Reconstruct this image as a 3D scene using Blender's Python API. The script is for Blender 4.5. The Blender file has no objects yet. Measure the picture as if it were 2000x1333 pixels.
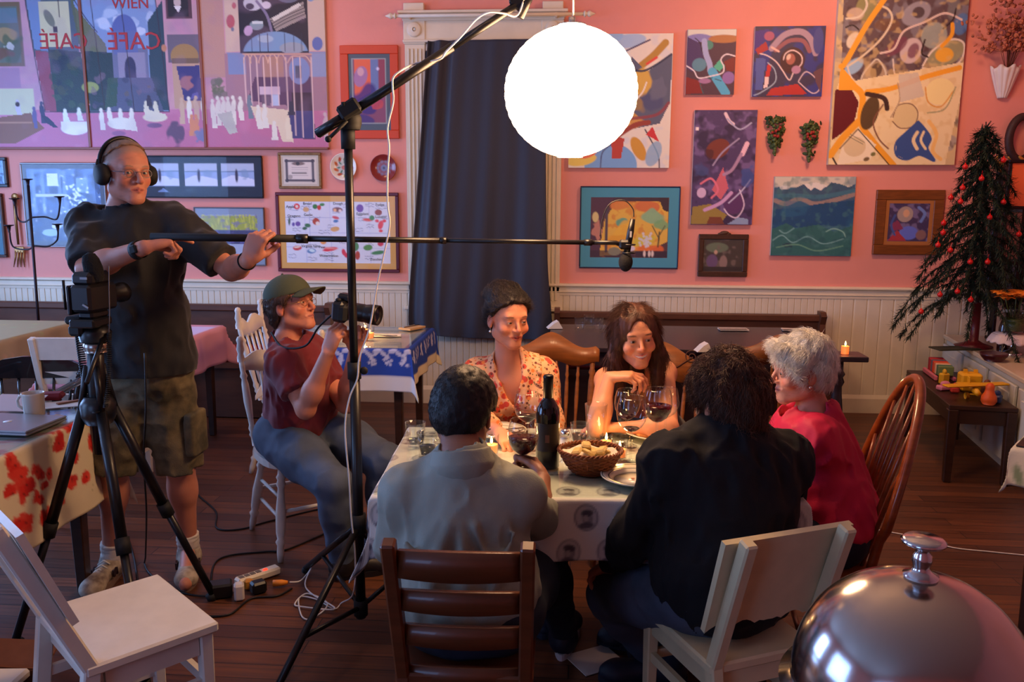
import bpy, math, random
import numpy as np
from mathutils import Vector, Matrix
random.seed(7); np.random.seed(7)
PI = math.pi
SC = bpy.context.scene; COL = SC.collection
# ------------------------------------------------------------------ camera
CAM_H, FPX = 1.61, 1650.0
YAW, PIT, ROL = math.radians(4.26), math.radians(9.7), math.radians(.27)
CF = np.array([-math.sin(YAW)*math.cos(PIT), math.cos(YAW)*math.cos(PIT), -math.sin(PIT)])
_r = np.array([math.cos(YAW), math.sin(YAW), 0.]); _u = np.cross(_r, CF)
CR = _r*math.cos(ROL) + _u*math.sin(ROL); CU = -_r*math.sin(ROL) + _u*math.cos(ROL)
cam_data = bpy.data.cameras.new('camera'); cam = bpy.data.objects.new('camera', cam_data); COL.objects.link(cam)
cam.matrix_world = Matrix([[CR[i], CU[i], -CF[i], (0, 0, CAM_H)[i]] for i in range(3)] + [[0, 0, 0, 1]])
cam_data.sensor_width = 36; cam_data.lens = FPX/2000*36; cam_data.clip_start = .05
SC.camera = cam
# ------------------------------------------------------------------ world, lights, exposure
ROOM_L, ROOM_B, ROOM_F, ROOM_H = -5.3, 6.45, -2.6, 3.45
world = bpy.data.worlds.new('world'); SC.world = world; world.use_nodes = True
world.node_tree.nodes['Background'].inputs[0].default_value = (.35, .5, .9, 1)
world.node_tree.nodes['Background'].inputs[1].default_value = .6
SC.view_settings.view_transform = 'Standard'; SC.view_settings.look = 'None'
SC.view_settings.exposure = 0; SC.view_settings.gamma = 1; SC.view_settings.use_curve_mapping = False
SC.cycles.use_denoising = True; SC.cycles.max_bounces = 8; SC.cycles.diffuse_bounces = 3
SC.cycles.glossy_bounces = 3; SC.cycles.transmission_bounces = 8; SC.cycles.transparent_max_bounces = 8
SC.cycles.sample_clamp_indirect = 4; SC.cycles.caustics_refractive = False; SC.cycles.caustics_reflective = False
def area(name, loc, aim, sx, sy, power, color):
    l = bpy.data.lights.new(name, 'AREA'); l.shape = 'RECTANGLE'; l.size = sx; l.size_y = sy
    l.energy = power; l.color = color
    o = bpy.data.objects.new(name, l); COL.objects.link(o); o.location = loc
    o.rotation_euler = (Vector(aim)-Vector(loc)).to_track_quat('-Z', 'Y').to_euler(); return o
DAY = (.28, .50, 1.0)
area('daylight_window_far', (ROOM_L+.03, 4.55, 1.75), (0, 4.55, 1.75), 1.5, 1.7, 135, DAY)
area('daylight_window_near', (ROOM_L+.03, 1.2, 1.75), (0, 1.2, 1.75), 2.0, 1.9, 95, DAY)
area('daylight_window_front', (-3.4, ROOM_F+.03, 1.75), (-3.4, 3, 1.75), 2.2, 1.9, 60, DAY)
LAMP = (1.0, .58, .30)
LANTERN_E = 44.0
area('added_fill_left', (-2.3, 5.0, ROOM_H-.12), (-2.3, 6.4, 1.6), .5, .5, 17, (1, .52, .30))  # added fill lamp, unseen, lifts the left picture wall
area('added_fill_right', (1.6, 4.9, ROOM_H-.12), (1.6, 6.4, 1.6), .5, .5, 42, (1, .52, .30))  # added fill lamp, unseen, lifts the right picture wall
# ------------------------------------------------------------------ helpers
def ray(px, py): return CF + CR*(px-1000)/FPX - CU*(py-666.5)/FPX
def P(px, py, Y):
    d = ray(px, py); return np.array([0, 0, CAM_H]) + d*(Y/d[1])
def PZ(px, py, Z):
    d = ray(px, py); return np.array([0, 0, CAM_H]) + d*((Z-CAM_H)/d[2])
def V(*a): return np.array(a, float)
def unit(v): v = np.asarray(v, float); return v/(np.linalg.norm(v)+1e-12)
def lin(c):
    if isinstance(c, str): c = tuple(int(c[i:i+2], 16) for i in (0, 2, 4))
    c = np.array(c, float)/255; return np.where(c <= .04045, c/12.92, ((c+.055)/1.055)**2.4)
_M = {}
def mat(name, col=(128,128,128), rough=.6, metal=0., bump=0., bscale=60., var=0., vscale=4., stretch=(1,1,1), coat=0., col2=None, emit=0., sheen=0., trans=0., ior=1.45, attr=False, gain=1.):
    if name in _M: return _M[name]
    m = bpy.data.materials.new(name); m.use_nodes = True; nt = m.node_tree; b = nt.nodes['Principled BSDF']
    c = tuple(np.clip(lin(col)*gain, 0, 1)) + (1,)
    b.inputs['Base Color'].default_value = c; b.inputs['Roughness'].default_value = rough; b.inputs['Metallic'].default_value = metal
    b.inputs['Coat Weight'].default_value = coat; b.inputs['IOR'].default_value = ior
    if sheen: b.inputs['Sheen Weight'].default_value = sheen
    if trans: b.inputs['Transmission Weight'].default_value = trans
    if emit:
        b.inputs['Emission Color'].default_value = c; b.inputs['Emission Strength'].default_value = emit
    tc = nt.nodes.new('ShaderNodeTexCoord'); mp = nt.nodes.new('ShaderNodeMapping'); mp.inputs['Scale'].default_value = stretch
    nt.links.new(tc.outputs['Object'], mp.inputs[0])
    if attr:
        a = nt.nodes.new('ShaderNodeVertexColor'); a.layer_name = 'Col'; src = a.outputs[0]
        nt.links.new(src, b.inputs['Base Color'])
    if var or col2 is not None:
        n = nt.nodes.new('ShaderNodeTexNoise'); n.inputs['Scale'].default_value = vscale; n.inputs['Detail'].default_value = 5
        nt.links.new(mp.outputs[0], n.inputs[0])
        r = nt.nodes.new('ShaderNodeMapRange'); r.inputs[1].default_value = .35; r.inputs[2].default_value = .65
        nt.links.new(n.outputs[0], r.inputs[0])
        mx = nt.nodes.new('ShaderNodeMix'); mx.data_type = 'RGBA'; nt.links.new(r.outputs[0], mx.inputs[0])
        if attr:
            nt.links.new(src, mx.inputs[6]); mu = nt.nodes.new('ShaderNodeMix'); mu.data_type = 'RGBA'; mu.blend_type = 'MULTIPLY'
            mu.inputs[0].default_value = 1; nt.links.new(src, mu.inputs[6]); mu.inputs[7].default_value = (1-var,)*3+(1,)
            nt.links.new(mu.outputs[2], mx.inputs[7])
        else:
            mx.inputs[6].default_value = c
            c2 = tuple(np.clip(lin(col2)*gain, 0, 1))+(1,) if col2 is not None else tuple(x*(1-var) for x in c[:3])+(1,)
            mx.inputs[7].default_value = c2
        nt.links.new(mx.outputs[2], b.inputs['Base Color'])
    if bump:
        n = nt.nodes.new('ShaderNodeTexNoise'); n.inputs['Scale'].default_value = bscale; n.inputs['Detail'].default_value = 3
        nt.links.new(mp.outputs[0], n.inputs[0]); bp = nt.nodes.new('ShaderNodeBump'); bp.inputs['Strength'].default_value = 1
        bp.inputs['Distance'].default_value = bump; nt.links.new(n.outputs[0], bp.inputs['Height']); nt.links.new(bp.outputs[0], b.inputs['Normal'])
    _M[name] = m; return m
def glass_mat(name, tint=(1,1,1), rough=0.0, refl=1.45):
    """thin clear glass: lets light straight through, fresnel reflection on top"""
    if name in _M: return _M[name]
    m = bpy.data.materials.new(name); m.use_nodes = True; nt = m.node_tree; nt.nodes.clear()
    o = nt.nodes.new('ShaderNodeOutputMaterial'); t = nt.nodes.new('ShaderNodeBsdfTransparent'); g = nt.nodes.new('ShaderNodeBsdfGlossy')
    t.inputs[0].default_value = tuple(tint)+(1,); g.inputs['Roughness'].default_value = rough
    f = nt.nodes.new('ShaderNodeFresnel'); ge = nt.nodes.new('ShaderNodeNewGeometry'); ma = nt.nodes.new('ShaderNodeMapRange'); ma.inputs[3].default_value = refl; ma.inputs[4].default_value = 1/refl
    nt.links.new(ge.outputs['Backfacing'], ma.inputs[0]); nt.links.new(ma.outputs[0], f.inputs[0]); mx = nt.nodes.new('ShaderNodeMixShader')
    nt.links.new(f.outputs[0], mx.inputs[0]); nt.links.new(t.outputs[0], mx.inputs[1]); nt.links.new(g.outputs[0], mx.inputs[2]); nt.links.new(mx.outputs[0], o.inputs[0])
    _M[name] = m; return m
class MB:
    """mesh builder: collects shapes, build() links them as one mesh object"""
    def __init__(s): s.v = []; s.f = []; s.n = 0; s.sm = []
    def add(s, v, f, smooth=False):
        v = np.asarray(v, float).reshape(-1, 3); s.v.append(v); n = s.n
        for q in f: s.f.append(tuple(int(i)+n for i in q)); s.sm.append(smooth)
        s.n += len(v); return s
    def box(s, c, d, R=None, bev=0., taper=None):
        hx, hy, hz = [x/2 for x in d]; pts = []
        if bev:
            b = min(bev, hx*.9, hy*.9, hz*.9); vs = []; idx = {}
            for sx in (-1, 1):
                for sy in (-1, 1):
                    for sz in (-1, 1):
                        for ax in range(3):
                            p = [sx*(hx-b), sy*(hy-b), sz*(hz-b)]; p[ax] = (sx*hx, sy*hy, sz*hz)[ax]
                            idx[(sx, sy, sz, ax)] = len(vs); vs.append(p)
            F = []
            for ax in range(3):
                o1, o2 = [(1, 2), (0, 2), (0, 1)][ax]
                for sg in (-1, 1):
                    q = []
                    for a, b2 in ((-1, -1), (1, -1), (1, 1), (-1, 1)):
                        k = [0, 0, 0]; k[ax] = sg; k[o1] = a; k[o2] = b2; q.append(idx[(k[0], k[1], k[2], ax)])
                    F.append(q)
            for ax in range(3):
                o1, o2 = [(1, 2), (0, 2), (0, 1)][ax]
                for a in (-1, 1):
                    for b2 in (-1, 1):
                        k1 = [0, 0, 0]; k1[ax] = -1; k1[o1] = a; k1[o2] = b2; k2 = list(k1); k2[ax] = 1
                        F.append([idx[(*k1, o1)], idx[(*k2, o1)], idx[(*k2, o2)], idx[(*k1, o2)]])
            for sx in (-1, 1):
                for sy in (-1, 1):
                    for sz in (-1, 1): F.append([idx[(sx, sy, sz, a)] for a in range(3)])
            vs = np.array(vs); cen = np.zeros(3); F2 = []
            for q in F:
                p = vs[q]; nn = np.cross(p[1]-p[0], p[2]-p[0]); F2.append(q if nn@p.mean(0) > 0 else q[::-1])
            F = F2
        else:
            vs = np.array([[x, y, z] for x in (-hx, hx) for y in (-hy, hy) for z in (-hz, hz)])
            F = [(0, 1, 3, 2), (4, 6, 7, 5), (0, 4, 5, 1), (2, 3, 7, 6), (0, 2, 6, 4), (1, 5, 7, 3)]
        if taper is not None:
            t = (vs[:, 2]+hz)/(2*hz); k = 1+(taper-1)*(1-t); vs[:, 0] *= k; vs[:, 1] *= k
        if R is not None: vs = vs @ np.asarray(R).T
        return s.add(vs+np.asarray(c, float), F)
    def bar(s, a, b, w, h, up=(0, 0, 1), bev=0.):
        """rectangular bar from a to b, w across, h along up"""
        a = np.asarray(a, float); b = np.asarray(b, float); L = np.linalg.norm(b-a); z = unit(b-a); x = unit(np.cross(np.asarray(up, float), z))
        if np.linalg.norm(np.cross(np.asarray(up, float), z)) < 1e-6: x = V(1, 0, 0)
        y = np.cross(z, x); return s.box((a+b)/2, (w, h, L), np.stack([x, y, z], 1), bev)
    def tube(s, pts, r, seg=10, closed=False, cap=True):
        pts = np.asarray(pts, float); n = len(pts); r = np.broadcast_to(np.asarray(r, float), (n,)) if np.ndim(r) < 2 else r
        t = np.gradient(pts, axis=0) if not closed else np.roll(pts, -1, 0)-np.roll(pts, 1, 0)
        t /= np.linalg.norm(t, axis=1)[:, None]+1e-12
        u = np.cross(t[0], V(0, 0, 1) if abs(t[0][2]) < .9 else V(1, 0, 0)); u = unit(u); vs = []
        ang = np.arange(seg)*2*PI/seg
        for i in range(n):
            u = unit(u-t[i]*(u@t[i])); w = np.cross(t[i], u)
            vs.append(pts[i]+r[i]*(np.cos(ang)[:, None]*u+np.sin(ang)[:, None]*w))
        F = []; m = n if closed else n-1
        for i in range(m):
            for j in range(seg):
                a, b = i*seg+j, i*seg+(j+1) % seg; c, d = ((i+1) % n)*seg+(j+1) % seg, ((i+1) % n)*seg+j
                F.append((a, b, c, d))
        if cap and not closed: F += [tuple(range(seg))[::-1], tuple((n-1)*seg+j for j in range(seg))]
        return s.add(np.vstack(vs), F, True)
    def lathe(s, prof, c=(0, 0, 0), seg=32, R=None, wob=0.):
        """prof: list of (radius, z)"""
        ang = np.arange(seg)*2*PI/seg; vs = []; rings = []
        for r, z in prof:
            if r < 1e-5: rings.append((len(vs), 1)); vs.append((0, 0, z))
            else:
                rings.append((len(vs), seg)); vs += [(r*math.cos(a), r*math.sin(a), z) for a in ang]
        F = []
        for (i0, n0), (i1, n1) in zip(rings[:-1], rings[1:]):
            for j in range(seg):
                k = (j+1) % seg
                if n0 == 1 and n1 == 1: continue
                if n0 == 1: F.append((i0, i1+k, i1+j)[::-1])
                elif n1 == 1: F.append((i0+j, i0+k, i1))
                else: F.append((i0+j, i0+k, i1+k, i1+j))
        vs = np.array(vs)
        if R is not None: vs = vs @ np.asarray(R).T
        return s.add(vs+np.asarray(c, float), F, True)
    def ell(s, c, r, R=None, seg=16, rings=10):
        r = np.broadcast_to(np.asarray(r, float), (3,)); vs = [(0, 0, -1)]
        for i in range(1, rings):
            a = -PI/2+PI*i/rings
            vs += [(math.cos(a)*math.cos(b), math.cos(a)*math.sin(b), math.sin(a)) for b in np.arange(seg)*2*PI/seg]
        vs.append((0, 0, 1)); F = []
        for j in range(seg): F.append((0, 1+(j+1) % seg, 1+j))
        for i in range(rings-2):
            for j in range(seg):
                a = 1+i*seg; F.append((a+j, a+(j+1) % seg, a+seg+(j+1) % seg, a+seg+j))
        a = 1+(rings-2)*seg
        for j in range(seg): F.append((a+j, a+(j+1) % seg, len(vs)-1))
        vs = np.array(vs)*r
        if R is not None: vs = vs @ np.asarray(R).T
        return s.add(vs+np.asarray(c, float), F, True)
    def prism(s, poly, origin, ux, uy, depth, holes=None):
        """polygon in plane (ux,uy) from origin, extruded along cross(ux,uy)*depth, centred"""
        o = np.asarray(origin, float); ux = np.asarray(ux, float); uy = np.asarray(uy, float); w = unit(np.cross(ux, uy))*depth/2; n = len(poly)
        A = [o+ux*x+uy*y for x, y in poly]; vs = [p+w for p in A]+[p-w for p in A]
        F = [tuple(range(n)), tuple(range(n, 2*n))[::-1]]+[(i, i+n, (i+1) % n+n, (i+1) % n) for i in range(n)]
        return s.add(vs, F)
    def grid(s, G, smooth=True, closed_u=False):
        """G: (n,m,3) array of points"""
        n, m = G.shape[:2]; F = []
        for i in range(n if closed_u else n-1):
            for j in range(m-1): F.append((i*m+j, ((i+1) % n)*m+j, ((i+1) % n)*m+j+1, i*m+j+1))
        return s.add(G.reshape(-1, 3), F, smooth)
    def build(s, name, material=None, parent=None, world=False, colors=None, label=None, solid=0.):
        me = bpy.data.meshes.new(name); v = np.vstack(s.v) if s.v else np.zeros((0, 3))
        if world and parent is not None:
            Mi = np.array(ROOT[parent.name].inverted()); v = v @ Mi[:3, :3].T+Mi[:3, 3]
        me.from_pydata(v.tolist(), [], s.f); me.polygons.foreach_set('use_smooth', s.sm)
        if material is not None: me.materials.append(material)
        if colors is not None:
            a = me.color_attributes.new('Col', 'FLOAT_COLOR', 'POINT'); c = np.ones((len(v), 4), np.float32); c[:, :3] = colors
            a.data.foreach_set('color', c.ravel())
        me.validate(); me.update()
        o = bpy.data.objects.new(name, me); COL.objects.link(o)
        if parent is not None: o.parent = parent
        if label: o['label'] = label
        if solid:
            md = o.modifiers.new('solid', 'SOLIDIFY'); md.thickness = solid; md.offset = 0
        return o
ROOT = {}
def thing(name, label, cat, loc=(0, 0, 0), rz=0., group=None):
    o = bpy.data.objects.new(name, None); COL.objects.link(o); o.location = [float(x) for x in loc]; o.rotation_euler = (0, 0, rz)
    o.empty_display_size = .05
    ROOT[o.name] = Matrix.Translation(Vector([float(x) for x in loc])) @ Matrix.Rotation(rz, 4, 'Z')
    return tag(o, label, cat, group)
def tag(o, label, cat, group=None, kind=None):
    o['label'] = label; o['category'] = cat
    if group: o['group'] = group
    if kind: o['kind'] = kind
    return o
def struct(o): o['kind'] = 'structure'; return o
def dup(root, loc, rz, label=None, group=None):
    r = root.copy(); COL.objects.link(r); r.location = [float(x) for x in loc]; r.rotation_euler = (0, 0, rz)
    ROOT[r.name] = Matrix.Translation(Vector([float(x) for x in loc])) @ Matrix.Rotation(rz, 4, 'Z')
    if label: r['label'] = label
    if group: r['group'] = group
    for ch in [o for o in bpy.data.objects if o.parent is root]:
        c = ch.copy(); COL.objects.link(c); c.parent = r
        for g in [o for o in bpy.data.objects if o.parent is ch]:
            d = g.copy(); COL.objects.link(d); d.parent = c
    return r
def rotz(a): c, s_ = math.cos(a), math.sin(a); return np.array([[c, -s_, 0], [s_, c, 0], [0, 0, 1.]])
def rotx(a): c, s_ = math.cos(a), math.sin(a); return np.array([[1., 0, 0], [0, c, -s_], [0, s_, c]])
def roty(a): c, s_ = math.cos(a), math.sin(a); return np.array([[c, 0, s_], [0, 1., 0], [-s_, 0, c]])
def align(z):
    z = unit(z); x = unit(np.cross(V(0, 1, 0) if abs(z[1]) < .9 else V(1, 0, 0), z)); return np.stack([x, np.cross(z, x), z], 1)
def spline(pts, n=8, closed=False):
    p = np.asarray(pts, float); out = []; N = len(p); rng = range(N if closed else N-1)
    for i in rng:
        if closed: a, b, c, d = p[(i-1) % N], p[i], p[(i+1) % N], p[(i+2) % N]
        else: a, b, c, d = p[max(i-1, 0)], p[i], p[i+1], p[min(i+2, N-1)]
        for t in np.arange(n)/n:
            out.append(.5*((2*b)+(c-a)*t+(2*a-5*b+4*c-d)*t*t+(3*b-a-3*c+d)*t**3))
    if not closed: out.append(p[-1])
    return np.array(out)
def hash3(i, j, k):
    h = (i*374761393+j*668265263+k*1442695041) & 0xffffffff; h = ((h ^ (h >> 13))*1274126177) & 0xffffffff
    return ((h ^ (h >> 16)) & 0xffff)/65535.
def noise3(p):
    p = np.asarray(p, float); i = np.floor(p).astype(np.int64); f = p-i; f = f*f*(3-2*f); r = 0
    for a in (0, 1):
        for b in (0, 1):
            for c in (0, 1):
                w = (f[..., 0] if a else 1-f[..., 0])*(f[..., 1] if b else 1-f[..., 1])*(f[..., 2] if c else 1-f[..., 2])
                r = r+w*hash3(i[..., 0]+a, i[..., 1]+b, i[..., 2]+c)
    return r*2-1
def text_mesh(txt, size, M, name, material, parent, world=True, depth=.0006, mirror=False, align_x='CENTER'):
    """flat lettering: M = 4x4 placing the text plane (x right, y up)"""
    cu = bpy.data.curves.new(name, 'FONT'); cu.body = txt; cu.size = size; cu.align_x = align_x; cu.align_y = 'CENTER'; cu.extrude = depth; cu.resolution_u = 2
    o = bpy.data.objects.new(name, cu); COL.objects.link(o); dg = bpy.context.evaluated_depsgraph_get(); dg.update()
    me = bpy.data.meshes.new_from_object(o.evaluated_get(dg)); bpy.data.objects.remove(o); bpy.data.curves.remove(cu)
    Mx = Matrix(M)
    if mirror: Mx = Mx @ Matrix.Diagonal((-1, 1, 1, 1))
    if world and parent is not None: Mx = ROOT[parent.name].inverted() @ Mx
    me.transform(Mx); me.materials.clear(); me.materials.append(material); me.name = name
    ob = bpy.data.objects.new(name, me); COL.objects.link(ob); ob.parent = parent
    return ob
# ================================================================== the setting
WALLC = (232, 152, 138)
m_wall = mat('pink_wall_paint', WALLC, .75, bump=.0015, bscale=25, var=.07, vscale=1.7)
m_white = mat('cream_painted_wood', (226, 214, 190), .45, var=.06, vscale=9)
m_whitep = mat('white_painted_wood', (235, 232, 226), .4, var=.05, vscale=9)
def floor_mat():
    m = bpy.data.materials.new('floorboards'); m.use_nodes = True; nt = m.node_tree; b = nt.nodes['Principled BSDF']; L = nt.links.new
    tc = nt.nodes.new('ShaderNodeTexCoord'); br = nt.nodes.new('ShaderNodeTexBrick')
    br.inputs['Color1'].default_value = (*lin((112, 64, 36)), 1); br.inputs['Color2'].default_value = (*lin((78, 42, 24)), 1); br.inputs['Mortar'].default_value = (*lin((28, 14, 9)), 1)
    br.inputs['Scale'].default_value = 1; br.inputs['Mortar Size'].default_value = .002; br.inputs['Brick Width'].default_value = 1.9; br.inputs['Row Height'].default_value = .085
    L(tc.outputs['Object'], br.inputs[0]); mp = nt.nodes.new('ShaderNodeMapping'); mp.inputs['Scale'].default_value = (1.2, 26, 1); L(tc.outputs['Object'], mp.inputs[0])
    n = nt.nodes.new('ShaderNodeTexNoise'); n.inputs['Scale'].default_value = 2.5; n.inputs['Detail'].default_value = 6; L(mp.outputs[0], n.inputs[0])
    mx = nt.nodes.new('ShaderNodeMix'); mx.data_type = 'RGBA'; mx.blend_type = 'MULTIPLY'; mx.inputs[0].default_value = .8; L(br.outputs[0], mx.inputs[6])
    cr = nt.nodes.new('ShaderNodeMapRange'); cr.inputs[1].default_value = .3; cr.inputs[2].default_value = .7; cr.inputs[3].default_value = .45; cr.inputs[4].default_value = 1.35; L(n.outputs[0], cr.inputs[0]); L(cr.outputs[0], mx.inputs[7])
    L(mx.outputs[2], b.inputs['Base Color']); b.inputs['Roughness'].default_value = .42
    r2 = nt.nodes.new('ShaderNodeMapRange'); r2.inputs[3].default_value = .33; r2.inputs[4].default_value = .6; L(n.outputs[0], r2.inputs[0]); L(r2.outputs[0], b.inputs['Roughness'])
    bp = nt.nodes.new('ShaderNodeBump'); bp.inputs['Distance'].default_value = .001; L(br.outputs[1], bp.inputs['Height']); bp.invert = True; L(bp.outputs[0], b.inputs['Normal'])
    return m
RX = 3.35
struct(MB().box(((ROOM_L+RX)/2, (ROOM_B+ROOM_F)/2, -.05), (RX-ROOM_L+.4, ROOM_B-ROOM_F+.4, .1)).build('floor', floor_mat()))
struct(MB().box(((ROOM_L+RX)/2, (ROOM_B+ROOM_F)/2, ROOM_H+.05), (RX-ROOM_L+.4, ROOM_B-ROOM_F+.4, .1)).build('ceiling', mat('ceiling_paint', (215, 205, 195), .8)))
struct(MB().box(((ROOM_L+RX)/2, ROOM_B+.08, ROOM_H/2), (RX-ROOM_L+.4, .16, ROOM_H)).build('wall_back', m_wall))
struct(MB().box((RX+.08, (ROOM_B+ROOM_F)/2, ROOM_H/2), (.16, ROOM_B-ROOM_F, ROOM_H)).build('wall_right', m_wall))
def wall_holes(axis, pos, a0, a1, holes, th=.16):
    b = MB(); segs = []; cur = a0
    for (h0, h1, z0, z1) in sorted(holes):
        segs.append((cur, h0, 0, ROOM_H)); segs.append((h0, h1, 0, z0)); segs.append((h0, h1, z1, ROOM_H)); cur = h1
    segs.append((cur, a1, 0, ROOM_H))
    for s0, s1, z0, z1 in segs:
        if axis == 'x': b.box((pos, (s0+s1)/2, (z0+z1)/2), (th, s1-s0, z1-z0))
        else: b.box(((s0+s1)/2, pos, (z0+z1)/2), (s1-s0, th, z1-z0))
    return b
m_daypane = glass_mat('window_pane_glass', (.95, .97, 1))
HL = [(.2, 2.2, .8, 2.7), (3.8, 5.3, .9, 2.6)]; HF = [(-4.5, -2.3, .8, 2.7)]
struct(wall_holes('x', ROOM_L-.08, ROOM_F, ROOM_B, HL).build('wall_left', m_wall))
struct(wall_holes('y', ROOM_F-.08, ROOM_L-.16, RX+.16, HF).build('wall_front', m_wall))
for k, (ax, (a0, a1, z0, z1)) in enumerate([('x', HL[0]), ('x', HL[1]), ('y', HF[0])]):
    f = MB(); g = MB(); w = .05
    def B(bb, u0, u1, q0, q1, d, off=-.05):
        if ax == 'x': bb.box((ROOM_L+off, (u0+u1)/2, (q0+q1)/2), (d, u1-u0, q1-q0))
        else: bb.box(((u0+u1)/2, ROOM_F+off, (q0+q1)/2), (u1-u0, d, q1-q0))
    B(f, a0, a0+w, z0, z1, .06); B(f, a1-w, a1, z0, z1, .06); B(f, a0, a1, z0, z0+w, .06); B(f, a0, a1, z1-w, z1, .06)
    B(f, (a0+a1)/2-.02, (a0+a1)/2+.02, z0, z1, .05); B(f, a0, a1, (z0+z1)/2-.02, (z0+z1)/2+.02, .05)
    fo = struct(f.build('window_%d' % (k+2), m_whitep)); B(g, a0+w, a1-w, z0+w, z1-w, .004, -.05); g.build('pane', m_daypane, fo)
# beadboard wainscot, built as real grooves
WT = P(1000, 556, ROOM_B)[2]-.045
def bead(x0, x1, wd, y, z0, z1, depth=.006):
    xs = []; ys = []; n = int(round((x1-x0)/wd)); w = (x1-x0)/n
    for i in range(n):
        a = x0+i*w; xs += [a, a+w*.07, a+w*.13, a+w*.93]; ys += [y+depth, y+depth*.2, y, y]
    xs.append(x1); ys.append(y+depth); G = np.zeros((len(xs), 2, 3)); G[:, :, 0] = np.array(xs)[:, None]; G[:, :, 1] = np.array(ys)[:, None]; G[:, 0, 2] = z0; G[:, 1, 2] = z1
    return MB().grid(G, False).build('trim_1', m_white)
XSPL = P(1640, 600, ROOM_B)[0]
struct(bead(ROOM_L+.01, XSPL, .048, ROOM_B-.018, .12, WT)); o = struct(bead(XSPL, RX-.01, .095, ROOM_B-.018, .12, WT)); o.name = 'trim_2'
def molding(name, prof, x0, x1, material):
    G = np.zeros((2, len(prof), 3)); G[0, :, 0] = x0; G[1, :, 0] = x1
    for j, (y, z) in enumerate(prof): G[:, j, 1] = y; G[:, j, 2] = z
    b = MB().grid(G, False); n = len(prof); b.f += [tuple(range(n)), tuple(range(n, 2*n))[::-1]]; b.sm += [False, False]; return struct(b.build(name, material))
yw = ROOM_B
molding('trim_3', [(yw, WT-.03), (yw-.022, WT-.03), (yw-.024, WT-.012), (yw-.03, WT-.004), (yw-.024, WT+.0), (yw-.024, WT+.03), (yw-.034, WT+.036), (yw-.042, WT+.042), (yw-.042, WT+.05), (yw-.03, WT+.058), (yw, WT+.06), (yw, WT-.03)], ROOM_L+.01, RX-.01, m_white)
molding('baseboard_back', [(yw, 0), (yw-.03, 0), (yw-.03, .11), (yw-.022, .13), (yw-.018, .14), (yw, .14)], ROOM_L+.01, RX-.01, m_white)
struct(MB().box((RX-.012, 2, .07), (.02, 8.8, .14)).build('baseboard_right', m_white))
struct(MB().box((ROOM_L+.012, 2, .07), (.02, 8.8, .14)).build('baseboard_left', m_white))
# the curtained window in the back wall
xl = P(795, 300, yw)[0]; xr = P(1100, 60, yw)[0]; ztop = P(950, 25, yw)[2]; zb = P(1080, 600, yw)[2]; xr = xl+(xr-xl)
def casing():
    b = MB(); cw = .15
    for x0 in (xl, xr-cw):
        b.box((x0+cw/2, yw-.012, (zb+ztop)/2-.06), (cw, .024, ztop-zb-.12), bev=.003)
        for k in range(4): b.box((x0+.03+k*.03, yw-.027, (zb+ztop)/2-.1), (.016, .012, ztop-zb-.3), bev=.005)
        b.box((x0+cw/2, yw-.02, ztop-.12), (cw+.012, .04, .2), bev=.004)
        b.lathe([(0, -.02), (.012, -.02), (.02, -.016), (.045, -.02), (.052, -.014), (.055, 0)], (x0+cw/2, yw-.036, ztop-.12), 24, rotx(-PI/2)@roty(PI) if 0 else rotx(PI/2)@np.diag([1, 1, -1.]))
    b.box(((xl+xr)/2, yw-.016, ztop-.12), (xr-xl-2*cw, .032, .18), bev=.003)
    for k, (zz, d) in enumerate([(ztop-.2, .05), (ztop-.05, .05), (ztop-.035, .065), (ztop-.02, .08), (ztop-.005, .1)]): b.box(((xl+xr)/2, yw-d/2, zz), (xr-xl+(d-.03), d, .02), bev=.004)
    b.box(((xl+xr)/2, yw-.04, zb-.012), (xr-xl+.05, .1, .028), bev=.006)
    for x0 in (xl, xr-cw): b.box((x0+cw/2, yw-.03, ztop+.03), (cw*1.0, .05, .07), bev=.004)
    return b.build('window_1', m_white)
wo = struct(casing())
MB().box(((xl+xr)/2, yw-.006, ztop-.235), (xr-xl-.3, .01, .06), bev=.002).build('window_sash', m_whitep, wo)
MB().box(((xl+xr)/2, yw-.003, (zb+ztop)/2-.1), (xr-xl-.3, .004, ztop-zb-.2)).build('pane', mat('night_glass', (40, 60, 90), .1), wo)
# curtain rod with finials
t = thing('curtain_rod', 'pale turned curtain rod with finials behind the head casing of the curtained window', 'curtain rod', P(950, 30, yw-.14))
zr = P(775, 32, yw-.1)[2]; xa, xb = P(775, 32, yw-.1)[0], P(1140, 28, yw-.1)[0]
MB().tube([(xa, yw-.115, zr), (xb, yw-.115, zr)], .012, 12).build('rod', m_white, t, True)
for x, s_ in ((xa, -1), (xb, 1)):
    MB().lathe([(.012, 0), (.022, .005), (.022, .012), (.01, .02), (.02, .035), (.022, .045), (.012, .06), (.006, .075), (0, .085)], (x, yw-.115, zr), 16, roty(s_*PI/2)).build('finial', m_white, t, True)
for x in (xl+.05, xr-.05): MB().box((x, yw-.06, zr), (.02, .12, .03), bev=.004).build('bracket', m_white, t, True)
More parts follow.
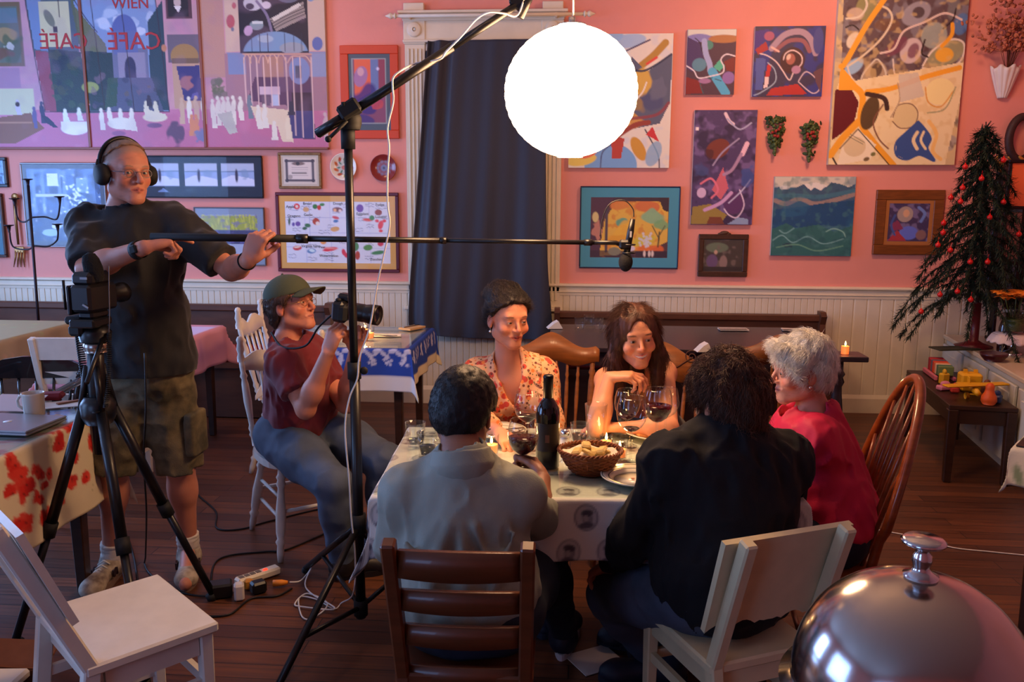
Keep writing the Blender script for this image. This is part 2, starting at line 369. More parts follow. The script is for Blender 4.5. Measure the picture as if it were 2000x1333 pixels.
# curtain: a dark blue cloth hanging over the window
cur_l = [(836, 80), (830, 150), (822, 260), (812, 400), (801, 540), (797, 620), (800, 648)]; cur_r = [(1066, 76), (1066, 200), (1067, 400), (1070, 520), (1076, 600), (1079, 640), (1080, 668)]
yc = yw-.14; nL = 70; nU = 120; L_ = spline([P(*q, yc) for q in cur_l], 12); R_ = spline([P(*q, yc) for q in cur_r], 12); n = len(L_)
G = np.zeros((nU, n, 3))
for i in range(nU):
    u = i/(nU-1)
    for j in range(n):
        v = j/(n-1); p = L_[j]*(1-u)+R_[j]*u
        f = .013*math.sin(u*17+1.5*math.sin(v*2.2)+.6)*(.25+.75*v)+.005*math.sin(u*41+v*5)*(.4+.6*v)+.02*v*math.sin(u*9+2)
        if u < .22: f += .028*math.sin((u/.22)*PI*3)*(1-u/.22*.5)
        p = p+V(0, f-.01, 0); p[2] -= .015*math.sin(u*PI*1.3+.3)*v; p[1] = min(p[1], yw-.108) if v < .12 else min(p[1], yw-.075)
        G[i, j] = p
c_ = MB().grid(G).build('curtain', mat('navy_curtain_cloth', (30, 33, 50), .55, bump=.001, bscale=240, sheen=.3), solid=.003)
tag(c_, 'long dark navy cloth curtain hung over the tall window between the picture walls', 'curtain')
# two added, unseen ceiling fixtures that brighten and warm the picture walls
for nm, lb, x, y in (('added_fill_fixture', 'added unseen fill light over the left picture wall', -2.3, 5.0), ('added_fill_fixture', 'added unseen fill light over the right picture wall', 1.6, 4.9)):
    t = thing(nm, lb, 'added fill light', (x, y, ROOM_H)); MB().box((0, 0, -.02), (.6, .6, .04), bev=.01).build('housing', m_white, t)
    MB().box((0, 0, -.05), (.5, .5, .03), bev=.01).build('diffuser', mat('fill_diffuser', (255, 210, 160), .5, emit=1.0), t)
# ================================================================== pictures on the wall
class Pic:
    """paints colours onto the vertices of a canvas grid; coordinates follow the picture's own layout"""
    def __init__(s, x0, y0, x1, y1, base, step=1.6):
        s.b = (x0, y0, x1, y1); s.nx = max(8, int((x1-x0)/step)); s.ny = max(8, int((y1-y0)/step))
        s.X, s.Y = np.meshgrid(np.linspace(x0, x1, s.nx+1), np.linspace(y0, y1, s.ny+1)); s.C = np.ones(s.X.shape+(3,))*lin(base)
    def put(s, m, col, a=1.):
        m = (m*a)[..., None]; s.C = s.C*(1-m)+lin(col)*m; return s
    def soft(s, d, w=1.): return np.clip(.5-d/w, 0, 1)
    def ell(s, cx, cy, rx, ry, col, ang=0, a=1., w=1.3):
        c, n = math.cos(math.radians(ang)), math.sin(math.radians(ang)); u = (s.X-cx)*c+(s.Y-cy)*n; v = -(s.X-cx)*n+(s.Y-cy)*c
        return s.put(s.soft((np.hypot(u/rx, v/ry)-1)*min(rx, ry), w), col, a)
    def rect(s, x0, y0, x1, y1, col, a=1., w=.8):
        d = np.maximum(np.maximum(x0-s.X, s.X-x1), np.maximum(y0-s.Y, s.Y-y1)); return s.put(s.soft(d, w), col, a)
    def poly(s, pts, col, a=1.):
        ins = np.zeros(s.X.shape, bool); n = len(pts)
        for i in range(n):
            (xa, ya), (xb, yb) = pts[i], pts[(i+1) % n]
            if ya == yb: continue
            c = ((ya > s.Y) != (yb > s.Y)) & (s.X < (xb-xa)*(s.Y-ya)/(yb-ya)+xa); ins ^= c
        return s.put(ins.astype(float), col, a)
    def line(s, pts, wd, col, a=1., curve=True, taper=False):
        p = np.array(pts, float)
        if curve and len(p) > 2: p = spline(np.c_[p, np.zeros(len(p))], 8)[:, :2]
        D = np.full(s.X.shape, 1e9)
        for (xa, ya), (xb, yb) in zip(p[:-1], p[1:]):
            m = (abs(s.X-(xa+xb)/2) < abs(xb-xa)/2+wd+3) & (abs(s.Y-(ya+yb)/2) < abs(yb-ya)/2+wd+3)
            if not m.any(): continue
            X, Y = s.X[m], s.Y[m]; L = (xb-xa)**2+(yb-ya)**2+1e-9; t = np.clip(((X-xa)*(xb-xa)+(Y-ya)*(yb-ya))/L, 0, 1)
            D[m] = np.minimum(D[m], np.hypot(X-xa-t*(xb-xa), Y-ya-t*(yb-ya)))
        return s.put(s.soft(D-wd/2, 1.2), col, a)
    def blob(s, cx, cy, r, col, a=1., seed=0, e=1., ang=0):
        c, n = math.cos(math.radians(ang)), math.sin(math.radians(ang)); u = (s.X-cx)*c+(s.Y-cy)*n; v = (-(s.X-cx)*n+(s.Y-cy)*c)/e
        nz = noise3(np.stack([s.X/r*1.3+seed, s.Y/r*1.3, s.X*0+seed], -1)); return s.put(s.soft(np.hypot(u, v)-r*(1+.45*nz), r*.25), col, a)
    def mottle(s, col, sc=12., a=.5, th=0., seed=0, sx=1., sy=1.):
        nz = noise3(np.stack([s.X/sc/sx+seed, s.Y/sc/sy, s.X*0+seed*1.7], -1))+.5*noise3(np.stack([s.X/sc/sx*2.1, s.Y/sc/sy*2.1+seed, s.X*0+3], -1))
        return s.put(np.clip((nz-th)*2.5, 0, 1), col, a)
    def grad(s, c0, c1, y0=None, y1=None, a=1.):
        y0 = s.b[1] if y0 is None else y0; y1 = s.b[3] if y1 is None else y1
        t = np.clip((s.Y-y0)/(y1-y0), 0, 1)[..., None]; g = lin(c0)*(1-t)+lin(c1)*t; m = ((s.Y >= y0-.1) & (s.Y <= y1+.1))[..., None]*a
        s.C = s.C*(1-m)+g*m; return s
    def canvas(s, name, R, y, parent, gain=1.3, material=None):
        """R = world rect (xa, za, xb, zb) top-left to bottom-right of the canvas plane at depth y"""
        xa, za, xb, zb = R; G = np.zeros((s.ny+1, s.nx+1, 3)); u = (s.X-s.b[0])/(s.b[2]-s.b[0]); v = (s.Y-s.b[1])/(s.b[3]-s.b[1])
        G[..., 0] = xa+(xb-xa)*u; G[..., 1] = y; G[..., 2] = za+(zb-za)*v
        b = MB().grid(G.transpose(1, 0, 2), False); col = np.clip(s.C*gain, 0, .92).transpose(1, 0, 2).reshape(-1, 3)
        return b.build(name, material or m_paint, parent, True, colors=col)
m_paint = mat('painted_canvas', rough=.5, attr=True, bump=.0012, bscale=160)
m_print = mat('printed_paper', rough=.6, attr=True)
m_glaz = glass_mat('picture_glass', refl=1.2)
m_edge = mat('canvas_edge', (205, 195, 178), .8)
def wrect(x0, y0, x1, y1, y):
    xa = P(x0, (y0+y1)/2, y)[0]; xb = P(x1, (y0+y1)/2, y)[0]; za = P((x0+x1)/2, y0, y)[2]; zb = P((x0+x1)/2, y1, y)[2]; return xa, za, xb, zb
WY = ROOM_B
def frame_ring(R, w, y0, y1, bev=.004):
    """ring of four bars of width w outside-in, from depth y0 (front) to y1 (back)"""
    xa, za, xb, zb = R; b = MB(); d = y1-y0
    b.box((xa+w/2, (y0+y1)/2, (za+zb)/2), (w, d, za-zb-2*w), bev=bev); b.box((xb-w/2, (y0+y1)/2, (za+zb)/2), (w, d, za-zb-2*w), bev=bev)
    b.box(((xa+xb)/2, (y0+y1)/2, za-w/2), (xb-xa, d, w), bev=bev); b.box(((xa+xb)/2, (y0+y1)/2, zb+w/2), (xb-xa, d, w), bev=bev); return b
def art(name, label, cat, px, th=.03, frame=None, matw=None, pic=None, glass=False, gain=1.3, group='pictures hung on the back wall', lip=0):
    """px: photo bounds; frame=(width px, material), matw=(width px, colour)"""
    x0, y0, x1, y1 = px; yf = WY-th; R = wrect(x0, y0, x1, y1, yf); s = (R[2]-R[0])/(x1-x0)
    t = thing(name, label, cat, ((R[0]+R[2])/2, WY-.001, R[3]), 0, group)
    if frame:
        w = frame[0]*s; frame_ring(R, w, yf, WY-.002).build('frame', frame[1], t, True)
        I = (R[0]+w, R[1]-w, R[2]-w, R[3]+w); yc = yf+.008
        MB().box(((I[0]+I[2])/2, (yc+WY)/2+.002, (I[1]+I[3])/2), (I[2]-I[0]+.002, WY-yc-.008, I[1]-I[3]+.002)).build('backing', m_edge, t, True)
    else:
        I = R; yc = yf-.001
        MB().box(((I[0]+I[2])/2, (yf+WY)/2, (I[1]+I[3])/2), (I[2]-I[0], th-.002, I[1]-I[3])).build('stretcher', m_edge, t, True)
    if matw:
        w2 = matw[0]*s; frame_ring(I, w2, yc-.001, yc+.002, 0.).build('mat_board', mat('mat_%02x%02x%02x' % matw[1], matw[1], .85, gain=1.25), t, True)
        I = (I[0]+w2, I[1]-w2, I[2]-w2, I[3]+w2); yc = yc+.0005
    if pic is not None: pic.canvas('canvas', I, yc, t, gain)
    if glass:
        w = frame[0]*s; MB().box(((R[0]+R[2])/2, yf+.004, (R[1]+R[3])/2), (R[2]-R[0]-2*w+.004, .002, R[1]-R[3]-2*w+.004)).build('glass', m_glaz, t, True)
    return t, I, yc
rnd = random.Random(3)
# ---- the large mural of a cafe scene in three panels (left) -----------------
MUR = (-40, -20, 637, 288)
p = Pic(*MUR, (196, 132, 142), 1.7)
p.grad((190, 140, 150), (200, 128, 150), -20, 210); p.mottle((214, 160, 150), 45, .5, .0, 2); p.mottle((168, 120, 160), 60, .45, .1, 9)
p.rect(-40, 212, 640, 290, (196, 92, 138)); p.mottle((214, 120, 160), 30, .35, .2, 4)
p.rect(-40, 0, 52, 125, (120, 96, 60)); p.rect(-40, 8, 46, 118, (96, 112, 96)); p.grad((70, 110, 130), (190, 150, 70), 8, 75, 0)
p.rect(-40, 12, 44, 40, (84, 122, 136)); p.mottle((170, 140, 66), 14, .0, .1, 5); p.blob(10, 62, 26, (176, 140, 70), .8, 1, .6); p.blob(30, 90, 22, (64, 96, 60), .8, 2); p.blob(5, 100, 22, (120, 70, 40), .8, 7, .5); p.blob(24, 86, 8, (200, 200, 190), .8, 3)
p.rect(-40, 128, 40, 168, (150, 110, 150), .7); p.rect(-40, 170, 64, 222, (196, 196, 150)); p.mottle((214, 170, 170), 6, 0, .3, 8)
# left arched window with poster
p.poly([(62, -20), (156, -20), (168, 200), (200, 220), (106, 218), (72, 100)], (74, 94, 110)); p.poly([(64, -20), (92, -20), (100, 96), (74, 92)], (96, 130, 180)); p.mottle((150, 180, 215), 16, 0, .2, 6)
p.rect(89, 0, 148, 88, (206, 196, 140)); p.ell(108, 32, 8, 18, (120, 120, 96), -25); p.rect(114, 48, 122, 60, (50, 40, 44)); p.poly([(74, 94), (100, 98), (108, 216), (84, 214)], (150, 50, 80))
p.poly([(100, 92), (165, 98), (172, 216), (108, 216)], (44, 66, 70)); 
for k in range(26): p.blob(rnd.uniform(104, 168), rnd.uniform(100, 210), rnd.uniform(5, 11), rnd.choice([(36, 74, 66), (60, 90, 70), (70, 80, 60), (34, 50, 70)]), .7, k)
p.poly([(150, -20), (170, -20), (184, 96), (164, 96)], (90, 100, 70))
# big arch with dome and sky
p.poly([(158, 0), (178, -20), (316, -20), (330, 215), (205, 217), (172, 96)], (112, 146, 196)); p.mottle((200, 214, 232), 15, 0, .2, 1)
for k in range(14): p.blob(rnd.uniform(190, 310), rnd.uniform(0, 60), rnd.uniform(8, 16), rnd.choice([(176, 196, 224), (206, 214, 230), (140, 168, 206)]), .7, k+30, .7)
p.poly([(160, 10), (215, 84), (220, 200), (172, 200)], (106, 110, 70)); p.poly([(300, 40), (330, 0), (330, 214), (296, 214)], (40, 70, 86))
p.poly([(166, 96), (230, 100), (232, 215), (176, 214)], (40, 62, 66)); p.rect(226, 92, 296, 214, (104, 106, 140))
p.ell(253, 62, 25, 36, (72, 92, 166)); p.rect(229, 58, 277, 104, (86, 98, 160)); p.rect(236, 100, 290, 150, (140, 130, 158)); p.ell(260, 130, 11, 22, (50, 44, 86)); p.rect(249, 130, 271, 155, (50, 44, 86))
p.mottle((60, 66, 106), 12, .0, .1, 11); p.poly([(228, 150), (300, 150), (320, 215), (206, 215)], (78, 84, 118)); p.poly([(214, 150), (234, 150), (228, 205), (204, 210)], (50, 84, 66)); p.ell(178, 168, 17, 11, (150, 160, 60))
for k in range(22): p.blob(rnd.uniform(180, 322), rnd.uniform(145, 208), rnd.uniform(3, 8), rnd.choice([(44, 60, 70), (60, 60, 90), (110, 90, 70), (40, 84, 74), (120, 90, 110)]), .6, k+60)
for x in (196, 254): p.line([(x-6, -20), (x+2, 110), (x+8, 215)], 1.6, (60, 40, 44))
for pts in ([(62, -20), (72, 100), (84, 214)], [(316, -20), (324, 100), (331, 216)], [(84, 216), (331, 217)], [(150, -20), (178, 30), (200, 60)], [(128, -20), (128, 30)]): p.line(pts, 1.8, (60, 40, 60))
# column with portrait, niche, banner
p.rect(336, -20, 386, 36, (90, 50, 60)); p.rect(340, -20, 380, 32, (44, 34, 40)); p.ell(359, 4, 7, 9, (196, 170, 160)); p.poly([(352, 12), (366, 12), (360, 24)], (220, 214, 210))
p.rect(335, 66, 396, 120, (106, 92, 110)); p.ell(367, 108, 27, 24, (168, 124, 40)); p.rect(342, 112, 394, 122, (120, 90, 60)); p.rect(342, 122, 398, 210, (196, 150, 110))
p.poly([(350, 128), (394, 126), (398, 196), (362, 196)], (52, 44, 120)); p.blob(368, 160, 12, (196, 110, 90), .7, 5); p.blob(384, 186, 8, (90, 80, 170), .8, 6)
p.rect(396, -20, 446, 150, (190, 136, 116)); p.mottle((210, 110, 90), 20, 0, .1, 14); p.ell(328, 92, 5, 7, (200, 120, 60))
# right third: poster of newspaper reader is lettering-free shapes, pale column, arcade
p.rect(448, -20, 640, 100, (206, 176, 150)); p.ell(459, 42, 8, 13, (186, 60, 80)); p.ell(467, 12, 4, 6, (190, 70, 84)); p.ell(622, 86, 10, 13, (70, 100, 180)); p.ell(612, -4, 8, 10, (90, 140, 200)); p.ell(462, 57, 3, 4, (110, 110, 140))
p.rect(475, -20, 606, 103, (26, 24, 46)); p.ell(503, 8, 18, 14, (190, 196, 206)); p.ell(497, 14, 8, 6, (40, 40, 60)); p.ell(528, 12, 9, 7, (206, 200, 214)); p.ell(508, 50, 13, 9, (120, 150, 160)); p.rect(500, 42, 520, 47, (190, 206, 206)); p.ell(492, 60, 8, 10, (190, 150, 196), 20)
p.poly([(534, 38), (598, 6), (602, 36), (545, 62)], (150, 140, 130))
for k in range(4): p.line([(536+k*2, 42+k*5), (566, 26+k*6), (600, 12+k*6)], 1.6, (40, 36, 50))
p.poly([(538, 36), (590, 8), (594, 14), (541, 43)], (206, 206, 190)); p.line([(510, 4), (528, 30), (536, 60)], 5, (120, 110, 150)); p.ell(570, -6, 22, 14, (90, 100, 130))
p.ell(542, 106, 62, 44, (96, 150, 196)); p.rect(448, 102, 640, 145, (112, 140, 186)); p.rect(475, 100, 606, 103, (30, 30, 50)); p.ell(524, 76, 15, 7, (150, 186, 206)); p.ell(574, 94, 24, 11, (140, 156, 170))
for x in (497, 513, 528, 560, 578, 592): p.line([(x, 66), (x, 100)], 1.4, (30, 40, 66), 1, False)
p.rect(444, 103, 640, 215, (168, 116, 130)); p.rect(450, 104, 484, 144, (110, 134, 184)); p.rect(608, 104, 640, 150, (130, 146, 188)); p.rect(484, 106, 610, 175, (150, 110, 130)); p.poly([(500, 150), (610, 150), (612, 272), (566, 270), (560, 205), (484, 195)], (96, 54, 90))
p.rect(508, 168, 548, 184, (206, 176, 190)); p.rect(530, 184, 546, 206, (170, 190, 220)); p.rect(512, 186, 528, 206, (110, 80, 100)); p.rect(570, 180, 608, 216, (70, 40, 56)); p.rect(564, 216, 610, 270, (62, 54, 120)); p.mottle((110, 90, 140), 14, 0, .2, 8)
p.ell(586, 138, 20, 26, (110, 134, 190)); p.rect(578, 128, 590, 152, (80, 84, 110)); p.rect(516, 110, 556, 150, (190, 130, 84), .7)
for x, y1 in ((481, 200), (492, 204), (505, 206), (518, 208), (531, 206), (544, 204), (561, 240), (574, 264), (588, 268), (609, 268)): p.line([(x, 112), (x+1, y1)], 2.0, (230, 190, 176), 1, False)
for cx, r in ((487, 7), (499, 7), (518, 9), (536, 9), (552, 9), (586, 22)): p.line([(cx-r, 122), (cx-r*.6, 110), (cx, 105 if r < 12 else 110), (cx+r*.6, 110), (cx+r, 122)], 1.8, (224, 170, 130))
p.line([(480, 105), (610, 106)], 2.5, (214, 160, 120))
# tree, people
for k in range(9): p.blob(430+rnd.uniform(-11, 11), 172+rnd.uniform(-16, 18), 7, (98, 110, 70), .8, k)
def figs(x, y, n, w, col, col2=None, h=34):
    for k in range(n):
        fx = x+k*w/max(n-1, 1) if n > 1 else x; fy = y+rnd.uniform(-4, 4); c = col if rnd.random() < .7 or not col2 else col2
        p.ell(fx, fy-h*.42, 3.4, 4.2, c); p.ell(fx, fy-h*.12, 5, h*.26, c, rnd.uniform(-12, 12)); p.poly([(fx-4, fy), (fx+5, fy), (fx+rnd.uniform(4, 9), fy+h*.45), (fx+rnd.uniform(-8, -2), fy+h*.45)], c)
CR1, CR2 = (222, 220, 196), (190, 200, 180)
p.ell(141, 250, 28, 13, (226, 226, 226)); figs(124, 226, 2, 28, (214, 226, 214), h=26); p.rect(114, 236, 168, 252, (226, 226, 226))
figs(196, 236, 1, 0, CR1, h=46); figs(212, 226, 3, 44, CR1, h=26); p.ell(234, 240, 27, 12, CR1); p.poly([(210, 240), (262, 232), (266, 256), (240, 252)], CR1); p.ell(228, 260, 14, 5, (150, 76, 130))
figs(286, 212, 2, 18, (214, 210, 170), h=22); p.ell(302, 228, 24, 9, (222, 214, 170)); p.poly([(280, 210), (324, 222), (322, 232), (284, 232)], (214, 210, 176)); p.ell(300, 244, 15, 5, (120, 70, 120)); figs(292, 196, 1, 0, (60, 50, 70), h=20)
figs(356, 214, 4, 42, CR1, (206, 170, 130), 56); figs(374, 244, 2, 8, (224, 130, 60), (220, 190, 130), 44); p.blob(342, 262, 14, (84, 64, 96), .9, 2, 1.5); p.blob(388, 266, 9, (100, 120, 170), .9, 3, 1.4)
figs(416, 218, 5, 40, CR1, CR2, 62); p.poly([(424, 222), (452, 216), (462, 258), (446, 262)], (186, 190, 170)); figs(470, 212, 2, 18, CR1, (110, 130, 140), 50)
p.poly([(490, 206), (562, 214), (570, 278), (548, 276), (540, 246), (500, 238)], (224, 204, 160)); figs(504, 226, 2, 12, CR1, h=50); figs(534, 258, 1, 0, CR1, h=40); figs(560, 252, 1, 0, (228, 214, 170), h=46)
figs(568, 214, 1, 0, (60, 50, 70), h=26); figs(632, 244, 1, 0, (200, 170, 170), h=60)
p.poly([(-40, 232), (54, 218), (80, 250), (20, 280), (-40, 282)], (140, 86, 60)); p.rect(-40, 236, 56, 240, (180, 120, 80)); figs(30, 212, 1, 0, (190, 180, 200), h=30); p.ell(30, 201, 4.5, 5, (50, 34, 34))
figs(78, 222, 1, 0, (50, 56, 96), h=46); p.poly([(74, 222), (88, 226), (108, 248), (98, 248), (84, 238)], (44, 50, 84)); figs(62, 232, 1, 0, (90, 80, 140), h=46); p.mottle((150, 110, 150), 40, .18, .1, 21)
p.C = p.C*.72+p.C.mean(-1, keepdims=True)*.28
mural, I, yc = art('mural_painting', 'wide three-panel painting of a cafe full of pale figures, high on the left', 'painting', MUR, .035, pic=p, gain=1.1)
for xs, ys in (((157, 16), (180, 288)), ((392.5, 0), (406, 288))):
    a = P(xs[0], -20, WY-.05)[0]; bq = P(xs[1], 288, WY-.05)[0]; xm = P(ys[0], 288, WY-.05)[0]
    MB().box((xm-.02, WY-.04, (I[1]+I[3])/2), (.022, .012, I[1]-I[3]), bev=.003).build('panel_molding', mat('mural_molding', (140, 84, 70), .5), mural, True)
MB().box(((I[0]+I[2])/2, WY-.03, I[3]-.008), (I[2]-I[0], .05, .016), bev=.003).build('bottom_molding', mat('mural_molding'), mural, True)
def wall_M(px, py, y): q = P(px, py, y); return Matrix(((1, 0, 0, q[0]), (0, 0, -1, q[1]), (0, 1, 0, q[2]), (0, 0, 0, 1)))
m_redink = mat('red_letter_paint', (176, 52, 56), .6); m_pale_ink = mat('pale_letter_paint', (214, 196, 190), .6)
S = (P(1100, 300, WY)[0]-P(1000, 300, WY)[0])/100
for txt, px, py, sz, mir in (('WIEN', 254, 7, 22, False), ('CAFÉ', 262, 82, 35, True), ('CAFÉ', 124, 82, 32, True)):
    text_mesh(txt, sz*S*1.35, wall_M(px, py, yc-.002), 'lettering', m_redink, mural, mirror=mir)
# ---- smaller pictures, left half ---------------------------------------------
fr_black = mat('black_picture_frame', (24, 26, 34), .35); fr_pewter = mat('pewter_picture_frame', (120, 120, 126), .35, metal=.6); fr_gold = mat('worn_gold_frame', (150, 112, 66), .45, metal=.3, var=.3, vscale=40)
fr_maroon = mat('maroon_picture_frame', (92, 24, 36), .3); fr_brown = mat('dark_brown_frame', (74, 44, 30), .45, var=.3, vscale=30); fr_red = mat('orange_red_frame', (206, 74, 44), .5)
p = Pic(682, 101, 757, 262, (70, 84, 96)); p.rect(690, 112, 748, 246, (120, 70, 96)); p.poly([(692, 112), (730, 112), (724, 180), (692, 200)], (206, 96, 66)); p.ell(704, 148, 12, 22, (150, 110, 150), 10); p.ell(704, 138, 6, 9, (190, 150, 160)); p.rect(722, 112, 736, 190, (96, 116, 160)); p.rect(736, 112, 748, 190, (130, 60, 80)); p.blob(712, 200, 26, (50, 40, 110), .9, 4, 1.1); p.blob(732, 206, 12, (186, 70, 66), .7, 5); p.blob(706, 236, 20, (60, 50, 110), .9, 7, .6); p.ell(735, 132, 2.5, 3.5, (190, 190, 220)); p.line([(689, 111), (749, 111), (749, 247), (689, 247), (689, 111)], 2, (140, 150, 150), 1, False)
art('framed_painting', 'small upright painting of a seated figure in a broad orange-red frame, left of the curtain', 'painting', (665, 88, 778, 271), .03, (16, fr_red), None, p)
p = Pic(44, 320, 204, 481, (70, 90, 120)); p.grad((90, 120, 170), (60, 80, 110)); p.mottle((50, 60, 86), 14, .7, .1, 3)  # street reflected in the glass, painted into the picture's colours
for x in (52, 74, 110, 122): p.rect(x, 322, x+8, 420, (120, 146, 190), .7)
p.rect(88, 330, 112, 358, (206, 214, 224)); p.rect(152, 340, 178, 372, (120, 150, 190)); p.mottle((40, 50, 70), 6, .5, .3, 8)
for k in range(60): p.ell(rnd.gauss(152, 14), rnd.gauss(384, 20), rnd.uniform(1.5, 3.5), rnd.uniform(1.5, 3.5), (214, 226, 240), 0, .9)
p.rect(60, 376, 130, 382, (180, 190, 200)); p.rect(70, 420, 190, 480, (70, 90, 120)); p.mottle((206, 220, 236), 7, .6, .5, 5); p.ell(86, 462, 18, 8, (150, 180, 200)); p.ell(100, 448, 10, 6, (200, 210, 220)); p.ell(158, 460, 22, 10, (190, 206, 226))
art('framed_photograph', 'large framed photograph with a blue street reflection painted in, behind the wrought iron candelabra', 'photograph', (45, 318, 208, 483), .03, (3, fr_pewter), (8, (90, 100, 112)), p, True)
p = Pic(232, 306, 511, 385, (26, 30, 46))
for k, x in enumerate((288, 363, 435)):
    p.rect(x-2, 319, x+62, 364, (150, 170, 206)); p.rect(x-2, 319, x+62, 334, (176, 186, 206)); p.line([(x-2, 335), (x+62, 334)], 2, (96, 120, 150)); p.poly([(x-2, 350), (x+18, 342), (x+34, 344), (x+62, 350), (x+62, 364), (x-2, 364)], (206, 212, 230)); p.ell(x+24+2*k, 343, 3, 13, (60, 50, 70)); p.blob(x+44, 340, 8, (120, 146, 176), .6, k)
p.poly([(305, 376), (318, 368), (330, 377)], (110, 130, 170)); p.rect(362, 370, 378, 374, (60, 80, 100))
art('framed_photograph', 'long black mount with a row of three wedding photographs by the sea', 'photograph', (288-58, 304, 512, 387), .03, (2.5, fr_black), None, p, True, gain=1.15)
p = Pic(552, 304, 624, 364, (196, 186, 170)); p.rect(558, 310, 618, 358, (90, 84, 88)); p.rect(563, 315, 613, 353, (206, 196, 184)); p.ell(585, 318, 14, 4, (120, 104, 96)); p.ell(584, 318, 4, 4, (60, 60, 60))
for k in range(5): p.rect(571, 326+k*4.6, 605, 327+k*4.6, (150, 140, 140), .8)
p.rect(571, 338, 602, 341, (96, 90, 86)); p.ell(564+3, 348, 5, 5, (160, 150, 140))
for c in ((560, 312), (616, 312), (560, 356), (616, 356)): p.ell(*c, 4, 4, (70, 66, 72))
art('framed_certificate', 'framed certificate with ornate border, above the food sampler', 'certificate', (543, 298, 627, 369), .025, (5, fr_gold), (4, (186, 178, 160)), p, True)
# food sampler with lettering
p = Pic(556, 392, 762, 516, (206, 210, 226))
for x in (595, 604, 645, 690, 722): p.line([(x, 392), (x+1, 516)], .8, (150, 160, 186), .8, False)
for y in (424, 454, 484): p.line([(556, y), (762, y+1)], .8, (150, 160, 186), .8, False)
def ink(x, y, w, n=3):
    for k in range(n): p.line([(x+i*w/6, y+k*5+rnd.uniform(-1.4, 1.4)) for i in range(7)], 1, (90, 100, 110), .8)
for x, y in ((566, 404), (588, 402), (672, 398), (715, 396), (735, 400), (560, 424), (570, 446), (606, 424), (622, 450), (640, 440), (700, 424), (716, 438), (746, 420), (560, 500), (598, 480), (598, 506), (632, 496), (632, 506), (662, 470), (690, 446), (712, 502), (716, 474), (738, 466), (650, 410)): ink(x, y, rnd.uniform(12, 22), 2)
for a in ((580, 402, 6, 6, (206, 50, 50)), (580, 402, 3, 3, (230, 200, 190)), (598, 408, 6, 5, (200, 160, 110)), (616, 402, 5, 5, (60, 120, 60)), (624, 404, 4, 5, (190, 60, 50)), (630, 398, 5, 3, (70, 130, 66)), (660, 408, 10, 5, (120, 70, 60)), (655, 409, 3, 3, (230, 170, 120)), (665, 410, 3, 3, (220, 200, 190)), (704, 405, 7, 8, (110, 70, 150)), (740, 413, 7, 6, (140, 66, 46)), (564, 432, 2, 8, (50, 80, 50)), (572, 438, 3, 4, (100, 80, 150)), (581, 437, 5, 5, (110, 80, 150)), (600, 440, 6, 4, (60, 110, 70)), (594, 446, 5, 3, (60, 100, 70)), (617, 432, 7, 7, (170, 70, 50)), (620, 436, 4, 4, (230, 210, 200)), (656, 424, 7, 3, (190, 60, 60)), (656, 431, 5, 3, (70, 110, 160)), (654, 447, 9, 5, (200, 150, 70)), (719, 428, 10, 3, (206, 80, 60)), (727, 424, 5, 5, (70, 130, 70)), (744, 438, 5, 9, (214, 56, 56)), (737, 430, 4, 3, (214, 56, 56)), (751, 430, 4, 3, (214, 56, 56)), (744, 450, 4, 3, (214, 56, 56)), (578, 486, 9, 5, (190, 66, 66)), (578, 484, 7, 2, (230, 200, 180)), (606, 492, 9, 5, (90, 130, 170)), (607, 491, 6, 3, (200, 220, 230)), (643, 488, 15, 4, (206, 56, 66)), (643, 486, 14, 2, (230, 130, 120)), (630, 474, 6, 4, (220, 150, 80)), (598, 470, 6, 4, (190, 120, 70)), (670, 494, 4, 7, (200, 60, 76)), (675, 500, 4, 5, (200, 60, 76)), (694, 482, 6, 9, (80, 130, 80)), (697, 500, 5, 9, (170, 70, 50)), (718, 484, 9, 6, (90, 140, 76)), (738, 494, 14, 4, (70, 130, 80)), (743, 476, 6, 5, (190, 60, 80))): p.ell(*a[:4], a[4], rnd.uniform(-15, 15))
sampler, I, yc = art('food_sampler', 'framed illustrated sampler of foods on white with a yellow mat and maroon frame', 'framed print', (540, 376, 779, 532), .03, (6.5, fr_maroon), (11, (206, 160, 90)), p, True)
for txt, px, py in (('Apple', 567, 404), ('Bread', 600, 398), ('Dough', 660, 398), ('Eggplant', 708, 418), ('Oregano', 574, 422), ('Lobster', 744, 424), ('Watermelon', 642, 500), ('Virginia ham', 606, 481), ('Zucchini', 735, 507), ('Fudge', 742, 400), ('Pear', 629, 483), ('Garlic', 602, 420)):
    text_mesh(txt, 7.5*S, wall_M(px, py, yc-.0015), 'lettering', mat('sampler_ink', (70, 84, 96), .6), sampler, depth=.0002)
p = Pic(398, 420, 500, 510, (150, 160, 170)); p.rect(398, 423, 500, 452, (150, 158, 60)); p.mottle((190, 190, 70), 6, .8, .1, 4, .4, 2); p.mottle((96, 96, 96), 5, .6, .5, 6, .4, 1); p.rect(398, 452, 500, 480, (60, 60, 96)); p.mottle((100, 90, 150), 6, .6, .2, 9); p.rect(398, 480, 500, 510, (156, 166, 186))
art('framed_watercolour', 'framed yellow and violet watercolour, partly behind the boom pole hands', 'painting', (380, 405, 517, 519), .028, (2.5, fr_pewter), (11, (128, 142, 160)), p, True)
art('framed_picture', 'small framed blue picture at the left photo edge, level with the painted street reflection', 'picture', (-30, 307, 12, 366), .03, (6, fr_black), None, Pic(-25, 313, 7, 360, (120, 160, 200)).mottle((60, 80, 110), 9, .8, .1, 2), True)
art('framed_picture', 'narrow dark framed teal picture at the left photo edge, below a smaller blue one', 'picture', (-30, 378, 7, 503), .03, (5, fr_brown), None, Pic(-25, 384, 3, 497, (60, 110, 130)).mottle((150, 150, 130), 12, .7, .2, 5), True)
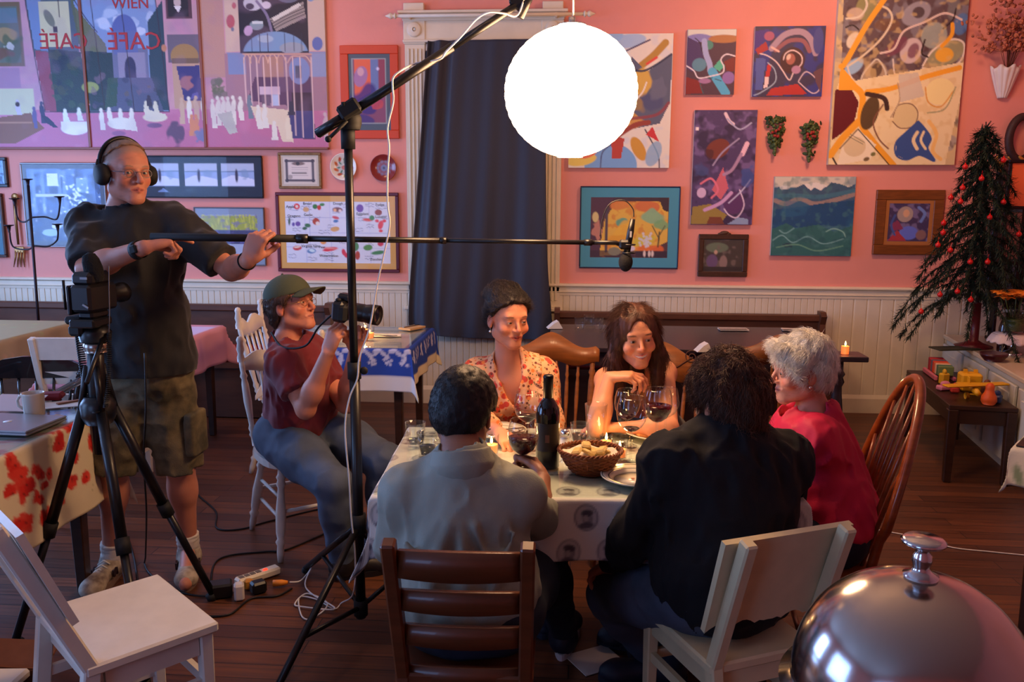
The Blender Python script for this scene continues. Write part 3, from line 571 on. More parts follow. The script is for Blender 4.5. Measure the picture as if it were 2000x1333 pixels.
art('framed_picture', 'framed picture mostly hidden behind the boom operator black shirt', 'picture', (340, 408, 366, 470), .025, (2, fr_pewter), None, Pic(344, 410, 362, 468, (190, 190, 190)), True)
def plate_wall(label, px, py, r, y, draw, rim=(225, 215, 200)):
    c = P(px, py, WY-.02); R_ = r*S; n = 26; na = 64; b = MB(); G = np.zeros((na, n, 3)); cols = np.zeros((na, n, 3)); pic = Pic(-1, -1, 1, 1, rim, .02); draw(pic)
    for i in range(na):
        for j in range(n):
            a = 2*PI*i/na; q = (j/(n-1)); G[i, j] = c+V(math.cos(a)*q*R_, .012-.022*max(0, (q-.55)/.45)**1.3, -math.sin(a)*q*R_)
            ix = int((math.cos(a)*q+1)/2*pic.nx); iy = int((math.sin(a)*q+1)/2*pic.ny); cols[i, j] = pic.C[min(iy, pic.ny), min(ix, pic.nx)]
    b.grid(G, True, True); o = b.build('wall_plate', mat('glazed_plate', rough=.2, attr=True), None, colors=np.clip(cols.reshape(-1, 3)*1.15, 0, .9), solid=.004)
    tag(o, label, 'plate', None); return o
def d1(p):
    for k in range(9): a = k*.7; p.ell(.62*math.cos(a), .62*math.sin(a), .2, .11, rnd.choice([(206, 96, 50), (70, 110, 60), (190, 70, 50)]), a*57+40, 1, .04)
    for k in range(7): a = k*.9+.3; p.ell(.4*math.cos(a), .4*math.sin(a), .14, .06, (60, 104, 60), a*57, 1, .04)
    p.ell(0, .05, .2, .16, (206, 90, 76), 0, 1, .05); p.line([(-.3, -.1), (0, -.3), (.3, -.1), (.3, .2), (0, .35), (-.3, .2)], .05, (80, 100, 60))
def d2(p):
    p.ell(0, 0, 1, 1, (128, 44, 40), 0, 1, .05)
    for k in range(10): a = k*.63; p.ell(.5*math.cos(a), .5*math.sin(a), .12, .12, (120, 100, 120), 0, .8, .08)
    p.ell(0, 0, .24, .24, (110, 110, 140), 0, .9, .08); p.ell(0, 0, .09, .09, (60, 50, 70), 0, 1, .05)
plate_wall('white plate painted with orange fruit and leaves, hung beside the certificate', 671, 326, 26.5, 0, d1)
plate_wall('dark red glazed plate hung nearest the curtained window', 749, 328, 26, 0, d2, (120, 40, 40))
# ---- right half of the wall ----------------------------------------------------
p = Pic(1112, 66, 1311, 328, (214, 206, 190)); p.mottle((190, 196, 206), 18, .5, .2, 3)
p.blob(1190, 70, 26, (130, 170, 206), .9, 2, .4); p.ell(1225, 80, 34, 13, (140, 176, 210), -8, .8); p.line([(1218, 100), (1240, 90), (1266, 78)], 3, (60, 50, 90)); p.line([(1250, 128), (1274, 108), (1296, 84)], 14, (170, 130, 60)); p.line([(1262, 124), (1280, 112)], 5, (206, 70, 60))
p.poly([(1232, 110), (1262, 140), (1311, 104), (1308, 200), (1290, 240), (1240, 250), (1205, 190)], (84, 90, 110)); p.mottle((120, 126, 140), 14, .0, .1, 5)
for a in ((1250, 160, 24, (206, 166, 70), .9, 6, .9), (1270, 200, 24, (70, 76, 110), .9, 7, .8), (1230, 200, 26, (150, 120, 70), .8, 8, .8), (1284, 170, 14, (96, 100, 120), .9, 9, 1.6), (1238, 236, 24, (206, 150, 60), .8, 11, .5)): p.blob(*a)
p.ell(1196, 325, 52, 46, (110, 156, 200)); p.line([(1176, 328), (1180, 296), (1205, 276)], 2.5, (70, 80, 120)); p.ell(1250, 290, 12, 26, (190, 140, 56), -28); p.poly([(1196, 262), (1222, 270), (1216, 310), (1198, 310)], (170, 60, 50)); p.line([(1262, 252), (1288, 300), (1292, 328)], 2.5, (40, 30, 60)); p.poly([(1264, 262), (1276, 246), (1290, 276)], (190, 50, 56)); p.ell(1280, 300, 14, 26, (120, 160, 190), 20, .8); p.line([(1208, 232), (1280, 224), (1306, 200)], 6, (130, 60, 70), .9); p.line([(1200, 270), (1240, 244), (1268, 238)], 10, (140, 60, 50)); p.ell(1138, 312, 30, 12, (214, 190, 90), -10); p.ell(1150, 298, 20, 10, (214, 110, 80), -20); p.line([(1216, 128), (1250, 138), (1276, 128), (1308, 106)], 4, (50, 56, 80)); p.line([(1236, 200), (1254, 180), (1262, 160)], 3, (220, 214, 200))
art('abstract_canvas', 'large abstract canvas of blue, ochre and red shapes behind the glowing lantern', 'painting', (1112, 66, 1311, 328), .03, pic=p)
p = Pic(1341, 57, 1436, 185, (72, 50, 66)); p.rect(1341, 57, 1436, 70, (196, 200, 190)); p.ell(1364, 74, 24, 8, (120, 120, 176)); p.ell(1412, 76, 30, 8, (160, 110, 66)); p.poly([(1341, 72), (1366, 84), (1376, 120), (1352, 140), (1341, 132)], (66, 50, 96)); p.ell(1382, 88, 10, 9, (70, 130, 116)); p.line([(1374, 80), (1378, 104), (1386, 124), (1388, 138)], 11, (150, 160, 200)); p.line([(1392, 140), (1404, 158), (1420, 182)], 17, (76, 160, 196)); p.poly([(1394, 130), (1406, 116), (1416, 128), (1406, 140)], (76, 170, 140)); p.ell(1366, 126, 14, 13, (84, 130, 150)); p.poly([(1341, 150), (1370, 158), (1376, 182), (1341, 184)], (120, 34, 36)); p.poly([(1414, 120), (1436, 110), (1436, 140), (1420, 138)], (110, 40, 40)); p.ell(1424, 152, 12, 12, (130, 100, 160)); p.line([(1341, 128), (1356, 138), (1366, 152), (1392, 148), (1412, 142), (1414, 130), (1408, 116), (1418, 106), (1436, 110)], 2.4, (214, 206, 214)); p.line([(1356, 74), (1366, 84), (1370, 100)], 1.8, (40, 30, 50)); p.line([(1398, 154), (1410, 158)], 1.5, (40, 50, 80)); p.line([(1376, 182), (1370, 160), (1392, 152)], 2, (50, 90, 100)); p.ell(1378, 158, 12, 5, (150, 110, 150))
art('abstract_canvas', 'small abstract canvas with a pale wandering line and turquoise river shape', 'painting', (1341, 57, 1436, 185), .025, pic=p)
p = Pic(1472, 51, 1609, 189, (50, 44, 74)); p.mottle((40, 50, 130), 22, .8, .1, 3); p.poly([(1472, 60), (1500, 56), (1480, 100), (1472, 104)], (60, 40, 120)); p.poly([(1474, 96), (1494, 80), (1500, 96), (1480, 106)], (150, 40, 46)); p.line([(1506, 94), (1530, 68), (1560, 62), (1580, 76), (1592, 104)], 12, (150, 130, 150)); p.line([(1514, 98), (1538, 80), (1566, 80), (1580, 100)], 8, (130, 80, 90)); p.ell(1548, 118, 24, 26, (60, 30, 36)); p.line([(1530, 116), (1534, 104), (1548, 98), (1564, 108), (1566, 124), (1552, 140), (1544, 156), (1530, 138), (1516, 120), (1498, 108), (1484, 104)], 2.4, (206, 186, 186)); p.ell(1544, 115, 9, 11, (150, 90, 80)); p.ell(1540, 111, 4, 6, (206, 176, 160), 20); p.ell(1556, 136, 9, 8, (160, 120, 150)); p.poly([(1476, 112), (1496, 114), (1492, 176), (1478, 176)], (70, 84, 150)); p.poly([(1500, 124), (1508, 126), (1504, 150), (1496, 150)], (170, 36, 40)); p.poly([(1496, 150), (1504, 150), (1502, 170), (1494, 172)], (206, 190, 190)); p.line([(1500, 122), (1514, 136), (1516, 160), (1490, 180), (1476, 186)], 2, (150, 170, 190)); p.poly([(1510, 172), (1560, 164), (1580, 184), (1500, 187)], (160, 40, 40)); p.line([(1562, 158), (1576, 140), (1598, 156), (1604, 174), (1590, 182), (1562, 160)], 2, (196, 180, 190)); p.poly([(1590, 140), (1608, 132), (1606, 180), (1596, 160)], (90, 60, 70)); p.line([(1506, 92), (1520, 100)], 4, (210, 170, 160)); p.ell(1596, 80, 10, 26, (60, 66, 130)); p.ell(1500, 70, 10, 9, (150, 80, 110))
art('abstract_canvas', 'square abstract canvas in deep blue and red with a pale eye-like swirl', 'painting', (1472, 51, 1609, 189), .03, pic=p)
p = Pic(1353, 215, 1473, 439, (72, 56, 96)); p.mottle((120, 100, 150), 14, .6, .15, 2); p.mottle((40, 30, 56), 18, .7, .1, 6); p.ell(1400, 290, 24, 18, (110, 52, 44), -30); p.line([(1412, 222), (1420, 236), (1428, 242)], 6, (214, 190, 200)); p.line([(1416, 232), (1440, 252), (1462, 240)], 3, (160, 160, 190)); p.line([(1448, 300), (1456, 280)], 9, (226, 180, 196)); p.rect(1356, 248, 1362, 254, (220, 210, 210)); p.line([(1392, 322), (1410, 296), (1440, 270)], 3, (150, 140, 170)); p.poly([(1392, 370), (1412, 326), (1424, 366), (1410, 390)], (190, 96, 110)); p.line([(1370, 358), (1390, 348), (1404, 370), (1392, 386)], 4, (206, 110, 130)); p.ell(1372, 376, 9, 10, (196, 170, 200)); p.ell(1436, 396, 20, 22, (84, 50, 96)); p.line([(1418, 408), (1428, 420), (1444, 424), (1456, 400), (1446, 370)], 2.4, (206, 190, 210)); p.line([(1426, 396), (1450, 372), (1466, 350)], 2.4, (186, 186, 214)); p.poly([(1353, 439), (1356, 404), (1390, 398), (1424, 420), (1410, 439)], (140, 120, 60)); p.poly([(1384, 439), (1390, 424), (1412, 424), (1420, 439)], (110, 60, 44)); p.poly([(1424, 439), (1446, 424), (1466, 428), (1466, 439)], (130, 150, 180)); p.blob(1386, 300, 10, (60, 30, 40), .7, 3); p.blob(1462, 346, 12, (60, 84, 150), .7, 5, 1.6); p.blob(1372, 334, 14, (60, 80, 130), .6, 8); p.line([(1414, 340), (1430, 330), (1446, 300)], 6, (160, 130, 160)); p.line([(1380, 410), (1410, 396), (1430, 376)], 7, (190, 150, 190))
art('abstract_canvas', 'tall dark purple abstract canvas with swirling strokes and an olive corner', 'painting', (1353, 215, 1474, 439), .03, pic=p)
p = Pic(1154, 386, 1300, 502, (80, 56, 60)); p.poly([(1170, 500), (1180, 430), (1200, 396), (1280, 392), (1300, 410), (1300, 470), (1260, 490)], (206, 166, 70)); p.mottle((190, 110, 50), 9, .6, .2, 3)
for a in ((1210, 402, 20, (196, 120, 60), .9, 1, .5), (1260, 404, 24, (190, 100, 60), .9, 2, .4), (1270, 424, 22, (120, 170, 130), .9, 3, .6), (1210, 432, 14, (70, 150, 130), .9, 4, .5), (1284, 436, 14, (110, 160, 110), .9, 5, .8), (1224, 450, 24, (214, 170, 60), .8, 6, .6), (1204, 470, 18, (206, 150, 50), .9, 7, .6), (1256, 470, 20, (190, 180, 60), .8, 8, .6), (1270, 486, 22, (206, 100, 50), .9, 9, .4)): p.blob(*a)
for k in range(26): p.ell(rnd.gauss(1262, 7), rnd.gauss(470, 9), 2.4, 2.6, (196, 196, 200), 0, .9)
p.line([(1184, 400), (1184, 490)], 5, (70, 60, 76), 1, False); p.line([(1284, 452), (1282, 480)], 3, (80, 70, 50), 1, False); p.line([(1282, 462), (1270, 440)], 1.8, (80, 80, 60)); p.line([(1282, 462), (1294, 440)], 1.8, (80, 80, 60)); p.rect(1154, 386, 1300, 393, (60, 44, 56)); p.poly([(1154, 386), (1200, 386), (1178, 410), (1172, 502), (1154, 502)], (72, 46, 66)); p.blob(1166, 450, 8, (190, 130, 110), .8, 4, 2.); p.ell(1163, 424, 6, 10, (196, 180, 120)); p.poly([(1280, 386), (1300, 386), (1300, 414), (1290, 410)], (56, 40, 50)); p.rect(1240, 490, 1300, 502, (50, 34, 44)); p.rect(1154, 488, 1300, 502, (54, 40, 56), .8)
for x in (1257, 1266, 1272): p.ell(x, 494, 2.5, 6, (206, 190, 180))
p.ell(1200, 490, 12, 8, (120, 120, 100)); p.ell(1232, 484, 7, 5, (200, 190, 200))
art('framed_painting', 'framed yellow park scene with a broad turquoise mat, behind the microphone', 'painting', (1132, 364, 1327, 525), .028, (2.5, mat('navy_thin_frame', (36, 44, 76), .4)), (19, (72, 140, 160)), p)
p = Pic(1376, 471, 1446, 529, (64, 58, 54)); p.ell(1400, 486, 20, 9, (96, 110, 90)); p.mottle((110, 96, 90), 9, .7, .2, 3); p.ell(1392, 510, 10, 12, (96, 76, 110)); p.ell(1412, 512, 7, 12, (130, 110, 104)); p.ell(1398, 494, 3, 4, (180, 150, 130)); p.rect(1376, 520, 1446, 529, (50, 44, 44))
t, I, yc = art('framed_painting', 'small dark framed painting with a carved crest, under the tall purple canvas', 'painting', (1364, 458, 1461, 541), .03, (10, fr_brown), None, p, True)
c = P(1415, 456, WY-.02); MB().ell(c, (.035, .012, .018)).ell(c+V(-.03, 0, -.006), (.02, .01, .011)).ell(c+V(.03, 0, -.006), (.02, .01, .011)).build('crest', fr_brown, t, True)
p = Pic(1509, 345, 1667, 500, (50, 96, 120)); p.rect(1509, 345, 1667, 366, (190, 190, 176)); p.poly([(1509, 368), (1524, 364), (1540, 372), (1566, 360), (1586, 366), (1602, 372), (1620, 356), (1640, 360), (1654, 366), (1667, 358), (1667, 400), (1509, 410)], (56, 84, 110)); p.poly([(1566, 360), (1590, 356), (1612, 362), (1600, 372), (1588, 366), (1580, 372)], (206, 206, 200)); p.blob(1528, 366, 9, (206, 210, 206), .8, 2, .5); p.line([(1509, 390), (1534, 398), (1560, 388), (1590, 398), (1630, 390), (1667, 378)], 9, (150, 130, 120), .8); p.line([(1509, 384), (1550, 382), (1600, 384), (1667, 372)], 8, (60, 110, 130), .8)
p.poly([(1509, 410), (1560, 404), (1612, 396), (1667, 390), (1667, 440), (1509, 446)], (28, 70, 110)); p.mottle((40, 96, 130), 16, .5, .2, 4, 2, 1); p.poly([(1509, 448), (1536, 436), (1556, 446), (1600, 438), (1630, 452), (1667, 440), (1667, 500), (1509, 500)], (44, 96, 96)); p.mottle((70, 120, 120), 10, .4, .3, 7); p.line([(1512, 470), (1530, 460), (1552, 474), (1580, 462), (1612, 476), (1650, 466)], 2, (110, 160, 160)); p.line([(1616, 452), (1630, 446), (1648, 452), (1654, 462)], 2, (120, 170, 160)); p.blob(1540, 480, 9, (36, 50, 70), .8, 4, .6); p.line([(1524, 450), (1536, 456), (1552, 446)], 2.4, (100, 150, 150)); p.line([(1520, 484), (1560, 478), (1600, 490), (1650, 480)], 2.5, (90, 140, 120)); p.mottle((30, 70, 84), 12, .35, .3, 12)
art('landscape_canvas', 'square canvas of blue-green mountains under a pale sky, above the booth', 'painting', (1509, 345, 1667, 500), .028, pic=p)
p = Pic(1738, 396, 1815, 473, (60, 50, 84)); p.mottle((110, 100, 140), 10, .8, .1, 3); p.ell(1769, 418, 15, 16, (150, 136, 130), 20); p.ell(1771, 416, 6, 8, (190, 150, 120)); p.line([(1794, 404), (1806, 416), (1800, 432)], 6, (96, 120, 180)); p.ell(1778, 456, 18, 14, (90, 104, 190)); p.poly([(1738, 473), (1756, 450), (1776, 473)], (150, 50, 60)); p.poly([(1740, 440), (1756, 430), (1768, 448), (1750, 452)], (120, 50, 80)); p.ell(1802, 460, 10, 10, (120, 90, 90)); p.line([(1750, 420), (1744, 440), (1752, 460)], 4, (60, 80, 140))
oak = mat('wide_oak_frame', (128, 72, 30), .45, var=.3, vscale=12, stretch=(1, 1, 8)); 
t, I, yc = art('framed_painting', 'small abstract in a very wide flat brown wooden frame beside the fir tree', 'painting', (1709, 371, 1842, 498), .03, (20, oak), (7, (150, 96, 50)), p)
# the largest canvas, top right
T = (1629, -34, 1880, 322); p = Pic(*T, (196, 176, 130), 1.7); ox = 0
YE = (226, 160, 44); DK = (44, 30, 30); CRM = (222, 206, 160); GRY = (140, 134, 132)
def Z(x, y): return (1600+x*.42, y*.42)
p.poly([Z(90, -60), Z(700, -60), Z(690, 280), Z(480, 350), Z(230, 420), Z(100, 300)], (92, 76, 80)); p.mottle((130, 130, 140), 18, .6, .15, 3); p.mottle((60, 40, 44), 14, .6, .25, 5)
for cx, cy, rx, ry, c, a in ((430, 60, 70, 50, (150, 150, 160), -30), (440, 55, 28, 26, (60, 40, 40), 0), (200, 30, 50, 60, (140, 140, 90), 10), (520, 160, 60, 60, (150, 160, 150), -20), (640, 110, 34, 50, (80, 120, 170), 10), (420, 230, 50, 60, (200, 186, 186), 20), (430, 230, 24, 36, (110, 60, 80), 20), (580, 245, 90, 55, (150, 150, 110), -25), (575, 250, 42, 34, (230, 170, 40), 0), (160, 300, 50, 30, (150, 190, 220), -40), (260, 340, 56, 64, (170, 150, 120), 20), (265, 320, 26, 36, (70, 50, 40), 20), (350, 210, 60, 30, (110, 60, 80), -40), (150, 180, 40, 30, (220, 214, 190), -60), (300, 110, 60, 30, (110, 80, 60), 0), (600, 40, 28, 50, (110, 110, 110), 10), (150, 60, 40, 30, (190, 170, 150), 0)):
    x, y = Z(cx, cy); p.ell(x, y, rx*.42, ry*.42, c, a, .85, 2.5); p.ell(x, y, rx*.42+1.4, ry*.42+1.4, CRM, a, 0)
def zl(pts, w, c, a=1.): p.line([Z(*q) for q in pts], w*.42, c, a)
zl([(250, 20), (300, 40), (320, 90), (280, 170), (200, 250), (130, 300)], 10, (206, 196, 170)); zl([(280, 240), (340, 220), (380, 140), (470, 100), (560, 60), (640, 90)], 10, (206, 190, 180)); zl([(480, 300), (520, 230), (600, 180), (660, 200), (650, 280), (560, 320), (480, 310)], 9, (214, 206, 190)); zl([(210, 410), (200, 350), (240, 290), (270, 270), (310, 330), (300, 380), (240, 400)], 8, (196, 190, 170)); zl([(130, 300), (150, 350), (210, 410)], 8, (206, 200, 190)); zl([(340, 270), (350, 330), (370, 370)], 7, (206, 200, 190)); zl([(110, 80), (170, 70), (200, 20), (180, -30)], 10, (206, 200, 180)); zl([(560, 130), (600, 90), (610, 40)], 7, DK); zl([(480, 180), (470, 240), (500, 260)], 8, DK); zl([(110, 120), (140, 110), (170, 130)], 7, DK)
p.poly([Z(90, 380), Z(690, 280), Z(620, 780), Z(70, 780)], CRM); p.mottle((206, 180, 120), 14, .5, .2, 9)
p.poly([Z(80, 410), Z(150, 400), Z(195, 470), Z(180, 560), Z(120, 620), Z(78, 650)], (92, 16, 26)); zl([(280, -10), (200, 120), (120, 280), (100, 300)], 26, YE); zl([(110, 330), (150, 380), (210, 440), (210, 560), (270, 650), (380, 770)], 30, YE); p.poly([Z(98, 300), Z(130, 330), Z(200, 410), Z(96, 410)], YE); zl([(200, 560), (130, 640), (78, 720)], 34, YE); zl([(230, 420), (340, 405), (500, 350), (650, 310)], 24, YE); zl([(600, 110), (600, 160), (560, 210)], 18, YE)
x, y = Z(250, 520); p.ell(x, y, 17, 34, (84, 66, 40), 12); zl([(230, 430), (310, 450), (330, 500)], 22, (60, 40, 34)); zl([(310, 480), (270, 560), (300, 640), (350, 690)], 7, (120, 80, 60)); x, y = Z(420, 535); p.ell(x, y, 25, 25, (206, 190, 140)); zl([(360, 540), (380, 485), (440, 478), (475, 520), (460, 580), (400, 592), (360, 560)], 5, (120, 90, 70)); zl([(370, 380), (385, 460), (350, 540)], 6, (170, 150, 120)); p.poly([Z(370, 340), Z(460, 330), Z(500, 440), Z(390, 470)], (190, 184, 170), .8); x, y = Z(570, 420); p.ell(x, y, 28, 26, (232, 214, 150)); zl([(500, 400), (520, 470), (580, 490), (630, 420)], 6, (206, 150, 60)); zl([(530, 560), (570, 620), (560, 700), (600, 740)], 18, (226, 180, 90), .8); zl([(520, 520), (600, 500), (640, 400)], 6, (150, 150, 110))
bl = [Z(*q) for q in ((480, 560), (510, 590), (545, 640), (535, 690), (572, 748), (500, 720), (440, 742), (390, 720), (385, 660), (430, 610))]; p.poly(bl, (50, 80, 140)); p.line(bl+[bl[0]], 4, (50, 80, 140)); zl([(480, 612), (465, 650), (485, 690)], 16, CRM); zl([(510, 610), (500, 650), (525, 690)], 12, CRM)
p.poly([Z(130, 680), Z(200, 595), Z(290, 670), Z(270, 740), Z(110, 770)], (226, 216, 186)); x, y = Z(190, 680); p.ell(x, y, 22, 20, (206, 190, 150)); zl([(165, 620), (235, 660)], 3, (110, 110, 90)); zl([(160, 632), (228, 668)], 3, (110, 110, 90)); zl([(200, 596), (330, 735), (360, 768)], 5, DK); zl([(120, 690), (200, 596)], 5, (90, 60, 40)); x, y = Z(280, 716); p.ell(x, y, 5, 4, (110, 110, 60), -20); x, y = Z(250, 740); p.ell(x, y, 6, 4, (110, 90, 60), -20); zl([(90, 735), (110, 768)], 8, DK)
art('abstract_canvas', 'tallest abstract canvas of cream, yellow and dark red forms at the upper right', 'painting', T, .045, pic=p, gain=1.2)
# plaster grape clusters, wall vase, wreath plaque, mirror
m_leafg = mat('dark_green_leaves', (52, 74, 34), .7, var=.4, vscale=30); m_grape = mat('dull_green_berries', (86, 104, 52), .5, var=.4, vscale=40); m_redb = mat('dull_red_flower', (150, 44, 34), .6)
for k, (px, py, hh) in enumerate(((1514, 268, 80), (1581, 278, 82))):
    c = P(px, py, WY-.03); t = thing('fruit_cluster', ('hanging green cluster with few red berries, left of the pair' if k == 0 else 'hanging green cluster with a red bloom at its centre, right of the pair'), 'wall ornament', (c[0], WY-.03, c[2])); b = MB(); r2 = random.Random(k); h = hh*S
    for i in range(90):
        v = r2.random(); w = .062*math.sin(min(1, (v+.1)*1.15)*PI)**.8*(1-.4*v)*1.15; a = r2.uniform(-1, 1)
        b.ell(c+V(a*w, -.012*(1-a*a)*2+r2.uniform(0, .012), h*(.42-v*.86)), r2.uniform(.009, .014), seg=8, rings=6)
    b.build('berries', m_grape, t, True); b = MB()
    for i in range(40):
        v = r2.random()**1.3; a = r2.uniform(-1, 1); w = .075*(1-.5*v); q = c+V(a*w, -.01, h*(.45-v*.75)); b.ell(q, (.022, .004, .012), rotz(a)@roty(r2.uniform(-1, 1)), 8, 6)
    b.tube([c+V(0, .01, h*.4), c+V(0, .01, h*.52)], .005).build('leaves', m_leafg, t, True); b = MB()
    for i in range(9): b.ell(c+V(r2.uniform(-.03, .03), -.028, r2.uniform(-.0, .07)), .011, seg=8, rings=6)
    b.build('red_berries', m_redb, t, True)
# ribbed white wall vase holding dried flowers
c = P(1966, 190, WY-.08); t = thing('wall_vase', 'white ribbed half vase mounted high on the wall at the right', 'wall vase', (c[0], WY-.01, c[2])); na = 40; prof = [(.028, 0), (.03, .01), (.045, .05), (.06, .1), (.075, .15), (.088, .19), (.09, .21)]; G = np.zeros((na, len(prof), 3))
for i in range(na):
    a = PI*i/(na-1)
    for j, (r, z) in enumerate(prof): q = r*(1+.05*math.cos(a*14)); G[i, j] = (c[0]-math.cos(a)*q*1.05, WY-.012-math.sin(a)*q, c[2]+z+(.012*math.cos(a*7) if j > 4 else 0))
MB().grid(G).build('vase_body', mat('white_ribbed_ceramic', (214, 206, 200), .4), t, True, solid=.006)
t = thing('dried_flowers', 'spray of dried pinkish orange hydrangea standing in the white wall vase', 'dried flowers', c+V(0, 0, .2)); r2 = random.Random(5); b = MB(); st = MB()
for i in range(420):
    q = c+V(r2.gauss(0, .13), r2.uniform(-.14, -.0), .3+abs(r2.gauss(.12, .16)))
    q[1] = min(q[1], WY-.03); b.ell(q, (r2.uniform(.008, .02), .006, r2.uniform(.008, .018)), rotz(r2.uniform(0, 3))@rotx(r2.uniform(-1, 1)), 6, 4)
for i in range(30):
    e = c+V(r2.gauss(0, .12), r2.uniform(-.05, .0), .3+r2.uniform(0, .3)); e[1] = min(e[1], WY-.02); st.tube([c+V(0, .03, .15), (c+e)/2+V(0, 0, .15), e], .002, 5)
b.build('blooms', mat('dried_petals', (190, 112, 82), .8, var=.45, vscale=18), t, True)['kind'] = 'stuff'; st.build('stems', mat('dry_stem', (110, 62, 40), .8), t, True)
c = P(1998, 270, WY-.05); t = thing('wreath_plaque', 'dark round wreath with gold leaves at the right photo edge above the mirror', 'wreath', (c[0], WY-.03, c[2]-.2)); ang = np.linspace(0, 2*PI, 40, endpoint=False); MB().tube(np.stack([c[0]+.09*np.cos(ang), np.full(40, WY-.04), c[2]+.15*np.sin(ang)], 1), .028, 10, True).build('ring', mat('dark_wreath', (60, 34, 30), .6, var=.4, vscale=40), t, True); b = MB()
for i in range(26): q = c+V(-.06+r2.gauss(0, .06), r2.uniform(-.02, .02), -.17+r2.gauss(0, .02)); b.ell(q, (.03, .006, .012), roty(r2.uniform(-1, 1)), 8, 5)
b.build('gold_leaves', mat('gold_leaf', (196, 140, 60), .4, metal=.5), t, True)
# ================================================================== paper lantern on its boom stand
m_blk = mat('black_powder_coat', (16, 15, 17), .35); m_blkr = mat('black_rubber', (14, 14, 14), .7); m_chrome = mat('chrome', (200, 200, 205), .15, metal=1.)
m_cordw = mat('white_cord', (226, 220, 214), .5); m_cordk = mat('black_cord', (14, 13, 14), .5)
LC = P(1115, 180, 3.0); LR = 123/1650*3.04
def lantern_mat():
    m = bpy.data.materials.new('lantern_paper'); m.use_nodes = True; b = m.node_tree.nodes['Principled BSDF']
    b.inputs['Base Color'].default_value = (.9, .85, .78, 1); b.inputs['Emission Color'].default_value = (*LAMP, 1); b.inputs['Emission Strength'].default_value = LANTERN_E; return m
t = thing('paper_lantern', 'large round glowing white paper lantern hanging over the dinner table', 'lantern', LC-V(0, 0, LR))
prof = []; nr = 21
for i in range(nr*4+1):
    a = -PI/2+PI*i/(nr*4); k = 1+.012*(abs(math.sin(a*nr*1.0))-.5); prof.append((max(.0, math.cos(a))*LR*k if 2 < i < nr*4-2 else .045, math.sin(a)*LR*.965))
MB().lathe(prof[2:-2], LC, 48).build('paper_shade', lantern_mat(), t, True)
ang = np.linspace(0, 2*PI, 24, endpoint=False); b = MB()
b.tube(np.stack([LC[0]+.047*np.cos(ang), LC[1]+.047*np.sin(ang), np.full(24, LC[2]+LR*.965)], 1), .003, 6, True); b.tube([LC+V(0, 0, LR*.9), LC+V(0, 0, LR*1.08)], .012, 10); b.build('wire_frame', m_chrome, t, True)
SB = PZ(702, 1235, 0); ST = P(683, 232, SB[1]); ST[0] = (ST[0]+SB[0])/2; SB[0] = ST[0]+.0
t = thing('light_stand', 'tall black tripod light stand with a long slanting boom arm in front of the cameraman', 'light stand', SB)
zc = P(692, 1025, SB[1])[2]; zh = .10
def sp(z): f = z/ST[2]; return SB+(ST-SB)*f
MB().tube([sp(.06), sp(1.0)], .019, 14).build('pole', m_blk, t, True); MB().tube([sp(.98), sp(ST[2])], .0145, 14).build('inner_pole', m_blk, t, True)
for z0, z1, r_ in ((.97, 1.03, .024), (zc-.03, zc+.04, .028), (zh-.03, zh+.03, .026)): MB().tube([sp(z0), sp(z1)], r_, 14).build('collar', m_blkr, t, True)
MB().ell(sp(1.0)+V(.035, 0, 0), (.014, .01, .014)).build('knob', m_blkr, t, True)
feet = [PZ(520, 1400, 0), PZ(596, 1120, 0), PZ(815, 1185, 0)]
for f in feet:
    a = sp(zc); d = f-a; MB().tube([a, f+V(0, 0, .02)], .0125, 10).build('leg', m_blk, t, True)
    MB().tube([f-d*.04+V(0, 0, .012), f+V(0, 0, .012)], .016, 10).build('foot', m_blkr, t, True)
    MB().tube([sp(zh), a+d*.62], .009, 8).build('brace', m_blk, t, True)
# boom arm
yb = ST[1]; tail = P(620, 261, yb-.03); BE = P(1046, -14, LC[1]-.02); hubp = P(683, 222, yb-.03)
MB().tube([hubp+(tail-hubp)*.05, tail], .017, 12).tube([tail, tail+unit(tail-hubp)*.004], .013, 12).build('boom_tail', m_blk, t, True)
MB().tube([hubp, hubp+(BE-hubp)*.55], .0155, 12).tube([hubp+(BE-hubp)*.53, BE], .0125, 12).build('boom_arm', m_blk, t, True)
b = MB().tube([sp(ST[2]-.1), sp(ST[2]-.02)], .024, 14).lathe([(0, -.03), (.034, -.03), (.04, -.01), (.04, .01), (.03, .03), (0, .03)], P(683, 236, yb), 20).box(hubp+V(0, 0, .012), (.075, .06, .05), align(unit(BE-tail))@roty(PI/2), bev=.008)
b.tube([P(672, 214, yb-.05), P(670, 200, yb-.06)], .007, 8); b.tube([P(678, 236, yb-.04), P(641, 272, yb-.06)], .006, 8).ell(P(641, 272, yb-.06), .011); b.build('tilt_head', m_blkr, t, True)
MB().tube([P(1046, -30, LC[1]-.02), P(1016, 34, LC[1]-.04)], .013, 10).box(P(1012, 6, LC[1]-.03), (.055, .03, .04), roty(.7), bev=.006).build('end_clamp', m_blk, t, True)
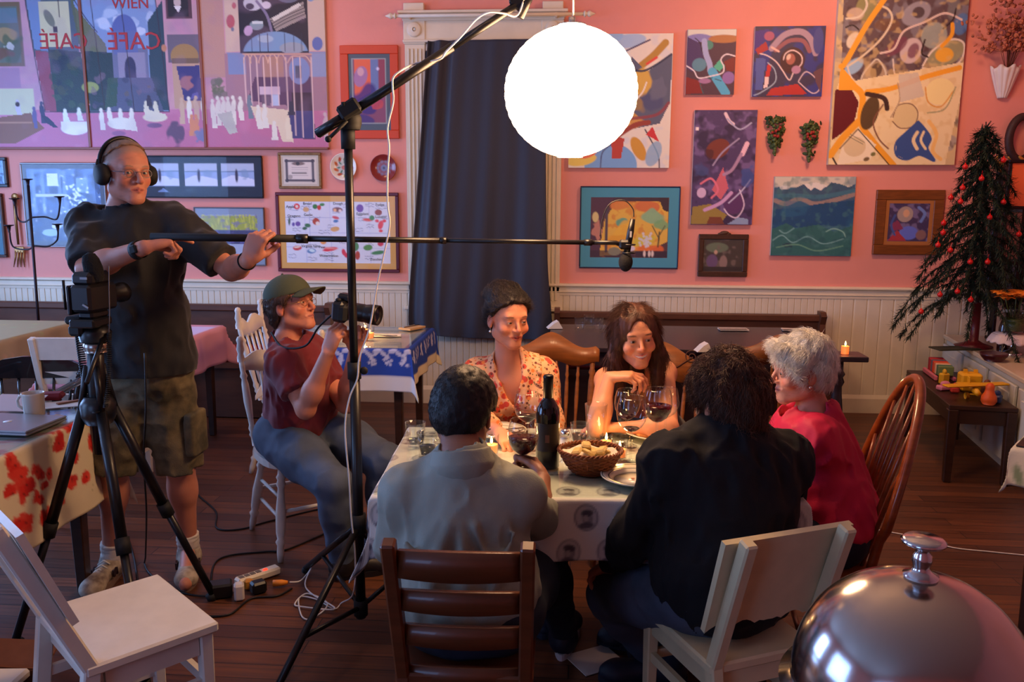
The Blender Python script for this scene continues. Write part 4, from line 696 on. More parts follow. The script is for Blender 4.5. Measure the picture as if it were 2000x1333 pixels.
# white lamp cord: from lantern over the boom down to the power strip
def bpt(f, dz=0., dy=-.02): q = hubp+(BE-hubp)*f; return q+V(0, dy, dz)
e_ = P(1118, -40, LC[1]); pts = [LC+V(0, 0, LR*1.06), P(1120, 20, LC[1]), P(1114, -30, LC[1]), P(1070, -60, LC[1]), BE+V(-.02, 0, .03), P(1012, 28, LC[1]-.06), P(985, 26, LC[1]-.08), P(955, 24, LC[1]-.09), P(930, 38, LC[1]-.08), P(900, 72, LC[1]-.11), P(872, 100, LC[1]-.11), P(858, 116, LC[1]-.11), P(812, 124, LC[1]-.10), P(783, 138, yb-.03), P(768, 152, yb-.04), P(767, 172, yb-.05), P(768, 200, yb-.05), P(757, 250, yb-.05), P(760, 290, yb-.05), P(757, 340, yb-.05), P(757, 400, yb-.05), P(761, 440, yb-.05), P(749, 500, yb-.05), P(736, 560, yb-.05), P(722, 640, yb-.05), P(702, 700, yb-.05), P(698, 740, yb-.05), P(682, 780, yb-.05), P(674, 840, yb-.05), P(682, 940, yb-.04), P(686, 1010, yb-.04), P(694, 1090, yb-.04), P(690, 1160, yb-.05), PZ(668, 1178, .012), PZ(652, 1190, .006), PZ(620, 1172, .006), PZ(585, 1168, .006), PZ(590, 1205, .006), PZ(612, 1208, .006), PZ(640, 1180, .014), PZ(600, 1160, .012), PZ(576, 1180, .006), PZ(592, 1186, .01), PZ(655, 1190, .016), PZ(608, 1160, .014), PZ(596, 1140, .006), PZ(608, 1110, .05), PZ(600, 1122, .02), PZ(585, 1136, .01), PZ(566, 1138, .02)]
tag(MB().tube(spline(pts, 6), .0032, 6).build('lamp_cord', m_cordw), 'white lamp cord running from the lantern over the boom and down the stand', 'cord')
# ================================================================== the dinner table
TZ = .75
FL, NLc = PZ(802, 833, TZ+.006), PZ(734, 965, TZ+.006)
ux = unit(PZ(1500, 841, TZ+.006)-FL); uy = V(-ux[1], ux[0], 0); TW = 1.24; TD = abs((FL-NLc)@uy); O = FL-uy*TD   # near left corner
def tp(u, v, z=0.): return O+ux*u+uy*v+V(0, 0, z)
def cloth(name, label, O, ux, uy, W, D, drops, z, colour, step=.006, material=None, group=None, seed=0, wave=.012):
    """drops = (left, right, near, far) hang lengths; colour(Pic) paints in metres from the near left table corner"""
    l, r, nn, f = drops; pic = Pic(-l, -nn, W+r, D+f, (230, 230, 230), step); colour(pic); X, Y = pic.X, pic.Y
    ex = np.where(X < 0, -X, np.where(X > W, X-W, 0)); ey = np.where(Y < 0, -Y, np.where(Y > D, Y-D, 0)); sx = np.where(X < 0, -1, 1)*(ex > 0); sy = np.where(Y < 0, -1, 1)*(ey > 0)
    cx = np.clip(X, 0, W); cy = np.clip(Y, 0, D); mn = np.minimum(ex, ey); drop = np.maximum(ex, ey)+.25*mn; rd = .012
    wv = wave*np.sin(X*17+seed)*np.clip(ey/.1, 0, 1)+wave*np.sin(Y*19+seed*2)*np.clip(ex/.1, 0, 1)
    ox = sx*(np.minimum(ex, rd)+.10*ex*0+.2*mn)+sx*wv*(ex > 0)*.8+sx*.05*ex; oy = sy*(np.minimum(ey, rd)+.2*mn)+sy*wv*(ey > 0)*.8+sy*.05*ey
    zz = z-np.maximum(0, drop-rd*.5)+np.where(drop < rd, 0, 0); zz = np.where(drop <= rd*.5, z, zz)
    G = O[None, None, :]*np.array([1, 1, 0])+ux*(cx+ox)[..., None]+uy*(cy+oy)[..., None]; G[..., 2] = zz
    col = np.clip(pic.C, 0, .92).transpose(1, 0, 2).reshape(-1, 3)
    o = MB().grid(G.transpose(1, 0, 2), True).build(name, material or mat('printed_cotton', rough=.75, attr=True, bump=.0006, bscale=300), colors=col, solid=.0025)
    return tag(o, label, 'tablecloth', group)
def table_frame(t, O, ux, uy, W, D, z, material, leg=.06, apron=.09, inset=.05, world=True, legs=((0, 0), (1, 0), (0, 1), (1, 1))):
    R = np.stack([ux, uy, V(0, 0, 1)], 1); c = O*V(1, 1, 0)+ux*W/2+uy*D/2
    MB().box(c+V(0, 0, z-.014), (W-.004, D-.004, .026), R, bev=.003).build('tabletop', material, t, True)
    a = MB(); i = inset+leg/2
    for s_ in (i, D-i): a.bar(O*V(1, 1, 0)+ux*i+uy*s_+V(0, 0, z-.03-apron/2), O*V(1, 1, 0)+ux*(W-i)+uy*s_+V(0, 0, z-.03-apron/2), .02, apron)
    for s_ in (i, W-i): a.bar(O*V(1, 1, 0)+ux*s_+uy*i+V(0, 0, z-.03-apron/2), O*V(1, 1, 0)+ux*s_+uy*(D-i)+V(0, 0, z-.03-apron/2), .02, apron)
    a.build('apron', material, t, True)
    for a_, b_ in legs:
        q = O*V(1, 1, 0)+ux*(i+(W-2*i)*a_)+uy*(i+(D-2*i)*b_); MB().box(q+V(0, 0, (z-.027)/2), (leg, leg, z-.027), R, bev=.005, taper=.7).build('leg', material, t, True)
m_dwood = mat('dark_table_wood', (58, 34, 22), .4, var=.3, vscale=8, stretch=(1, 1, 6))
t = thing('dining_table', 'dark wooden dining table under the cloth printed with oval heads', 'table', O+ux*TW/2+uy*TD/2-V(0, 0, TZ+.006)); table_frame(t, O, ux, uy, TW, TD, TZ-.004, m_dwood)
def ovals(p):
    p.C[:] = lin((226, 222, 212)); r2 = random.Random(4); x0, x1, y0, y1 = p.b[0], p.b[2], p.b[1], p.b[3]; k = 0
    ys = [-.165, -.06, .055, .155, .36, .55, .645, .80]
    for j, y in enumerate(ys):
        xs = np.arange(-.26, TW+.26, .118)+(.05 if j % 2 else 0)
        for x in xs:
            if .14 < y < .62 and .2 < x < .95: continue
            if p.b[0] > x or x > p.b[2]: continue
            c = (110, 108, 118) if r2.random() < .5 else (134, 130, 136); a = r2.uniform(-14, 14)
            p.ell(x, y, .036, .042, c, a, .75, .004); p.ell(x, y, .030, .036, (196, 192, 190), a, .9, .004)
            p.ell(x+.003, y-.002, .016, .021, (132, 126, 130), a, .85, .005); p.ell(x+.002, y+.014, .018, .011, (70, 66, 76), a, .9, .004); p.ell(x, y-.024, .022, .010, (86, 82, 92), a, .9, .004); p.ell(x+r2.uniform(-.004, .004), y-.002, .008, .01, (176, 166, 162), a, .8, .004); k += 1
    th = np.linspace(0, 2*PI, 30)
    for cx in (.36, .88):
        p.line([(cx+.2*math.cos(a), .38+.13*math.sin(a)) for a in th], .004, (90, 88, 84)); p.line([(cx+.12*math.cos(a), .38+.08*math.sin(a)) for a in th], .003, (110, 108, 100))
        for a in np.linspace(0, 2*PI, 16)[:-1]: p.ell(cx+.16*math.cos(a), .38+.105*math.sin(a), .016, .012, (130, 128, 120), math.degrees(a), .7, .006)
    for y in (.205, .575): p.line([(-.25, y), (TW+.25, y)], .004, (96, 92, 96), 1, False)
    for y in (.20, .21): 
        for x in np.arange(-.2, TW+.2, .02): p.ell(x, y, .004, .003, (96, 92, 96), 0, .8, .003)
_l = Pic.line
def _line(s, pts, wd, col, a=1., curve=True, taper=False):
    if s.b[2]-s.b[0] < 8:      # cloth painted in metres: sharper falloff
        p = np.array(pts, float); 
        if curve and len(p) > 2: p = spline(np.c_[p, np.zeros(len(p))], 6)[:, :2]
        D = np.full(s.X.shape, 1e9)
        for (xa, ya), (xb, yb) in zip(p[:-1], p[1:]):
            L = (xb-xa)**2+(yb-ya)**2+1e-9; t = np.clip(((s.X-xa)*(xb-xa)+(s.Y-ya)*(yb-ya))/L, 0, 1); D = np.minimum(D, np.hypot(s.X-xa-t*(xb-xa), s.Y-ya-t*(yb-ya)))
        return s.put(s.soft(D-wd/2, .05 if wd > .02 else .004), col, a)
    return _l(s, pts, wd, col, a, curve, taper)
Pic.line = _line
cloth('tablecloth', 'cream tablecloth printed with grey oval heads, draped over the dinner table', O, ux, uy, TW, TD, (.20, .18, .19, .18), TZ, ovals, .005)
R_T = np.stack([ux, uy, V(0, 0, 1)], 1)
tag(MB().box(tp(TW/2, TD/2, -.0005), (TW+.006, TD+.006, .005), R_T, bev=.0015).build('glass_top', glass_mat('table_glass', (.93, .97, .95), refl=1.3)), 'clear glass sheet lying on the dinner table cloth', 'table glass')
GZ = TZ+.0075
def on(px, py, z=GZ): return PZ(px, py, z)
# ------------------------------------------------------------------ tableware
m_gl = glass_mat('drinking_glass', (.97, .98, .98), refl=1.4); m_wine = mat('red_wine', (70, 4, 12), .08, trans=.35, ior=1.33); m_bottle = mat('dark_bottle_glass', (12, 10, 8), .08, coat=.5)
m_plate = mat('glazed_plate_white', (226, 218, 200), .2); m_band = mat('plate_band', (46, 60, 46), .3)
def wine_glass(pos, label, level=.5, tilt=None, sc=1.):
    t = thing('wine_glass', label, 'wine glass', pos, 0, 'wine glasses on the dinner table'); R = tilt; h = .155*sc
    bow = [(.003, .075), (.012, .08), (.024, .09), (.031, .104), (.034, .12), (.0325, .14), (.0285, .158), (.028, .16), (.0275, .159), (.032, .14), (.0333, .12), (.0303, .104), (.0235, .091), (.011, .0815), (0, .079)]
    s_ = sc*1.0
    f = lambda pr: [(r*s_*1.06, z*s_) for r, z in pr]
    MB().lathe(f(bow), (0, 0, 0), 28, R).build('bowl', m_gl, t)
    MB().lathe(f([(.0, .078), (.0035, .076), (.003, .05), (.003, .02), (.004, .008), (0, .006)]), (0, 0, 0), 12, R).build('stem', m_gl, t)
    MB().lathe(f([(0, .006), (.006, .007), (.026, .002), (.029, .001), (.0285, 0), (0, 0)]), (0, 0, 0), 28, R).build('foot', m_gl, t)
    if level > 0:
        zt = .081+.06*level; pr = [(0, .0805)]+[(r-.0009, z) for r, z in bow[1:6] if z < zt]
        rr = np.interp(zt, [z for r, z in bow[:8]], [r for r, z in bow[:8]])-.0009; pr += [(rr, zt), (0, zt)]
        MB().lathe(f(pr), (0, 0, 0), 28, R).build('wine', m_wine, t)
    return t
GS = 1.25
hold_pos = P(1026, 893, 2.36)
wine_glass(on(1029, 878), 'wine glass of red wine behind the dark bottle, before the woman in floral blouse', .35, sc=GS)
wine_glass(on(1231, 905), 'nearly empty wine glass with a red drop, beside the near white plate', .08, sc=GS*1.1)
wine_glass(on(1281, 884), 'wine glass half full of red wine standing before the far plate with toast', .62, sc=GS*1.1)
wine_glass(on(1223, 872), 'wine glass behind the nearly empty one, in front of the smiling woman', .12, sc=GS)
wine_glass(on(1298, 868), 'clear wine glass just behind the half full one at the smiling woman place', .0, sc=GS)
t = thing('wine_bottle', 'tall dark wine bottle standing at the middle of the dinner table', 'bottle', on(1069, 912)); b_h = .292
MB().lathe([(0, 0), (.034, 0), (.038, .004), (.038, .175), (.035, .195), (.024, .215), (.0155, .228), (.0145, .24), (.0145, .27), (0, .27)], seg=36).build('bottle_body', m_bottle, t)
MB().lathe([(.0145, .225), (.0158, .226), (.0158, .288), (.0165, .29), (.0165, .297), (.0145, .3), (0, .3)], seg=24).build('capsule', mat('black_foil_capsule', (24, 20, 22), .3, metal=.4), t)
G = np.zeros((24, 2, 3)); an = np.linspace(-2.6, -.4, 24); G[:, :, 0] = (.0384*np.cos(an))[:, None]; G[:, :, 1] = (.0384*np.sin(an))[:, None]; G[:, 0, 2] = .06; G[:, 1, 2] = .15
MB().grid(G).build('label_patch', mat('dark_bottle_label', (48, 40, 34), .6), t)
G = np.zeros((6, 2, 3)); an = np.linspace(-1.75, -1.4, 6); G[:, :, 0] = (.0389*np.cos(an))[:, None]; G[:, :, 1] = (.0389*np.sin(an))[:, None]; G[:, 0, 2] = .09; G[:, 1, 2] = .115; MB().grid(G).build('seal', mat('bottle_seal', (110, 74, 66), .5), t)
def tumbler(pos, label, h, r0, r1, facets=12, water=0., mt=None, cat='glass'):
    t = thing('tumbler', label, cat, pos, 0, 'tumblers on the dinner table'); na = facets*4; prof = [(r0*.9, 0), (r0, .003), (r0+(r1-r0)*.5, h*.5), (r1, h), (r1-.0025, h), (r0+(r1-r0)*.5-.003, h*.5), (r0-.004, .01), (0, .01)]
    G = np.zeros((na, len(prof), 3))
    for i in range(na):
        a = 2*PI*i/na
        for j, (r, z) in enumerate(prof): q = r*(1+(.035*abs(math.sin(a*facets/2)) if j in (1, 2) else 0)); G[i, j] = (q*math.cos(a), q*math.sin(a), z)
    MB().grid(G, True, True).build('glass_body', m_gl, t)
    if water: MB().lathe([(0, .011), (r0-.005, .011), (r0+(r1-r0)*water-.0035, h*water), (0, h*water)], seg=28).build('water', glass_mat('water', (.9, .95, .95), refl=1.33), t)
    return t
tumbler(on(1163, 862), 'tall cut glass tumbler on the far side of the dinner table', .135, .028, .04, 14)
tumbler(on(835, 893), 'short fluted tumbler nearest the left end of the dinner table', .085, .026, .036, 10, .45)
tumbler(on(812, 872), 'fluted tumbler at the far left corner of the dinner table', .085, .026, .036, 10, .3)
tumbler(on(1131, 870), 'small plain tumbler between the salt shaker and the cut glass one', .08, .026, .032, 8, .5)
def plate(pos, r, label):
    t = thing('dinner_plate', label, 'plate', pos, 0, 'plates on the dinner table'); 
    MB().lathe([(0, .004), (r*.6, .004), (r*.66, .008), (r*.72, .013), (r, .022), (r*1.0, .0185), (r*.72, .008), (r*.62, 0), (0, 0)], seg=56).build('plate_body', m_plate, t)
    def band(r0): 
        z = .013+(r0-r*.72)/(r*.28)*.009+.0006; MB().lathe([(r0-.0013, z-.0002), (r0+.0013, z)], seg=56).build('band', m_band, t)
    band(r*.76); band(r*.95); return t
pn = plate(on(1240, 940), .105, 'empty white plate with dark rim bands nearest the camera')
plate(on(1276, 853), .105, 'white plate with a slice of toast in front of the smiling woman')
plate(on(972, 850), .105, 'white plate with dark cutlery on it, half hidden by the seated man dark-haired head')
for px, py, z, nm in ((1236, 935, GZ+.005, 'crumb'),):
    tag(MB().ell(PZ(px, py, z+.003), (.006, .004, .002)).build('crumb', mat('crumb', (206, 130, 90), .8)), 'tiny brown crumb on the empty white plate', 'crumb')
q = PZ(1262, 849, GZ+.012); R = rotz(.3); tag(MB().box(q, (.085, .07, .012), R@roty(.12), bev=.005).build('toast_slice', mat('toast', (196, 124, 66), .8, bump=.002, bscale=120, var=.3, vscale=60)), 'slice of toasted bread on the far plate', 'bread')
for k, (a, b_) in enumerate((((952, 842), (1000, 838)), ((955, 850), (1002, 846)))):
    A, Bq = PZ(*a, GZ+.024), PZ(*b_, GZ+.024); tag(MB().bar(A, Bq, .008, .002, bev=.0005).bar(Bq, Bq+(Bq-A)*.5, .014, .0015).build('knife' if k == 0 else 'fork', mat('cutlery_steel', (120, 116, 112), .25, metal=1.)), ('dark knife lying across the half hidden plate' if k == 0 else 'fork lying nearer the camera across the half hidden plate'), 'cutlery')
# salt shaker
t = thing('salt_shaker', 'small glass salt shaker with chrome cap beside the dark bottle', 'shaker', on(1103, 872)); MB().lathe([(0, 0), (.018, 0), (.019, .004), (.017, .03), (.014, .042), (0, .042)], seg=10).build('glass_body', m_gl, t); MB().lathe([(0, .002), (.0165, .002), (.0155, .028), (0, .028)], seg=10).build('salt', mat('salt', (226, 222, 214), .9), t); MB().lathe([(.0145, .04), (.0155, .042), (.0155, .052), (.011, .06), (0, .062)], seg=16).build('cap', m_chrome, t)
# bread basket
bc = on(1152, 922); t = thing('bread_basket', 'round woven wicker bread basket on the near side of the table', 'basket', bc); b = MB(); nst = 30; rows = 11; rb, rt, hh = .055, .098, .066
for j in range(rows):
    f = j/(rows-1); r = rb+(rt-rb)*(f**.8); z = .004+f*hh; th = np.linspace(0, 2*PI, 120, endpoint=False); w = .0026*np.sin(th*nst/2+PI*(j % 2)); b.tube(np.stack([(r+w)*np.cos(th), (r+w)*np.sin(th)*.88, np.full(120, z)], 1), .0036, 6, True)
for k in range(nst):
    a = 2*PI*k/nst; b.tube([(rb*.9*math.cos(a), rb*.9*math.sin(a)*.88, 0.003), ((rb+rt)/2*1.03*math.cos(a), (rb+rt)/2*1.03*math.sin(a)*.88, hh*.45), (rt*math.cos(a), rt*math.sin(a)*.88, hh+.004)], .0022, 5)
m_wick = mat('wicker', (150, 84, 44), .5, var=.35, vscale=40); b.build('woven_side', m_wick, t); b = MB()
for ph in (0, PI):
    th = np.linspace(0, 2*PI, 160, endpoint=False); b.tube(np.stack([(rt+.004*np.cos(th*22+ph))*np.cos(th), (rt+.004*np.cos(th*22+ph))*np.sin(th)*.88, hh+.006+.004*np.sin(th*22+ph)], 1), .0036, 6, True)
b.build('braided_rim', m_wick, t); MB().lathe([(0, .002), (rb, .002), (rb, .006), (0, .006)], seg=30).build('base', m_wick, t)
nap = MB(); G = np.zeros((20, 30, 3))
for i in range(20):
    for j in range(30):
        r = .088*i/19; a = 2*PI*j/29; G[i, j] = (r*math.cos(a), r*math.sin(a)*.86, .035+.028*(i/19)+.006*math.sin(a*5+i*.6)*(i/19)); G[i, j, 0] = min(G[i, j, 0], .086)
tag(nap.grid(G).build('paper_napkin', mat('paper_napkin_white', (226, 216, 196), .9), solid=.001), 'white paper napkin lining the bread basket', 'napkin').location = bc
r2 = random.Random(2)
for k in range(7):
    q = bc+V(r2.uniform(-.045, .04), r2.uniform(-.035, .03), .056+.004*k); tag(MB().box(q, (.055, .03, .014), rotz(r2.uniform(0, 3))@rotx(r2.uniform(-.5, .5)), bev=.006).build('bread_piece', mat('pale_bread', (222, 190, 120), .8, var=.2, vscale=50)), 'piece of pale bread in the wicker basket', 'bread', 'bread pieces in the wicker basket')
# candles
m_flame = mat('candle_flame', (255, 190, 90), .5, emit=60.)
def candle(pos, label, kind='glass', wax=(230, 150, 100), h=.03, r=.022, watt=.35, group='lit candles'):
    t = thing('candle', label, 'candle', pos, 0, group)
    if kind == 'glass':
        MB().lathe([(r*.9, 0), (r*1.0, .003), (r*1.18, h*2.0), (r*1.18-.002, h*2.0), (r*.97, .006), (0, .006)], seg=28).build('holder', m_gl, t); MB().lathe([(0, .007), (r*.9, .007), (r*1.0, h), (r*.3, h-.002), (0, h-.002)], seg=24).build('wax', mat('wax_%02x%02x%02x' % wax, wax, .4), t)
    else: MB().lathe([(0, 0), (r, 0), (r, h), (r*.7, h+.001), (r*.3, h-.004), (0, h-.004)], seg=28).build('wax', mat('wax_%02x%02x%02x' % wax, wax, .4), t)
    MB().tube([(0, 0, h-.006), (0, 0, h+.006)], .001, 6).build('wick', m_blkr, t); MB().lathe([(0, h+.002), (.003, h+.006), (.0045, h+.011), (.003, h+.02), (0, h+.029)], seg=14).build('flame', m_flame, t)
    l = bpy.data.lights.new('candle_light', 'POINT'); l.energy = watt; l.color = (1, .5, .18); l.shadow_soft_size = .012; o = bpy.data.objects.new('candle_light', l); COL.objects.link(o); o.parent = t; o.location = (0, 0, h+.034); return t
candle(on(1184, 872), 'small lit votive in clear glass behind the bread basket', h=.02, r=.02, watt=.5)
candle(on(1210, 896), 'lit orange candle in a glass cup between the basket and the empty wine glass', h=.032, r=.023, watt=.6)
candle(on(960, 888), 'bright lit candle in a glass beside the neck of the man in the grey shirt', h=.035, r=.022, watt=.9)
# paper and phone at the right end, fork in the basket shade, fallen sheet
A = on(1330, 882); MB0 = MB().box(A+V(0, 0, .001), (.15, .20, .0015), rotz(.25)); tag(MB0.build('menu_sheet', mat('white_paper', (222, 216, 206), .8)), 'white sheet of paper on the table in front of the man in the black shirt', 'paper')
tag(MB().box(on(1360, 862)+V(0, 0, .006), (.07, .04, .01), rotz(.2), bev=.003).build('phone', m_blk), 'dark phone lying at the far right of the dinner table', 'phone')
A, Bq = on(1160, 880, GZ+.004), on(1196, 842, GZ+.004); tag(MB().bar(A, Bq, .009, .002).build('knife', mat('cutlery_steel')), 'knife lying behind the bread basket beside the votive', 'cutlery')
A = on(1150, 874); b = MB()
for k in range(4): b.tube([A+V(.01+.006*k, 0, .006), A+V(.01+.006*k, .02, .01), A+V(.02+.002*k, .05, .006)], .0015, 5)
b.bar(A+V(.023, .05, .006), A+V(.04, .13, .004), .007, .002); tag(b.build('fork', mat('cutlery_steel')), 'fork with its prongs toward the bread basket', 'cutlery')
q = PZ(1163, 1291, 0); tag(MB().box(q+V(0, 0, .003), (.17, .145, .002), rotz(.55)).build('fallen_sheet', mat('white_paper')), 'white sheet of paper lying on the floor under the table', 'paper')
# ================================================================== chairs and tables
m_oak = mat('golden_oak', (150, 88, 42), .42, var=.35, vscale=5, stretch=(1, 1, 8), coat=.1); m_cherry = mat('varnished_red_brown_wood', (150, 72, 30), .28, var=.35, vscale=5, stretch=(1, 1, 8), coat=.4)
m_lad = mat('brown_chair_wood', (104, 54, 28), .38, var=.3, vscale=6, stretch=(1, 1, 6), coat=.2); m_wch = mat('white_chair_paint', (224, 216, 204), .38, var=.08, vscale=14); m_ych = mat('yellowed_white_chair_paint', (214, 200, 160), .4, var=.1, vscale=14)
def turned(b, a, c, r, seg=12, k=1.0):
    """turned spindle or leg from a (top) to c (bottom)"""
    a = np.asarray(a, float); c = np.asarray(c, float); L = np.linalg.norm(c-a); f = [(0, .75), (.10, .8), (.13, 1.15), (.16, .8), (.2, 1.1), (.24, .75), (.3, .8), (.5, 1.2), (.7, 1.05), (.76, .75), (.79, 1.15), (.83, .75), (.9, .85), (1, .6)]
    b.lathe([(0, 0)]+[(r*q, t*L) for t, q in f]+[(0, L)], a, seg, align(c-a)); return b
def plain(b, a, c, r0, r1=None, seg=10): return b.tube([a, c], [r0, r0 if r1 is None else r1], seg)
def crest_poly(w, h, kind):
    n = 28; top = []; bot = []
    for i in range(n+1):
        u = i/n*2-1; x = u*w/2
        if kind == 'press': yt = h*(.72+.20*math.cos(u*PI*1.5)**1+(.22*(1-abs(u))) - .0) if abs(u) < .98 else h*.55; yb = h*.10*math.cos(u*PI*2)-(.0)
        elif kind == 'scroll': yt = h*(.72+.28*math.cos(u*PI)); yb = .0+h*.12*math.cos(u*PI*2)
        elif kind == 'scallop': yt = h; yb = -.012+.02*abs(math.sin((u+1)*PI*2.5))*(1 if abs(u) > .1 else .3)
        elif kind == 'turnedtop': yt = h*(.8-.28*math.cos(u*PI*.9)**2); yb = h*.1-h*.1*math.cos(u*PI)
        else: yt = h; yb = 0
        top.append((x, yt)); bot.append((x, yb))
    return bot+top[::-1]
def chair(name, label, loc, rz, style, material, w=.42, d=.41, h=.88, hs=.45, group='chairs around the room', rake=.10):
    """local frame: sitter faces +y, backrest at -y"""
    t = thing(name, label, 'chair', loc, rz, group); yb = -d/2; top = V(0, -rake, h)
    seat = MB()
    if style in ('ladder', 'panel', 'slat'): seat.box((0, 0, hs-.014), (w, d, .03), bev=.006)
    else:
        n = 28; G = [(w/2*1.04*math.copysign(abs(math.cos(a))**.7, math.cos(a)), d/2*1.04*math.copysign(abs(math.sin(a))**.7, math.sin(a))) for a in np.linspace(0, 2*PI, n, endpoint=False)]; seat.prism(G, (0, 0, hs-.018), (1, 0, 0), (0, 1, 0), .034)
    so = seat.build('seat', material, t)
    for s in (-1, 1):
        x = s*(w/2-.03)
        if style in ('ladder', 'panel', 'slat'):
            fx = x; MB().box((fx, d/2-.03, (hs-.03)/2), (.036, .036, hs-.03), bev=.004, taper=.8).build('leg', material, t)
            a = V(s*(w/2-.02), yb+.02, hs); tp_ = V(s*(w/2-.02+(.008 if style == 'ladder' else 0)), yb-rake, h); ft = V(s*(w/2-.03), yb-.04, 0)
            b = MB(); b.bar(ft, a, .034, .042, (0, 1, 0), .004); b.build('leg', material, t)
            b = MB(); b.bar(a-V(0, 0, .02), tp_, .034, .038, (0, 1, 0), .005); b.build('back_post', material, t)
        else:
            b = MB(); turned(b, (x*.86, d/2-.06, hs-.02), (x*1.08, d/2-.0, 0), .02); b.build('leg', material, t); b = MB(); turned(b, (x*.84, yb+.06, hs-.02), (x*1.08, yb-.05, 0), .02); b.build('leg', material, t)
    st = MB()
    if style in ('ladder', 'panel', 'slat'):
        for z in (.16, .28): 
            for s in (-1, 1): st.bar((s*(w/2-.03), yb-.02, z), (s*(w/2-.03), d/2-.03, z), .016, .028)
            if z == .28: st.bar((-w/2+.03, d/2-.03, z), (w/2-.03, d/2-.03, z), .016, .028); st.bar((-w/2+.03, yb-.02, .2), (w/2-.03, yb-.02, .2), .016, .03)
        for y in (d/2-.03, yb+.03): st.box((0, y, hs-.06), (w-.08, .018, .055))
        for s in (-1, 1): st.box((s*(w/2-.03), 0, hs-.06), (.018, d-.1, .055))
    else:
        for s in (-1, 1): st.tube([(s*(w/2-.05), -d/2+.02, .17), (s*(w/2-.05)*1.02, d/2-.04, .17)], .008, 8); st.tube([(s*(w/2-.05), -d/2+.03, .27), (s*(w/2-.05)*1.0, d/2-.05, .27)], .008, 8)
        st.tube([(-w/2+.04, d/2-.03, .22), (w/2-.04, d/2-.03, .22)], .009, 8); st.tube([(-w/2+.04, -d/2+.0, .22), (w/2-.04, -d/2+.0, .22)], .009, 8)
    st.build('stretchers', material, t)
    def back(x, z): return V(x, yb+.02-(rake+.02)*((z-hs)/(h-hs)), z)
    if style == 'ladder':
        for z in (h-.06, h-.165, h-.27, h-.40):
            G = np.zeros((13, 2, 3)); hh = .066 if z > h-.1 else .05
            for i in range(13):
                u = i/12*2-1; c = back(u*(w/2-.03), z); G[i, 0] = c+V(0, -.022*(1-u*u), -hh/2); G[i, 1] = c+V(0, -.022*(1-u*u), hh/2+.008*(1-u*u))
            MB().grid(G).build('slat', material, t, solid=.016)
    elif style == 'panel':
        c = back(0, h-.135); a = math.atan(rake/(h-hs)); R = rotx(a); MB().prism([(x, y-.13) for x, y in crest_poly(w+.05, .26, 'scallop')], c+V(0, .028, 0), R@V(1, 0, 0), R@V(0, 0, 1), .018).build('back_panel', material, t)
    elif style == 'slat':
        for z, hh in ((h-.06, .12), (h-.22, .07), (h-.36, .09)): 
            c = back(0, z); R = rotx(math.atan(rake/(h-hs))); MB().prism([(x, y-hh/2) for x, y in crest_poly(w-.05, hh, 'scallop' if hh == .09 else 'plain')], c, R@V(1, 0, 0), R@V(0, 0, 1), .016).build('slat', material, t)
    elif style in ('press', 'scroll'):
        ch = .13 if style == 'press' else .17; R = rotx(math.atan(rake/(h-hs))); c = back(0, h-ch)
        n = 28; pl = crest_poly(w+.04, ch, style); m_ = len(pl)//2; G = np.zeros((m_, 2, 3))
        for i in range(m_):
            for j, q in enumerate((pl[i], pl[-1-i])): G[i, j] = c+(R@V(q[0], 0, 0))+(R@V(0, 0, 1))*q[1]+V(0, -.03*(1-(q[0]/(w/2))**2)+.01, 0)
        cr = MB().grid(G).build('crest_rail', material, t, solid=.02)
        if style == 'scroll':
            mk = mat('oak_carving', (70, 34, 14), .6)
            for s in (-1, 1):
                th = np.linspace(0, 3.6*PI, 40); pts = [V(s*(w/2-.055)+s*.032*(1-k/44)*math.cos(a+1), .0, .105+.032*(1-k/44)*math.sin(a+1)) for k, a in enumerate(th)]; pts += [V(s*(w/2-.09-.02*k), 0, .075-.02*k+.004*k*k) for k in range(5)]
                MB().tube(spline([c+R@p+V(0, .0135-.03*(1-(p[0]/(w/2))**2)+.01, 0) for p in pts], 2), .0028, 6).build('carving', mk, cr)
        for s in (-1, 1): b = MB(); turned(b, back(s*(w/2-.025), hs-.01), back(s*(w/2-.01), h-ch+.05), .015); b.build('back_post', material, t)
        for k in range(6): x = (k-2.5)*(w-.1)/6; b = MB(); turned(b, back(x*.85, hs-.005), back(x, h-ch+.03)-V(0, .018, 0), .0085, 8); b.build('spindle', material, t)
    elif style == 'turned':
        for s in (-1, 1):
            b = MB(); turned(b, back(s*(w/2-.03), hs-.01), back(s*(w/2-.01), h-.1), .016); q = back(s*(w/2-.01), h-.1); b.lathe([(0, -.02), (.016, -.02), (.018, .0), (.013, .02), (.019, .04), (.014, .07), (.018, .085), (.012, .10), (0, .105)], q, 14); b.build('back_post', material, t)
        c = back(0, h-.19); R = rotx(math.atan(rake/(h-hs))); pl = crest_poly(w-.03, .15, 'turnedtop'); m_ = len(pl)//2; G = np.zeros((m_, 2, 3))
        for i in range(m_):
            for j, q in enumerate((pl[i], pl[-1-i])): G[i, j] = c+V(q[0], -.025*(1-(q[0]/(w/2))**2), 0)+(R@V(0, 0, 1))*q[1]
        MB().grid(G).build('crest_rail', material, t, solid=.02)
        for k in range(4): x = (k-1.5)*(w-.12)/4; b = MB(); b.tube([back(x*.9, hs), back(x, h-.17)], .008, 8); b.build('spindle', material, t)
    return t
def facing(dx, dy): return math.atan2(-dx, dy)   # rz so that local +y points along (dx,dy)
# near ladder-back chair of the man in grey
LAD_C = V(-.262, 2.085, 0); LAD_RZ = facing(-.02, 1)
chair('ladderback_chair', 'brown wooden ladder-back chair under the man in the grey shirt', LAD_C, LAD_RZ, 'ladder', m_lad, w=.345, d=.36, h=.83, rake=.10, hs=.44)
